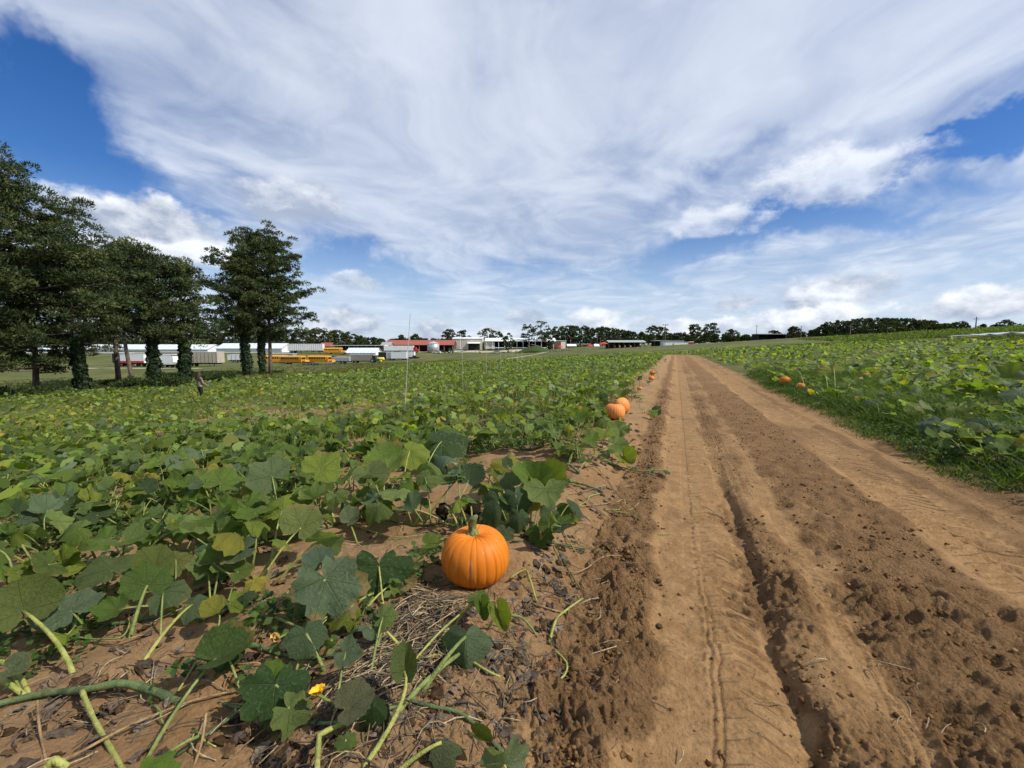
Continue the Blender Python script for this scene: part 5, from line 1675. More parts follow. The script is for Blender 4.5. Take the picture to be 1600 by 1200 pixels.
def pine(label, px, dep, top_py, low_py, wpx, seed, ivy=0.0, rad=0.24, lean=0.0, twin=False, nlimb=58, group='pines along the field edge', shape=0.0, gap=0.8):
    rg = np.random.default_rng(seed)
    base = at(px, dep)
    base[2] = H(base[0], base[1]) + 0.08
    S = dep / FPX
    Ht = zpix(px, top_py, dep) - base[2]
    lo = max(zpix(px, low_py, dep) - base[2], 1.2)
    W = wpx * S
    t = thing('pine_tree', label, 'pine tree', base, 0, group)
    n = 12
    bendx, bendy = rg.normal(0, 0.35), rg.normal(0, 0.35)
    axis = lambda f: np.array([lean * f * Ht + bendx * math.sin(f * 3.0), bendy * math.sin(f * 2.6), f * Ht * 0.97])
    mb = MB()
    mb.tube([axis(i / (n - 1)) - (np.array([0, 0, 0.25]) if i == 0 else 0) for i in range(n)], [rad * (1.25 if i == 0 else 1 - 0.86 * (i / (n - 1)) ** 1.2) for i in range(n)], 9)
    if twin:
        mb.tube([axis(i / 11) * np.array([1, 1, .9]) + np.array([-0.75 + 0.5 * (i / 11), 0.3, -0.25 if i == 0 else 0]) for i in range(n)], [rad * .85 * (1 - 0.86 * (i / 11) ** 1.2) for i in range(n)], 8)
    C, RX, RZ = [], [], []
    for k in range(nlimb):
        f = (k + 0.5) / nlimb
        f = f ** 0.9
        z = lo + (Ht * 0.97 - lo) * f
        prof = float(np.interp(f, [0, .15, .4, .65, .85, 1], [.55, .85, 1.0, .88, .62, .30]))
        if shape: prof *= 1 + shape * (f - 0.5)
        ln = W * prof * rg.uniform(0.62, 1.12)
        az = k * 2.39996 + rg.normal(0, 0.3)
        p0 = axis(z / (Ht * 0.97)); p0[2] = z
        d = np.array([math.cos(az), math.sin(az), 0])
        rise = rg.uniform(-0.12, 0.28) + 0.45 * f * f
        pts = [p0 + d * ln * q + np.array([0, 0, ln * rise * q * q]) + rg.normal(0, 0.08, 3) * q for q in (0, .3, .6, .85)]
        mb.tube(pts, [0.075 * (1.1 - f * .6), 0.055, 0.035, 0.018], 4, cap=False)
        for q in np.linspace(0.34, 1.0, max(3, int(ln / gap))):
            c = p0 + d * ln * min(q, 0.94) + np.array([0, 0, ln * rise * q * q + 0.18]) + rg.normal(0, 1, 3) * np.array([0.42, 0.42, 0.16])
            C.append(c); r = rg.uniform(0.6, 1.0) if q > 0.8 else rg.uniform(0.5, 0.9); RX.append(r); RZ.append(r * rg.uniform(0.5, 0.75))
    for _ in range(12):
        C.append(axis(0.97) + rg.normal(0, 1, 3) * np.array([0.9, 0.9, 0.4])); RX.append(0.6); RZ.append(0.45)
    mb.build('trunk', M_BARK, t, True)
    per = 104
    V, F, T = needle_pads(np.array(C), np.array(RX), np.array(RZ), per, rg, 0.22 + 0.0016 * dep, 0.036 + 0.0005 * dep, PINE_PAL)
    link('crown', poly_mesh('crown', V, F, M_NEEDLE, False, {'tint': T}), t)
    if ivy > 0:
        m = 2600
        f = rg.uniform(0, 1, m) ** 0.8 * ivy
        a = rg.uniform(0, 6.28, m)
        rr = (0.22 + 0.20 * rg.uniform(0, 1, m) + 0.62 * np.abs(vnoise(f * 22, a * 1.2, seed)) ) * (1.15 - 0.9 * f) * (1.25 if twin else 1.0)
        ax = np.array([axis(v) for v in f])
        pos = ax + np.stack([np.cos(a) * rr, np.sin(a) * rr, np.zeros(m)], 1)
        pos[:, 2] = np.maximum(pos[:, 2], 0.02)
        Vq = np.array([(0, -.5, 0), (.5, 0.1, .05), (0, .6, 0), (-.5, .1, .05)]); Fq = np.array([(0, 1, 2), (0, 2, 3)])
        nz = np.stack([np.cos(a), np.sin(a), rg.normal(0.2, .4, m)], 1) + rg.normal(0, .4, (m, 3)); nz /= np.linalg.norm(nz, axis=1, keepdims=True)
        tt = rg.normal(size=(m, 3)); tt -= nz * (tt * nz).sum(1, keepdims=True); tt /= np.linalg.norm(tt, axis=1, keepdims=True)
        Rm = np.stack([np.cross(tt, nz), tt, nz], 2)
        pal = np.array([(0.016, 0.030, 0.012), (0.024, 0.042, 0.016), (0.035, 0.055, 0.02)])
        V, F, T = merge_instances(Vq, Fq, pos, Rm, rg.uniform(0.16, 0.32, m), pal[rg.integers(0, 3, m)])
        link('ivy', poly_mesh('ivy', V, F, M_NEEDLE, False, {'tint': T}), t)
    return t


pine('tallest dark pine whose branches reach in at the left picture edge', -22, 33, 240, 580, 138, 11, 0, 0.34, nlimb=120, shape=0.45, gap=0.55)
pine('dense dark pine just right of the tallest one at the left edge', 55, 41, 400, 585, 98, 12, 0, 0.25, nlimb=64)
pine('pine with a thick ivy covered trunk nearest the field rim', 130, 38, 384, 552, 74, 13, 0.42, 0.26, nlimb=48)
pine('pine with a bare greyish trunk left of the second bare trunk', 186, 48, 396, 530, 56, 14, 0, 0.27, nlimb=44)
pine('pine with a bare slender trunk behind the red and white trailer', 208, 53, 383, 520, 70, 15, 0, 0.24, nlimb=50)
pine('pine with a broad ivy column between the camper and the bare trunks', 243, 42, 398, 535, 58, 16, 0.46, 0.28, nlimb=48)
pine('pine with a narrow ivy covered trunk left of the walking person', 286, 44, 414, 540, 45, 17, 0.40, 0.22, nlimb=48)
pine('left pine of the group standing apart, ivy on its twin trunks', 389, 64, 402, 530, 54, 18, 0.5, 0.36, 0.0, True, nlimb=46, shape=-0.3)
pine('tallest middle pine of the group standing apart', 411, 67, 364, 520, 78, 19, 0.38, 0.34, nlimb=62)
pine('right pine of the group standing apart with a bare trunk', 424, 69, 378, 535, 70, 20, 0, 0.30, 0.006, nlimb=54)


# broadleaf and mixed trees far off
BROAD = [(0.030, 0.050, 0.016), (0.040, 0.062, 0.018), (0.055, 0.072, 0.022), (0.045, 0.056, 0.020), (0.070, 0.070, 0.024)]


def crown_arrays(Ht, W, rg, nclump, per, kind, leaf):
    C, RX, RZ = [], [], []
    lo = 0.16 if kind == 'round' else 0.30
    for _ in range(nclump):
        f = rg.uniform(0, 1)
        prof = math.sin(math.pi * (0.12 + 0.86 * f)) ** 0.6 if kind == 'round' else (0.5 + 0.5 * math.sin(math.pi * (0.2 + 0.75 * f)))
        a = rg.uniform(0, 6.28); r = W * prof * rg.uniform(0.2, 0.95) ** 0.6
        C.append((r * math.cos(a), r * math.sin(a), Ht * (lo + (0.96 - lo) * f)))
        q = rg.uniform(0.16, 0.30) * W
        RX.append(q); RZ.append(q * 0.75)
    return needle_pads(np.array(C), np.array(RX), np.array(RZ), per, rg, leaf, leaf * 0.45, BROAD if kind == 'round' else PINE_PAL)


def far_tree(label, px, dep, top_py, wpx, seed, kind='round', sparse=1.0, group='single trees round the farm'):
    rg = np.random.default_rng(seed)
    b = at(px, dep); b[2] = H(b[0], b[1]) - 0.05
    Ht = zpix(px, top_py, dep) - b[2]
    W = wpx * dep / FPX
    t = thing('broadleaf_tree' if kind == 'round' else 'pine_tree', label, 'tree', b, 0, group)
    mb = MB().tube([(0, 0, -.2), (0.1, 0, Ht * .4), (0, .2, Ht * .8)], [0.3, 0.22, 0.06], 7)
    for k in range(6):
        a = k * 1.05 + rg.uniform(0, .5); z = Ht * rg.uniform(.3, .7)
        mb.tube([(0.05, 0, z), (math.cos(a) * W * .35, math.sin(a) * W * .35, z + Ht * .12), (math.cos(a) * W * .7, math.sin(a) * W * .7, z + Ht * .2)], [.12, .08, .03], 4, False)
    mb.build('trunk', M_BARK, t, True)
    V, F, T = crown_arrays(Ht, W, rg, int(46 * sparse), 34, kind, 0.0028 * dep)
    link('crown', poly_mesh('crown', V, F, M_NEEDLE, False, {'tint': T}), t)
    return t


for i, a in enumerate([
        ('round dark tree behind the cream barn near its left corner', 703, 300, 515, 12, 'round', 1.0), ('round dark tree just right of it behind the cream barn', 724, 300, 516, 12, 'round', 1.0),
        ('broad dark tree rising behind the middle of the cream barn roof', 762, 300, 514, 15, 'round', 1.0), ('small dark tree right of the broad one above the barn roof', 779, 300, 519, 8, 'round', .8),
        ('small tree standing in front of the open pavilion', 794, 232, 521, 10, 'round', .7), ('tall loose tree beside the grassy mound, left stem', 826, 262, 506, 12, 'pine', .8), ('tall loose tree beside the grassy mound, right stem', 846, 262, 502, 12, 'pine', .8),
        ('green round tree above the red barn roof', 651, 330, 523, 10, 'round', 1.0), ('pale green small tree left of the round one above the red roof', 629, 330, 524, 7, 'round', .7), ('small brownish tree in front of the right barn end', 858, 238, 527, 7, 'round', .5),
        ('tall pine pair member left of the light mast', 1017, 300, 509, 9, 'pine', .9), ('tall pine behind the white shed right of the light mast', 1033, 310, 511, 9, 'pine', .9), ('tall pine left of the red booth', 1083, 290, 506, 10, 'pine', 1.0), ('broad pine right of the red booth', 1106, 300, 506, 13, 'pine', 1.2),
        ('dark round tree between the red booth and the black stage', 1140, 330, 515, 11, 'round', 1.0), ('low dark bush tree left of the black stage', 1162, 330, 524, 8, 'round', .8), ('dark tree right of the black stage', 1236, 330, 511, 10, 'round', 1.0), ('smaller dark tree above the black stage', 1205, 330, 517, 10, 'round', .9),
        ('lone small tree on the right skyline', 1490, 330, 504, 14, 'round', .9), ('dark tree at the right end of the hill skyline', 1560, 330, 500, 13, 'round', .9)]):
    far_tree(*a[:5], 700 + i, a[5], a[6])


def woodland(label, pts, rows, spacing, hvar, seed, kind_mix=0.5, nclump=18, per=24):
    """pts: (px, dep, top_py) along the wood's front"""
    rg = np.random.default_rng(seed)
    Vs, Fs, Ts, off = [], [], [], 0
    P = np.array(pts, float)
    tr = MB()
    for row in range(rows):
        for k in range(len(P) - 1):
            a, b = P[k], P[k + 1]
            ln = abs(b[0] - a[0]) / FPX * (a[1] + b[1]) / 2
            m = max(1, int(ln / spacing))
            for i in range(m):
                f = (i + rg.uniform(0, 1)) / m
                px, dep, top = a + (b - a) * f
                dep = dep + row * 9 + rg.uniform(-4, 4)
                p = at(px, dep); p[2] = H(p[0], p[1])
                Ht = (zpix(px, top, dep) - p[2]) * (1 + rg.uniform(-hvar, hvar * 0.45))
                if Ht < 2: continue
                W = rg.uniform(0.26, 0.40) * Ht
                V, F, T = crown_arrays(Ht, W, rg, nclump, per, 'round' if rg.uniform() < kind_mix else 'pine', 0.0032 * dep)
                V[:, 2] = np.maximum(V[:, 2], 0.1)
                if True:      # understorey so that the edge closes to the ground
                    C = np.stack([rg.normal(0, W, 6), rg.normal(0, 1, 6), rg.uniform(0.05, 0.35, 6) * Ht], 1)
                    V2, F2, T2 = needle_pads(C, np.full(6, W * .5), np.full(6, Ht * .14), 22, rg, 0.0032 * dep, 0.0014 * dep, BROAD)
                    V, F, T = np.concatenate([V, V2]), np.concatenate([F, F2 + len(V)]), np.concatenate([T, T2])
                    tr.tube([p - np.array([0, 0, .2]), p + np.array([0, 0, Ht * .7])], [0.25, 0.1], 5, False)
                Vs.append(V + p); Fs.append(F + off); Ts.append(T); off += len(V)
    me = poly_mesh('woodland', np.concatenate(Vs), np.concatenate(Fs), M_NEEDLE, False, {'tint': np.concatenate(Ts)})
    print('woodland', len(me.polygons))
    o = link('woodland', me, kind='stuff', label=label, category='woodland')
    tr.build('trunks', M_BARK, o)['kind'] = 'stuff'


woodland('dark wood behind the pines and the long white sheds', [(-250, 300, 500), (0, 310, 505), (200, 330, 508), (340, 330, 500), (440, 330, 511), (520, 340, 514), (560, 360, 524), (600, 400, 531)], 2, 3.6, 0.10, 81)
woodland('distant dark wood between the red barn and the pavilion', [(590, 460, 529), (700, 470, 530), (800, 460, 531), (870, 400, 527)], 2, 5, 0.12, 82)
woodland('dark wood behind the umbrellas and the green roofed pavilion', [(855, 300, 512), (905, 300, 510), (950, 300, 512), (985, 310, 518), (1010, 330, 521)], 2, 3.0, 0.10, 83, 0.5)
woodland('thin distant wood behind the white sheds and the black stage', [(1005, 360, 523), (1075, 370, 521), (1130, 380, 524), (1180, 380, 528), (1255, 370, 519), (1275, 360, 520)], 2, 4, 0.15, 84, 0.5)
woodland('dense dark wood on the skyline of the right hill', [(1262, 300, 516), (1290, 290, 503), (1350, 290, 497), (1400, 290, 498), (1450, 300, 502), (1480, 310, 508)], 2, 3.0, 0.10, 85, 0.6)
woodland('far wood ending behind the right hill', [(1475, 330, 507), (1550, 330, 507), (1700, 330, 500), (1900, 330, 498)], 1, 6, 0.2, 86, 0.5)


# hedge and bushes under the pines
def bush(label, px, dep, wpx, hpx, seed):
    rg = np.random.default_rng(seed)
    b = at(px, dep); b[2] = H(b[0], b[1])
    S = dep / FPX
    t = thing('bush', label, 'bush', b, 0, 'bushes along the ditch under the pines')
    W, Ht = wpx * S, hpx * S
    mb = MB()
    for k in range(5):
        a = k * 1.3; mb.tube([(0.1 * math.cos(a), 0.1 * math.sin(a), -.05), (W * .3 * math.cos(a), .3 * math.sin(a), Ht * .7)], [.03, .015], 4, False)
    mb.build('stem', M_BARK, t)
    k = 26
    C = np.stack([rg.uniform(-.9, .9, k) * W, rg.normal(0, .45, k), rg.uniform(.1, .8, k) * Ht * (1 - .4 * np.abs(rg.uniform(-1, 1, k)))], 1)
    V, F, T = needle_pads(C, np.full(k, .45), np.full(k, Ht * .24), 55, rg, 0.2, 0.06, [(0.035, 0.058, 0.016), (0.048, 0.075, 0.02), (0.03, 0.045, 0.014), (0.065, 0.085, 0.025)])
    V[:, 2] = np.maximum(V[:, 2], 0.0)
    link('foliage', poly_mesh('foliage', V, F, M_NEEDLE, False, {'tint': T}), t)


for i, a in enumerate([('low dark bush at the left picture edge below the tallest pine', 15, 34, 45, 28), ('long dark bush left of the ivy clad trunk nearest the field', 80, 36, 50, 16), ('green rounded bush between the bare trunks and the broad ivy column', 212, 41, 28, 26),
                       ('small bush at the foot of the bare greyish trunk', 180, 46, 16, 14), ('dark bush between the two ivy trunks left of the person', 268, 42, 18, 26), ('bush right of the walking person under the tan trailer', 330, 48, 24, 20),
                       ('dark bush farther right of the walking person', 352, 54, 16, 16), ('low shrub at the foot of the pine group standing apart', 432, 70, 10, 6), ('low shrub left of the first ivy trunk', 160, 39, 22, 14)]):
    bush(*a, 760 + i)


# ------------------------------------------------------------------ farm yard: vehicles, buildings, people
P_WHITE = paint('white_paint', (0.74, 0.75, 0.76), 0.5, 0.4, 0, 0.25, 0.6)
P_TAN = paint('tan_paint', (0.42, 0.37, 0.28), 0.7, 0.3, 0, 0.35, 0.8)
P_GREY = paint('grey_metal', (0.34, 0.35, 0.34), 0.5, 0.5, 0.2, 0.3, 0.8)
P_GREYD = paint('weathered_grey', (0.27, 0.26, 0.22), 0.75, 0.3, 0, 0.45, 0.9)
P_YEL = paint('bus_yellow', (0.74, 0.33, 0.015), 0.4, 0.5, 0, 0.12, 1.0)
P_BLACK = paint('black_rubber', (0.018, 0.018, 0.018), 0.8, 0.2)
P_GLASS = paint('dark_glass', (0.02, 0.026, 0.03), 0.12, 0.6, 0, 0.0)
P_CREAM = paint('cream_siding', (0.55, 0.52, 0.42), 0.7, 0.3, 0, 0.2, 0.5)
P_ROOFW = paint('white_roof', (0.78, 0.79, 0.80), 0.45, 0.4, 0, 0.15, 0.4)
P_FILM = paint('greenhouse_film', (0.62, 0.67, 0.73), 0.35, 0.5, 0, 0.2, 0.4)
P_RED = paint('red_roof', (0.30, 0.085, 0.055), 0.6, 0.3, 0, 0.3, 0.5)
P_REDB = paint('red_paint', (0.50, 0.025, 0.025), 0.45, 0.4, 0, 0.1)
P_BROWN = paint('brown_wood', (0.11, 0.065, 0.04), 0.85, 0.2, 0, 0.3)
P_DARK = paint('dark_paint_and_shade', (0.035, 0.033, 0.030), 0.9, 0.1)  # near-black: inside shade put into the colour of openings, plain dark paint elsewhere
P_GREEN = paint('tractor_green', (0.03, 0.12, 0.035), 0.45, 0.4)
P_ZINC = paint('galvanised_steel', (0.48, 0.49, 0.48), 0.42, 0.5, 0.35, 0.25, 1.2)
P_WOOD = paint('pole_wood', (0.20, 0.17, 0.14), 0.9, 0.1, 0, 0.4)
P_STAKE = paint('pale_stake', (0.48, 0.45, 0.35), 0.7, 0.3, 0, 0.3, 3.0)
P_UMB = paint('red_canvas', (0.62, 0.04, 0.045), 0.8, 0.2, 0, 0.1)
P_SILVER = paint('silver_paint', (0.45, 0.48, 0.52), 0.3, 0.6, 0.4, 0.1)
P_YELLOW = paint('yellow_paint', (0.70, 0.55, 0.05), 0.5, 0.4)
P_PLASTIC = paint('mulch_film', (0.46, 0.47, 0.48), 0.35, 0.5, 0, 0.5, 0.7)
P_GRAVEL = paint('pale_gravel', (0.40, 0.35, 0.27), 0.95, 0.1, 0, 0.4, 0.3)
P_ROOFG = paint('green_grey_roof', (0.30, 0.36, 0.34), 0.5, 0.4, 0, 0.2, 0.5)


def place(px, dep, py=None):
    p = at(px, dep)
    p[2] = H(p[0], p[1]) if py is None else zpix(px, py, dep)
    p[2] = H(p[0], p[1]) + 0.13 if py is None else p[2]
    return p


def wheel(t, x, y, r, w=0.28, dual=False):
    o = MB().lathe([(r * .55, -w / 2), (r, -w / 2), (r, w / 2), (r * .55, w / 2)], 16, (0, 0, 0), 'y').build('wheel', P_BLACK, t, loc=(x, y, r))
    MB().lathe([(0.02, -w / 2 - .01), (r * .56, -w / 2 - .01), (r * .56, w / 2 + .01), (0.02, w / 2 + .01)], 12, (0, 0, 0), 'y').build('rim', P_GREY, o)
    return o


def bus(label, px, dep, rz, L=10.2):
    """body along local x, hood towards +x"""
    t = thing('school_bus', label, 'bus', place(px, dep), rz, 'yellow school buses')
    W, z0, z1 = 1.2, 0.75, 2.95
    prof = [(-W, z0), (W, z0), (W, z1 - .3), (W - .18, z1 - .06), (W - .55, z1 + .05), (-W + .55, z1 + .05), (-W + .18, z1 - .06), (-W, z1 - .3)]
    MB().prism(prof, -L / 2, L / 2 - 1.5).build('body', P_YEL, t)
    MB().prism([(-1.0, .6), (1.0, .6), (1.0, 1.45), (.75, 1.62), (-.75, 1.62), (-1.0, 1.45)], L / 2 - 1.5, L / 2).build('hood', P_YEL, t)
    n = 10
    for s in (-1, 1):
        for i in range(n):
            x = -L / 2 + 0.55 + i * (L - 2.9) / n
            MB().box(x, x + (L - 2.9) / n - .16, s * W - .012, s * W + .016, 1.72, 2.48).build('window', P_GLASS, t)
        MB().box(-L / 2 + .05, L / 2 - 1.55, s * W - .01, s * W + .02, 1.32, 1.42).build('rub_rail', P_BLACK, t)
        MB().box(-L / 2 + .05, L / 2 - 1.55, s * W - .01, s * W + .02, .98, 1.06).build('rub_rail', P_BLACK, t)
        for x in (-L / 2 + 2.6, L / 2 - .75):
            wheel(t, x, s * (W - .2), 0.5)
        MB().lathe([(.02, 0), (.12, .0), (.12, .04), (.02, .04)], 10, (L / 2 + .0, s * .75, 1.05), 'x').build('headlight', P_WHITE, t)
        MB().box(L / 2 - 1.62, L / 2 - 1.55, s * 1.18, s * 1.5, 1.7, 2.1).build('mirror', P_BLACK, t)
    MB().box(L / 2 - 1.51, L / 2 - 1.47, -1.0, 1.0, 1.7, 2.5).build('windshield', P_GLASS, t)
    MB().box(-L / 2 - .02, -L / 2 + .02, -.9, .9, 1.8, 2.45).build('rear_window', P_GLASS, t)
    MB().box(L / 2, L / 2 + .15, -1.15, 1.15, .5, .75).build('bumper', P_BLACK, t)
    MB().box(-L / 2 - .12, -L / 2, -1.15, 1.15, .5, .78).build('bumper', P_BLACK, t)
    MB().box(-L / 2 + .3, L / 2 - .6, -1.0, 1.0, .45, .76).build('chassis', P_BLACK, t)
    return t


def trailer(label, px, dep, rz, L, Hh, mat, ribs=0, deck=1.05, axle='rear', group='parked trailers', stripe=None, W=1.25, round_front=False, door=None):
    t = thing('box_trailer', label, 'trailer', place(px, dep), rz, group)
    z0, z1 = deck, deck + Hh
    if round_front:
        prof = [(-L / 2, z0), (L / 2 - .3, z0), (L / 2, z0 + .5), (L / 2 - .1, z1 - .5), (L / 2 - .6, z1), (-L / 2 + .3, z1), (-L / 2, z1 - .35)]
        MB().prism(prof, -W, W, 'y').build('body', mat, t)
    else:
        MB().box(-L / 2, L / 2, -W, W, z0, z1).build('body', mat, t)
    MB().box(-L / 2 - .04, L / 2 + .04, -W - .03, W + .03, z1, z1 + .08).build('roof', P_WHITE, t)
    for i in range(ribs):
        x = -L / 2 + .15 + i * (L - .3) / max(1, ribs - 1)
        for s in (-1, 1):
            MB().box(x - .05, x + .05, s * W - .01, s * (W + .06) if s > 0 else s * W + .01, z0 + .02, z1 - .02).build('rib', P_GREYD if mat in (P_GREYD, P_TAN) else P_GREY, t) if s > 0 else \
                MB().box(x - .05, x + .05, -W - .06, -W + .01, z0 + .02, z1 - .02).build('rib', P_GREYD if mat in (P_GREYD, P_TAN) else P_GREY, t)
    MB().box(-L / 2 + .2, L / 2 - .2, -.6, .6, z0 - .3, z0 - .005).build('chassis', P_BLACK, t)
    xs = (-L / 2 + 1.2, -L / 2 + 2.4) if axle == 'rear' else (-.65, .65)
    for x in xs:
        for s in (-1, 1):
            wheel(t, x, s * (W - .2), min(.5, z0 * .48))
    for s in (-1, 1):
        MB().box(L / 2 - 2.4, L / 2 - 2.25, s * .8 - .06, s * .8 + .06, 0, z0 - .3).build('landing_leg', P_GREY, t)
    if stripe is not None:
        MB().box(-L / 2, L / 2, -W - .02, -W - .005, z0 + .02, z0 + .45).build('stripe', stripe, t)
    if door is not None:
        x, mt = door
        MB().box(x - .8, x + .8, -W - .05, -W - .008, z0 + .05, z1 - .1).build('door', mt, t)
    return t


def car(label, px, dep, rz, mat, kind='car', group='cars parked at the farm'):
    t = thing('pickup_truck' if kind == 'pickup' else 'parked_car', label, 'pickup' if kind == 'pickup' else 'car', place(px, dep), rz, group)
    L = 5.2 if kind == 'pickup' else 4.5
    W = .9
    if kind == 'pickup':
        prof = [(-L / 2, .45), (L / 2, .45), (L / 2, 1.0), (L / 2 - 1.3, 1.12), (-L / 2, 1.12)]
        cab = [(-.3, 1.12), (1.35, 1.12), (.75, 1.78), (-.2, 1.8)]
    else:
        prof = [(-L / 2, .35), (L / 2, .35), (L / 2, .75), (L / 2 - .9, .98), (-L / 2 + .3, .98), (-L / 2, .85)]
        cab = [(-L / 2 + .5, .98), (L / 2 - 1.1, .98), (.5, 1.5), (-1.2, 1.5)]
    MB().prism(prof, -W, W, 'y').build('body', mat, t)
    MB().prism(cab, -W + .08, W - .08, 'y').build('cabin', P_GLASS, t)
    x0, x1 = cab[3][0], cab[2][0]
    zt = cab[2][1]
    MB().box(x0 - .02, x1 + .02, -W + .06, W - .06, zt - .03, zt + .05).build('roof', mat, t)
    for x in (-L / 2 + .85, L / 2 - .9):
        for s in (-1, 1): wheel(t, x, s * (W - .1), .34, .24)
    for s in (-1, 1): MB().box(L / 2 - .01, L / 2 + .03, s * .6 - .18, s * .6 + .18, .62, .78).build('headlight', P_WHITE, t)
    return t


def gable(t, x0, x1, y0, y1, eave, ridge, wall, roof, over=.4, along='x'):
    if along == 'x':
        ym = (y0 + y1) / 2
        MB().prism([(y0, 0), (y1, 0), (y1, eave), (ym, ridge), (y0, eave)], x0, x1).build('wall', wall, t)
        for s, ya in ((-1, y0), (1, y1)):
            ye = ya + s * over; ze = eave - over * (ridge - eave) / (ym - y0)
            prof = [(ye, ze + .02), (ym, ridge + .02), (ym, ridge + .16), (ye, ze + .16)]
            MB().prism(prof if s < 0 else prof[::-1], x0 - over, x1 + over).build('roof', roof, t)


def long_shed(label, px0, px1, dep, wd, eave, ridge, wall, roof, rz=0.0, name='greenhouse', cat='shed', seams=14):
    pm = (px0 + px1) / 2
    L = (px1 - px0) * dep / FPX
    t = thing(name, label, cat, place(pm, dep + wd / 2), rz)
    gable(t, -L / 2, L / 2, -wd / 2, wd / 2, eave, ridge, wall, roof)
    n = seams
    for i in range(n + 1):                # seams standing proud of the front roof slope
        x = -L / 2 + L * i / n
        y0, z0, y1, z1 = -wd / 2 - .4, eave - .4 * (ridge - eave) / (wd / 2) + .17, 0, ridge + .17
        MB().add([(x - .05, y0, z0), (x + .05, y0, z0), (x + .05, y1, z1), (x - .05, y1, z1), (x - .05, y0, z0 + .05), (x + .05, y0, z0 + .05), (x + .05, y1, z1 + .05), (x - .05, y1, z1 + .05)],
                 [(3, 2, 1, 0), (4, 5, 6, 7), (0, 1, 5, 4), (1, 2, 6, 5), (2, 3, 7, 6), (3, 0, 4, 7)]).build('roof_seam', P_GREY, t)
    MB().box(-L / 2, L / 2, -wd / 2 - .03, -wd / 2 - .005, 0.5, 0.9).build('side_curtain', P_GREY, t)
    return t


# long low greenhouses behind the pines
long_shed('very long low greenhouse with white roof behind the pines', 60, 345, 215, 12, 1.9, 4.2, P_WHITE, P_FILM, 0, seams=26)
long_shed('low greenhouse with pale roof left of the ribbed white trailer', 352, 454, 215, 12, 2.2, 4.6, P_WHITE, P_FILM, 0, seams=10)
long_shed('low greenhouse with bluish white roof right of the rear bus', 547, 594, 205, 9, 1.2, 3.4, P_WHITE, P_FILM, R(-3), seams=8)
trailer('long white ribbed freight trailer on the bank behind the buses', 481, 205, R(2), 16.2, 3.1, P_WHITE, 17, 1.15)
bus('yellow bus parked on the bank right of the ribbed white trailer', 525, 203, R(6), 9.6)
t = thing('open_shed', 'open shed with a long flat white roof left of the red barn', 'shed', place(565, 242), R(-4))
MB().box(-15.5, 15.5, -4, 4, 3.9, 4.15).build('roof', P_ROOFW, t)
for i in range(7):
    for s in (-1, 1): MB().box(-15 + 5 * i - .1, -15 + 5 * i + .1, s * 3.6 - .1, s * 3.6 + .1, 0, 3.9).build('post', P_GREY, t)
MB().box(-15, 15, 3.75, 3.85, 0, 3.6).build('back_wall', P_DARK, t)  # wall coloured near-black as the shade under the roof
t = thing('small_house', 'small building with a red roof above the ribbed white trailer', 'house', place(514, 262), 0)
gable(t, -3.2, 3.2, -3, 3, 4.0, 6.0, P_BROWN, P_RED)
MB().box(-.5, .5, -3.05, -3.004, 0, 2.1).build('door', P_DARK, t)

# red roofed barn
t = thing('red_barn', 'long barn with a red roof and dark open front behind the trailers', 'barn', place(660, 255), 0)
L = 105 * 255 / FPX
MB().prism([(-7.2, 3.9), (0, 6.7), (7.2, 3.9), (7.2, 3.75), (0, 6.5), (-7.2, 3.75)][::-1], -L / 2, L / 2).build('roof', P_RED, t)
MB().box(-L / 2 + .3, L / 2 - .3, 6.6, 6.8, 0, 3.8).build('back_wall', P_BROWN, t)
MB().prism([(-6.8, 0), (6.8, 0), (6.8, 3.8), (0, 6.45), (-6.8, 3.8)], -L / 2 + .2, -L / 2 + .4).build('gable_wall', P_GREYD, t)
MB().prism([(-6.8, 0), (6.8, 0), (6.8, 3.8), (0, 6.45), (-6.8, 3.8)], L / 2 - .4, L / 2 - .2).build('gable_wall', P_BROWN, t)
for i in range(9):
    MB().box(-L / 2 + .8 + i * (L - 1.6) / 8 - .12, -L / 2 + .8 + i * (L - 1.6) / 8 + .12, -6.9, -6.65, 0, 3.78).build('post', P_GREYD, t)
t = thing('grey_lean_to', 'grey boarded gable shed at the left end of the red barn', 'shed', place(607, 246), 0)
gable(t, -2.6, 2.6, -3, 3, 4.2, 5.7, P_GREYD, P_GREY)
for i in range(8): MB().box(-2.5 + i * .68, -2.5 + i * .68 + .08, -3.06, -3.004, .1, 4.1).build('board', P_GREY, t)
# grain bin
t = thing('grain_bin', 'round galvanised grain bin in front of the red barn', 'silo', place(678, 240), 0)
MB().lathe([(3.25, 0), (3.25, 5.0)], 28).build('wall', P_ZINC, t, True)
MB().lathe([(3.4, 5.0), (.5, 6.1), (.5, 6.35), (.02, 6.45)], 28).build('roof', P_ZINC, t)
for i in range(6): MB().lathe([(3.27, .6 + .8 * i), (3.31, .64 + .8 * i), (3.31, .72 + .8 * i), (3.27, .76 + .8 * i)], 28).build('ring', P_GREY, t)
MB().box(.3, 1.2, -3.42, -3.1, .3, 2.1).build('door', P_GREY, t)
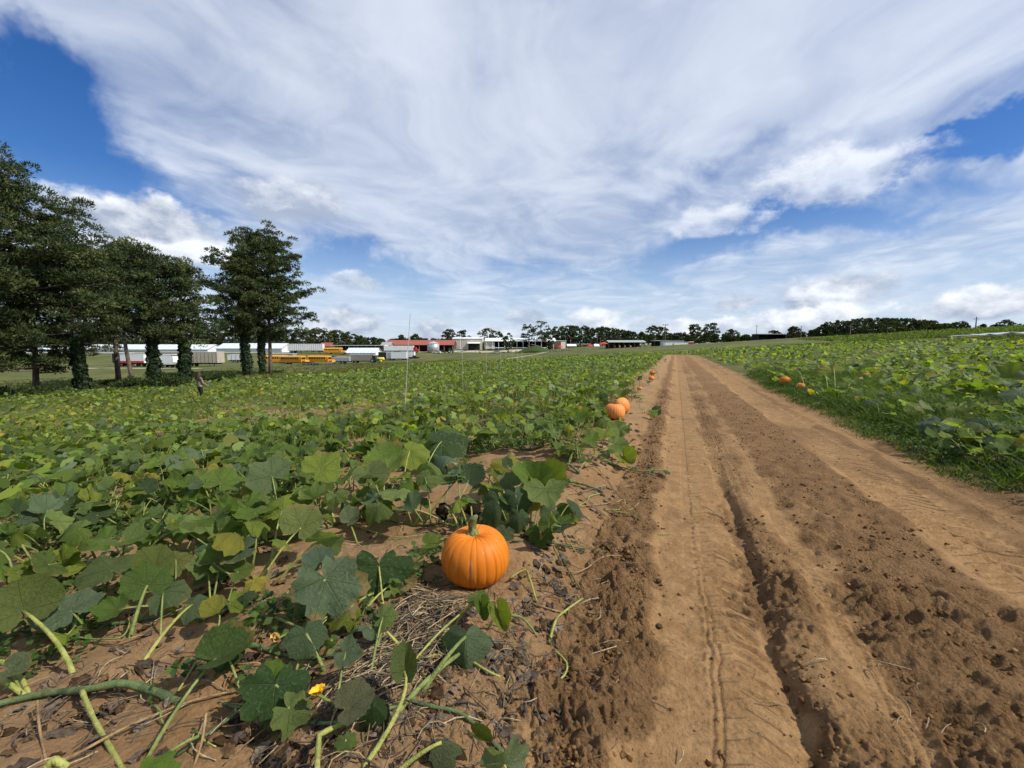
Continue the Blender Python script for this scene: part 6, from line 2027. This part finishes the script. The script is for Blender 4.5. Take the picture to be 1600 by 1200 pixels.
# box truck with red cab
t = thing('box_truck', 'white box truck with a red cab in front of the red barn', 'truck', place(643, 238), R(180))
MB().box(-1.6, 14.5, -1.25, 1.25, 1.0, 3.7).build('cargo_box', P_WHITE, t)
MB().prism([(-4.2, .6), (-1.75, .6), (-1.75, 2.9), (-2.9, 2.9), (-3.2, 1.9), (-4.2, 1.7)], -1.15, 1.15, 'y').build('cab', P_REDB, t)
MB().prism([(-3.17, 1.95), (-2.0, 1.95), (-2.0, 2.75), (-2.85, 2.75)], -1.17, 1.17, 'y').build('window', P_GLASS, t)
for x in (-3.4, 11.8, 13.0, -.6):
    for s in (-1, 1): wheel(t, x, s * 1.05, .5)
MB().box(-4, 14.3, -.5, .5, .55, .98).build('chassis', P_BLACK, t)

# cream barn with open pavilion wing
D0 = 262
t = thing('cream_barn', 'large cream metal barn with white roof and a wide dark doorway', 'barn', place(733, D0 + 8), R(0))
L = 46 * D0 / FPX
MB().prism([(-9, 0), (9, 0), (9, 6.6), (0, 7.4), (-9, 6.6)], -L / 2, L / 2).build('wall', P_CREAM, t)
MB().prism([(-9.3, 6.62), (0, 7.44), (9.3, 6.62), (9.3, 6.8), (0, 7.65), (-9.3, 6.8)], -L / 2 - .3, L / 2 + .3).build('roof', P_ROOFW, t)
MB().box(.6, 7.6, -9.05, -9.004, 0, 3.7).build('doorway', P_DARK, t)  # dark panel on the wall, painted as the shade inside the opening
MB().add([(0.2, -11.4, 3.75), (8, -11.4, 3.75), (8, -9.01, 4.3), (0.2, -9.01, 4.3), (0.2, -11.4, 3.9), (8, -11.4, 3.9), (8, -9.01, 4.45), (0.2, -9.01, 4.45)],
         [(3, 2, 1, 0), (4, 5, 6, 7), (0, 1, 5, 4), (1, 2, 6, 5), (2, 3, 7, 6), (3, 0, 4, 7)]).build('awning', P_ROOFW, t)
for i in range(12): MB().box(-L / 2 + .4 + i * .75, -L / 2 + .46 + i * .75, -9.05, -9.004, .2, 6.5).build('siding_rib', P_CREAM, t)
t = thing('market_pavilion', 'long open market pavilion with white roof joined to the cream barn', 'pavilion', place(812, D0 + 8), 0)
L = 112 * D0 / FPX
MB().prism([(-9, 4.7), (0, 6.6), (9, 4.7), (9, 4.9), (0, 6.85), (-9, 4.9)], -L / 2 + .4, L / 2).build('roof', P_ROOFW, t)
MB().box(-L / 2 + .4, L / 2, 8.4, 8.6, 0, 4.6).build('back_wall', P_DARK, t)  # the pavilion's inside shade is put into this wall's colour
for i in range(12):
    MB().box(-L / 2 + 1.5 + i * (L - 3) / 11 - .14, -L / 2 + 1.5 + i * (L - 3) / 11 + .14, -8.8, -8.5, 0, 4.75).build('post', P_WHITE, t)
MB().box(-L / 2 + 1.5, L / 2 - 1.5, -8.75, -8.65, .6, 1.1).build('rail', P_WHITE, t)
MB().box(-L / 2 + .5, -L / 2 + 6.5, -8.2, -8.0, 0, 4.6).build('wall_panel', P_CREAM, t)
t = thing('barn_annex', 'brown and cream end building at the right of the market pavilion', 'barn', place(868, D0 + 6), R(20))
MB().box(-5.2, 1.5, -4, 4, 0, 5.9).build('wall', P_BROWN, t)
MB().box(1.5, 5.0, -4, 4, 0, 5.6).build('wall', P_CREAM, t)
MB().box(-5.5, 5.2, -4.3, 4.3, 5.92, 6.15).build('roof', P_ROOFW, t)
MB().box(-3, -1.4, -4.05, -4.004, 0, 2.4).build('door', P_DARK, t)

# grassy mound with slide
t = thing('slide_mound', 'steep grassy play mound with a long grey slide', 'mound', place(836, 226), 0)
V, F = [], []
for j in range(9):
    for i in range(24):
        a = 2 * math.pi * i / 24; f = j / 8
        r = 9.5 * f; z = 3.9 * (1 - f ** 1.4) + .12 * math.sin(i * 2.1 + j)
        V.append((r * math.cos(a) * 1.15, r * math.sin(a) * .8, max(z, 0) - .15 * (j == 8)))
for j in range(8):
    for i in range(24): F.append((j * 24 + i, (j + 1) * 24 + i, (j + 1) * 24 + (i + 1) % 24, j * 24 + (i + 1) % 24))
P_GRASS = paint('mound_grass', (0.045, 0.075, 0.02), .95, .1, 0, .5, 1.5)
MB().add(V, F).build('mound', P_GRASS, t, True)
sl = [(-2.2, -7.2, 4.6), (1.5, -7.4, 3.6), (5, -7.6, 2.0), (8.5, -7.8, .55), (11, -7.9, .25)]
for s in (-.7, .7):
    MB().tube([(a, b + s, c + .15) for a, b, c in sl], .12, 6).build('slide_rail', P_GREYD, t)
MB().add([(a, b + s, c) for a, b, c in sl for s in (-.7, .7)] + [(a, b + s, c - .12) for a, b, c in sl for s in (-.7, .7)],
         [(2 * i, 2 * i + 2, 2 * i + 3, 2 * i + 1) for i in range(4)] + [(10 + 2 * i, 11 + 2 * i, 13 + 2 * i, 12 + 2 * i) for i in range(4)]).build('slide', P_GREY, t)
MB().box(-4.2, -2.0, -8.1, -6.5, 4.4, 4.6).build('platform', P_BROWN, t)
for x in (-4.0, -2.2):
    for y in (-8.0, -6.6): MB().box(x - .1, x + .1, y - .1, y + .1, 0, 4.4).build('post', P_BROWN, t)

# front row of vehicles
bus('yellow school bus half hidden by the pine trunk', 434, 152, R(4))
bus('yellow school bus in the middle of the front row', 462, 148, R(-14))
bus('yellow school bus at the right of the front row above the flatbed trailer', 504, 152, R(-8), 9.2)
t = thing('flatbed_trailer', 'low flatbed trailer with triple wheels in front of the right bus', 'trailer', place(500, 143), R(-4), 'parked trailers')
MB().box(-4.6, 4.6, -1.15, 1.15, .55, .75).build('deck', P_GREYD, t)
for x in (-3.4, -2.4, -1.4):
    for s in (-1, 1): wheel(t, x, s * 1.3, .42)
MB().box(-5.2, -2.8, -1.15, 1.15, .75, 1.0).build('fender', P_BLACK, t)
MB().tube([(4.6, 0, .6), (6.2, 0, .55)], .08, 6).build('tongue', P_BLACK, t)
trailer('silver low tank trailer between the right bus and the grey dump trailer', 536, 165, R(-4), 6.6, 1.5, P_SILVER, 5, .95, 'mid')
trailer('weathered grey ribbed dump trailer behind the tractor', 568, 166, R(-3), 9.6, 2.4, P_GREYD, 12, .95)
trailer('dark enclosed trailer behind the white box trailer', 604, 196, R(-3), 6.0, 2.5, P_DARK, 0, .8)
trailer('white box trailer in front of the grain yard', 622, 186, R(-4), 8.8, 2.7, P_WHITE, 0, .75, 'rear', door=(-3.2, P_GREY))
trailer('second white box trailer right of the first, behind the tall stake', 638, 190, R(-3), 6.2, 2.6, P_WHITE, 4, .75)
car('dark pickup parked right of the white box trailers', 647, 188, R(8), P_BLACK, 'pickup')


def tractor(label, px, dep, rz):
    t = thing('tractor', label, 'tractor', place(px, dep), rz, 'tractors at the farm')
    MB().prism([(-.6, .7), (2.0, .7), (2.0, 1.35), (.7, 1.5), (-.6, 1.5)], -.42, .42, 'y').build('body', P_GREEN, t)
    MB().prism([(-.9, 1.5), (.6, 1.5), (.4, 2.55), (-.8, 2.55)], -.62, .62, 'y').build('cabin', P_GLASS, t)
    MB().box(-.95, .55, -.7, .7, 2.55, 2.66).build('roof', P_GREEN, t)
    for s in (-1, 1):
        wheel(t, -.6, s * .8, .8, .42); wheel(t, 1.6, s * .65, .5, .3)
    MB().tube([(1.3, .2, 1.4), (1.3, .2, 2.4)], .05, 6).build('exhaust', P_BLACK, t)
    MB().box(2.0, 2.6, -.5, .5, .45, .95).build('loader', P_YELLOW, t)


tractor('green tractor with a yellow loader right of the grey dump trailer', 587, 160, R(-10))
tractor('green tractor parked between the grain bin and the cream barn', 704, 236, R(20))
tractor('green tractor behind the silver tank trailer', 523, 176, R(170))
t = thing('sprayer_tank', 'pale yellow tank trailer right of the green tractor', 'tank', place(596, 166), 0)
MB().lathe([(.02, -1.4), (.5, -1.35), (.65, -1.1), (.65, 1.1), (.5, 1.35), (.02, 1.4)], 16, (0, 0, 1.25), 'x').build('tank', P_YELLOW, t, True)
MB().box(-1.5, 1.5, -.5, .5, .5, .68).build('frame', P_BLACK, t)
for s in (-1, 1): wheel(t, 0, s * .7, .38)

# vehicles under the pines
trailer('tan boxy trailer with a rusty door left of the pine group', 300, 104, R(-2), 15.2, 2.55, P_TAN, 17, .95, 'mid', door=(-1.2, paint('rusty_door', (0.34, 0.17, 0.13), .8, .2, 0, .6, 2.0)))
trailer('white camper with rounded ends between the ivy trunks', 262, 96, R(-3), 5.4, 2.1, P_WHITE, 0, .7, 'mid', 'parked trailers', None, 1.15, True)
trailer('white trailer with a red stripe behind the bare pine trunks', 217, 98, R(-3), 5.6, 1.9, P_WHITE, 0, .85, 'mid', stripe=P_REDB)
trailer('dark weathered trailer left of the red striped one', 196, 100, R(-2), 3.4, 2.2, P_DARK, 3, .8, 'mid')
trailer('small white trailer half hidden behind the left trunks of the pine group', 372, 140, R(-3), 4.6, 1.7, P_WHITE, 4, .8, 'mid')
t = thing('portable_shed', 'low grey shed with a dark window behind the buses', 'shed', place(441, 172), 0)
MB().box(-5.5, 5.5, -1.5, 1.5, .2, 2.7).build('wall', P_GREY, t)
MB().box(-5.7, 5.7, -1.7, 1.7, 2.72, 2.85).build('roof', P_ROOFW, t)
MB().box(1.8, 4.6, -1.55, -1.504, 1.2, 2.2).build('window', P_GLASS, t)
for x in (-5, 0, 5): MB().box(x - .2, x + .2, -1.4, 1.4, -.1, .2).build('skid', P_BROWN, t)
# brush pile
rg = np.random.default_rng(41)
t = thing('brush_pile', 'low heap of old branches and boards under the left pines', 'brush pile', place(62, 78), 0)
for k in range(26):
    a = rg.uniform(0, 6.28); c = np.array([rg.normal(0, 2.2), rg.normal(0, 1.0), rg.uniform(.1, .8)]); d = np.array([math.cos(a), math.sin(a), rg.normal(0, .25)]) * rg.uniform(.8, 1.8)
    MB().tube([c - d, c, c + d], [.05, .1, .04], 5).build('branch', P_BROWN if k % 3 else P_WOOD, t)

# cars by the barns
for i, a in enumerate([('white car parked left of the cream barn corner', 712, 240, R(15), P_WHITE), ('silver car parked against the cream barn corner', 719, 243, R(20), P_SILVER), ('pale blue car on the gravel left of the grassy mound', 777, 228, R(5), P_SILVER),
                       ('white car in front of the grain bin', 683, 232, R(170), P_WHITE), ('dark car right of the grain bin', 692, 238, R(20), P_BLACK)]):
    car(*a)

# tents, umbrellas, pavilions
def umbrella(label, px, dep, r, h):
    t = thing('market_umbrella', label, 'umbrella', place(px, dep), 0, 'red umbrellas by the field')
    MB().tube([(0, 0, 0), (0, 0, h)], .06, 8).build('pole', P_WHITE, t)
    MB().lathe([(r, h - .75), (r * .55, h - .25), (.05, h + .1), (.04, h + .0), (r * .53, h - .32), (r * .98, h - .85)], 8).build('canopy', P_UMB, t)


umbrella('small red umbrella left of the larger one by the far field edge', 921, 205, 1.6, 2.6)
umbrella('large red umbrella left of the green roofed pavilion', 942, 203, 2.2, 3.4)
umbrella('red umbrella half hidden at the right end of the market pavilion', 875, 225, 1.6, 2.8)
def tent(label, px, dep, w, h):
    t = thing('event_tent', label, 'tent', place(px, dep), 0, 'white tents by the field')
    MB().prism([(-w / 2, h - 1.0), (0, h), (w / 2, h - 1.0), (w / 2, h - 1.12), (0, h - .12), (-w / 2, h - 1.12)][::-1], -w / 2, w / 2, 'x').build('canopy', P_WHITE, t)
    for x in (-w / 2 + .1, w / 2 - .1):
        for y in (-w / 2 + .1, w / 2 - .1): MB().box(x - .04, x + .04, y - .04, y + .04, 0, h - 1.1).build('pole', P_GREY, t)
tent('white peaked tent right of the market pavilion', 892, 222, 4.8, 3.2)
tent('small white canopy between the two red umbrellas', 931, 212, 2.6, 2.4)
t = thing('park_pavilion', 'long low pavilion with grey green roof at the far field edge', 'pavilion', place(975, 224), 0)
L = 58 * 224 / FPX
MB().prism([(-4, 3.3), (0, 4.1), (4, 3.3), (4, 3.12), (0, 3.92), (-4, 3.12)][::-1], -L / 2, L / 2).build('roof', P_ROOFG, t)
MB().box(-L / 2, L / 2, -4.05, -3.95, 3.0, 3.3).build('fascia', P_WHITE, t)
for i in range(8):
    for s in (-1, 1): MB().box(-L / 2 + .5 + i * (L - 1) / 7 - .12, -L / 2 + .5 + i * (L - 1) / 7 + .12, s * 3.6 - .12, s * 3.6 + .12, 0, 3.2).build('post', P_BROWN, t)
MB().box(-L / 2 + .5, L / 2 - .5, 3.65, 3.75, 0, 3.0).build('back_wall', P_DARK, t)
t = thing('white_shed', 'white block shed with low grey roof right of the light mast', 'shed', place(1047, 245), 0)
MB().box(-5.4, 5.6, -3, 3, 0, 3.5).build('wall', P_WHITE, t); MB().box(-5.7, 5.9, -3.3, 3.3, 3.52, 3.75).build('roof', P_GREY, t)
MB().box(-.5, .5, -3.05, -3.004, 0, 2.1).build('door', P_GREY, t)
t = thing('open_shelter', 'open shelter with pale roof left of the white block shed', 'shelter', place(1029, 250), 0)
MB().box(-4.2, 4.2, -3, 3, 3.5, 3.72).build('roof', P_ROOFW, t)
for x in (-4, 0, 4):
    for y in (-2.8, 2.8): MB().box(x - .1, x + .1, y - .1, y + .1, 0, 3.5).build('post', P_BROWN, t)
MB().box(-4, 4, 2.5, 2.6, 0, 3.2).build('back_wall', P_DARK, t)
t = thing('small_white_shed', 'small white shed left of the red booth', 'shed', place(1068, 250), 0)
MB().box(-2.4, 2.4, -2, 2, 0, 2.7).build('wall', P_WHITE, t); MB().box(-2.6, 2.6, -2.2, 2.2, 2.72, 2.9).build('roof', P_GREY, t)
t = thing('red_booth', 'small red booth with white top at the far end of the road', 'booth', place(1077, 238), 0)
MB().box(-1.0, 1.0, -1, 1, 0, 2.6).build('wall', P_REDB, t); MB().box(-1.15, 1.15, -1.15, 1.15, 2.62, 3.0).build('roof', P_WHITE, t)
MB().box(-.5, .5, -1.05, -1.004, .9, 1.7).build('hatch', P_DARK, t)
t = thing('black_stage', 'black canopied stage standing on the right field skyline', 'stage', place(1197, 200), 0)
for x in (-6.2, 6.2):
    for y in (-2.5, 2.5): MB().box(x - .12, x + .12, y - .12, y + .12, -.3, 3.4).build('post', P_BLACK, t)
MB().box(-6.4, 6.4, -2.7, 2.7, 3.2, 3.5).build('roof', P_GREY, t)
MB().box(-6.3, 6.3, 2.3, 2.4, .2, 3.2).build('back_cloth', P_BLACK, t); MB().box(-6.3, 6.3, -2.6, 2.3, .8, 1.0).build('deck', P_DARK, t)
for x in (-6.32, 6.27): MB().box(x, x + .05, -2.5, 2.3, 1.0, 3.2).build('side_cloth', P_BLACK, t)
long_shed('low grey metal shed below the dense wood on the right hill', 1281, 1330, 230, 8, 2.2, 3.0, P_GREY, P_ZINC, 0, 'metal_shed', 'shed', 8)

# light masts and poles
def mast(label, px, dep, top_py, lamps=0, r=.11, mat=None):
    p = place(px, dep)
    h = zpix(px, top_py, dep) - p[2]
    t = thing('light_mast' if lamps else 'utility_pole', label, 'light mast' if lamps else 'pole', p, 0, 'poles round the farm')
    MB().tube([(0, 0, -.3), (0, 0, h)], [r * 1.3, r * .8], 8).build('pole', mat or P_WOOD, t)
    if lamps:
        MB().box(-1.3, 1.3, -.08, .08, h - .5, h - .35).build('crossarm', P_GREY, t)
        for k in range(lamps):
            x = -1.2 + 2.4 * k / (lamps - 1)
            MB().box(x - .28, x + .28, -.3, .2, h - .3, h + .15).build('lamp', P_GREY, t)
    else:
        MB().box(-.7, .7, -.06, .06, h - .6, h - .48).build('crossarm', mat or P_WOOD, t)


mast('tall light mast with floodlights near the far end of the road', 1037, 236, 507, 3, .16)
for i, (px, dep, top, lab) in enumerate([(883, 240, 524, 'pole right of the market pavilion'), (891, 245, 526, 'second pole right of the market pavilion'), (909, 240, 526, 'pole left of the small red umbrella'), (932, 240, 522, 'pole between the two red umbrellas'), (937, 250, 527, 'short pole beside the large red umbrella'),
                                         (1178, 215, 508, 'thin tall pole left of the black stage'), (1247, 215, 509, 'pole right of the black stage on the field skyline'), (1323, 150, 508, 'pole before the dense wood on the right hill'), (720, 248, 521, 'white pole before the cream barn corner'), (862, 240, 528, 'thin pole at the right barn end'),
                                         (518, 255, 531, 'pole above the rear bus'), (1516, 110, 495, 'thin pole on the right hill crest')]):
    mast(lab + ' standing against the wood' if len(lab.split()) < 4 else lab, px, dep, top, 0, .09 if i in (8,) else .12, P_WHITE if i == 8 else None)

# stakes in the field
for i, (bx, by, tx, ty, lab) in enumerate([(630, 660, 641, 490, 'tall leaning pale stake standing in the left field'), (723, 606, 722, 523, 'second pale stake from the tall leaning one'), (760, 586, 760, 537, 'third pale stake in the row running to the mound'), (783, 577, 782, 548, 'fourth pale stake in the row running to the mound'),
                                           (790, 572, 790, 549, 'fifth pale stake in the row running to the mound'), (800, 570, 800, 546, 'sixth pale stake in the row running to the mound'), (809, 566, 808, 548, 'seventh pale stake in the row running to the mound'), (815, 564, 815, 549, 'eighth and last pale stake in the row to the mound')]):
    b = onground(bx, by)
    dep = b[1]
    top = CAMP + ray(tx, ty) * dep / ray(tx, ty)[1]
    t = thing('field_stake', lab, 'stake', b, 0, 'stakes in a row across the left field')
    d = top - b
    r = max(0.008, 0.0004 * dep)
    MB().tube([(0, 0, -.15), d * .35 + np.array([.015, 0, 0]), d * .7, d], [r, r * .95, r * .85, r * .7], 7).build('pole', P_STAKE, t)
    if i == 0:
        MB().tube([d * .62, d * .62 + np.array([0, 0, .10])], r * 1.5, 7).build('tape', P_WHITE, t)

# plastic mulch strip, gravel yard, footpath: draped sheets
def drape(name, poly_s, label, mat, lift, dens=24):
    """strip given by pairs of world points (left, right)"""
    V, F = [], []
    for a, b in poly_s:
        for k in range(5):
            p = np.array(a) + (np.array(b) - np.array(a)) * k / 4
            V.append((p[0], p[1], HF(p[0], p[1]) + lift))
    for i in range(len(poly_s) - 1):
        for k in range(4): F.append((i * 5 + k, i * 5 + k + 1, (i + 1) * 5 + k + 1, (i + 1) * 5 + k))
    me = bpy.data.meshes.new(name); me.from_pydata(V, [], F); me.polygons.foreach_set('use_smooth', np.ones(len(F), bool)); me.materials.append(mat)
    return link(name, me, kind='structure', label=label)


for k in range(3):
    sa = 27.6 + 1.6 * k
    o = drape('plastic_mulch', [(road_pt(sa, u), road_pt(sa + 1.1, u)) for u in np.linspace(4, 62, 50)], 'grey plastic mulch film over a raised bed on the right slope', P_PLASTIC, 0.28)
drape('gravel_yard', [(at(px, 238)[:2], at(px, 252)[:2]) for px in np.linspace(600, 815, 30)], 'pale gravel yard before the barns', P_GRAVEL, 0.05)
drape('footpath', [((at(px, d)[:2]), (at(px, d)[:2] + np.array([2.2, 1.6]))) for px, d in [(858, 215), (853, 200), (850, 185), (846, 172), (836, 162), (822, 152), (806, 142), (790, 132)]], 'sandy footpath curving from the mound into the field', P_GRAVEL, 0.06)
drape('farm_track', [(at(px, 88)[:2], at(px, 90.5)[:2]) for px in np.linspace(-100, 320, 30)], 'pale mown track under the pines', P_GRAVEL, 0.03)


# ------------------------------------------------------------------ people
def person(label, pos, rz, h, shirt, trousers, hair, pose='walk', group='people at the farm', pattern=False):
    """one continuous body grown from a skeleton; hair is a child"""
    t = thing('person', label, 'person', pos, rz, group)
    k = h / 1.7
    J = {  # name: (x, y, z, radius); faces +x
        'pelvis': (0, 0, .95, .15), 'waist': (0, 0, 1.10, .135), 'chest': (.01, 0, 1.30, .155), 'neck': (.01, 0, 1.45, .06), 'head0': (.02, 0, 1.54, .085), 'head1': (.03, 0, 1.64, .095), 'head2': (.01, 0, 1.70, .06),
        'shl': (0, .17, 1.39, .065), 'ell': (-.02, .25, 1.13, .048), 'wrl': (.10, .25, .92, .034), 'hal': (.15, .24, .84, .035),
        'shr': (0, -.17, 1.39, .065), 'elr': (.05, -.26, 1.13, .048), 'wrr': (.24, -.25, 1.0, .034), 'har': (.31, -.24, .94, .035),
        'hil': (0, .10, .88, .105), 'knl': (.10, .10, .50, .07), 'anl': (.02, .10, .09, .05), 'tol': (.16, .11, .04, .04),
        'hir': (0, -.10, .88, .105), 'knr': (.02, -.10, .50, .07), 'anr': (-.14, -.10, .10, .05), 'tor': (.02, -.11, .04, .04)}
    E = [('pelvis', 'waist'), ('waist', 'chest'), ('chest', 'neck'), ('neck', 'head0'), ('head0', 'head1'), ('head1', 'head2'), ('chest', 'shl'), ('shl', 'ell'), ('ell', 'wrl'), ('wrl', 'hal'), ('chest', 'shr'), ('shr', 'elr'), ('elr', 'wrr'), ('wrr', 'har'),
         ('pelvis', 'hil'), ('hil', 'knl'), ('knl', 'anl'), ('anl', 'tol'), ('pelvis', 'hir'), ('hir', 'knr'), ('knr', 'anr'), ('anr', 'tor')]
    names = list(J)
    me = bpy.data.meshes.new('skeleton')
    me.from_pydata([J[n][:3] for n in names], [(names.index(a), names.index(b)) for a, b in E], [])
    tmp = bpy.data.objects.new('skeleton', me); COL.objects.link(tmp)
    sk = tmp.modifiers.new('skin', 'SKIN')
    for n, v in zip(names, me.skin_vertices[0].data):
        v.radius = (J[n][3], J[n][3]); v.use_root = (n == 'pelvis')
    ss = tmp.modifiers.new('sub', 'SUBSURF'); ss.levels = 2; ss.render_levels = 2
    dg = bpy.context.evaluated_depsgraph_get()
    body = bpy.data.meshes.new_from_object(tmp.evaluated_get(dg))
    bpy.data.objects.remove(tmp)
    body.name = 'body'
    skin = PEOPLE_SKIN
    body.materials.clear()
    for m in (skin, shirt, trousers, P_BLACK): body.materials.append(m)
    for p in body.polygons:
        x, y, z = p.center
        arm = abs(y) > .215
        p.material_index = 3 if z < .11 else 2 if z < .90 and not (arm and z > .75) else 0 if (z > 1.44 or (arm and z < 1.20)) else 1
        p.use_smooth = True
    link('body', body, t, scale=k)
    mb = MB()
    V, F = [], []
    for j in range(9):
        f = j / 8
        for i in range(12):
            a = 2 * math.pi * i / 12
            long_ = .34 if hair[1] else .12
            z = 1.765 - (.0 if j == 0 else 1) * f * (.13 + long_) * (1.0 if math.cos(a) < .62 else .28)
            r = .128 * math.sin(math.pi * min(.5, .08 + f * .6)) * (1 + .18 * f) * (1 + .12 * math.sin(5 * a + j))
            V.append((-.01 + r * math.cos(a) * 1.05 - .02 * f, r * math.sin(a), z))
    for j in range(8):
        for i in range(12): F.append((j * 12 + i, (j + 1) * 12 + i, (j + 1) * 12 + (i + 1) % 12, j * 12 + (i + 1) % 12))
    F.append(tuple(range(12)))
    MB().add([(a * k, b * k, c * k) for a, b, c in V], F).build('hair', hair[0], t, True)
    return t


PEOPLE_SKIN = paint('skin', (0.34, 0.19, 0.12), .55, .3, 0, .05)
def cloth(name, c, pat=None):
    m, g, out = material(name)
    p = g.new('ShaderNodeTexCoord').outputs['Object']
    col = c if pat is None else g.mix(g.step(g.noise(p, 17.0, 3, .6), .47, .55), c, pat)
    principled(g, out, col, .9, .15)
    return m


HAIR_D, HAIR_B = paint('dark_hair', (0.030, 0.016, 0.011), .6, .3), paint('brown_hair', (0.10, 0.06, 0.03), .6, .3)
JEANS, DARKT = cloth('blue_jeans', (0.05, 0.075, 0.14)), cloth('dark_trousers', (0.022, 0.02, 0.022))
dep = 23.2
p = at(312, dep); p[2] = HF(p[0], p[1])
person('person with long dark hair and patterned shirt walking along the field rim', p, R(62), 1.62, cloth('patterned_shirt', (0.30, 0.27, 0.19), (0.06, 0.05, 0.04)), DARKT, (HAIR_D, True))
for i, (px, d, col, tr, lab) in enumerate([
        (751, 225, (0.75, 0.75, 0.72), DARKT, 'tiny person in a white shirt before the cream barn doorway'), (860, 205, (0.10, 0.09, 0.15), DARKT, 'dark clothed person at the end of the sandy footpath'),
        (864, 207, (0.45, 0.30, 0.28), JEANS, 'person in a pinkish top at the end of the sandy footpath'), (871, 209, (0.7, 0.7, 0.68), JEANS, 'person in a white top right of the pair on the footpath'),
        (960, 205, (0.45, 0.06, 0.05), JEANS, 'person in a red top at the left end of the long low pavilion'), (967, 206, (0.55, 0.5, 0.45), JEANS, 'person in a beige top before the long low pavilion'),
        (975, 207, (0.30, 0.30, 0.36), DARKT, 'person in a grey top before the middle of the long low pavilion'), (984, 206, (0.6, 0.42, 0.3), JEANS, 'person in an orange beige top before the long low pavilion'), (999, 150, (0.66, 0.6, 0.55), DARKT, 'person in a pale top standing in the field before the pavilion')]):
    p = place(px, d)
    person(lab, p, random.uniform(0, 6), 1.72, cloth('shirt_cloth', col), tr, (HAIR_B if i % 2 else HAIR_D, i % 3 == 0))
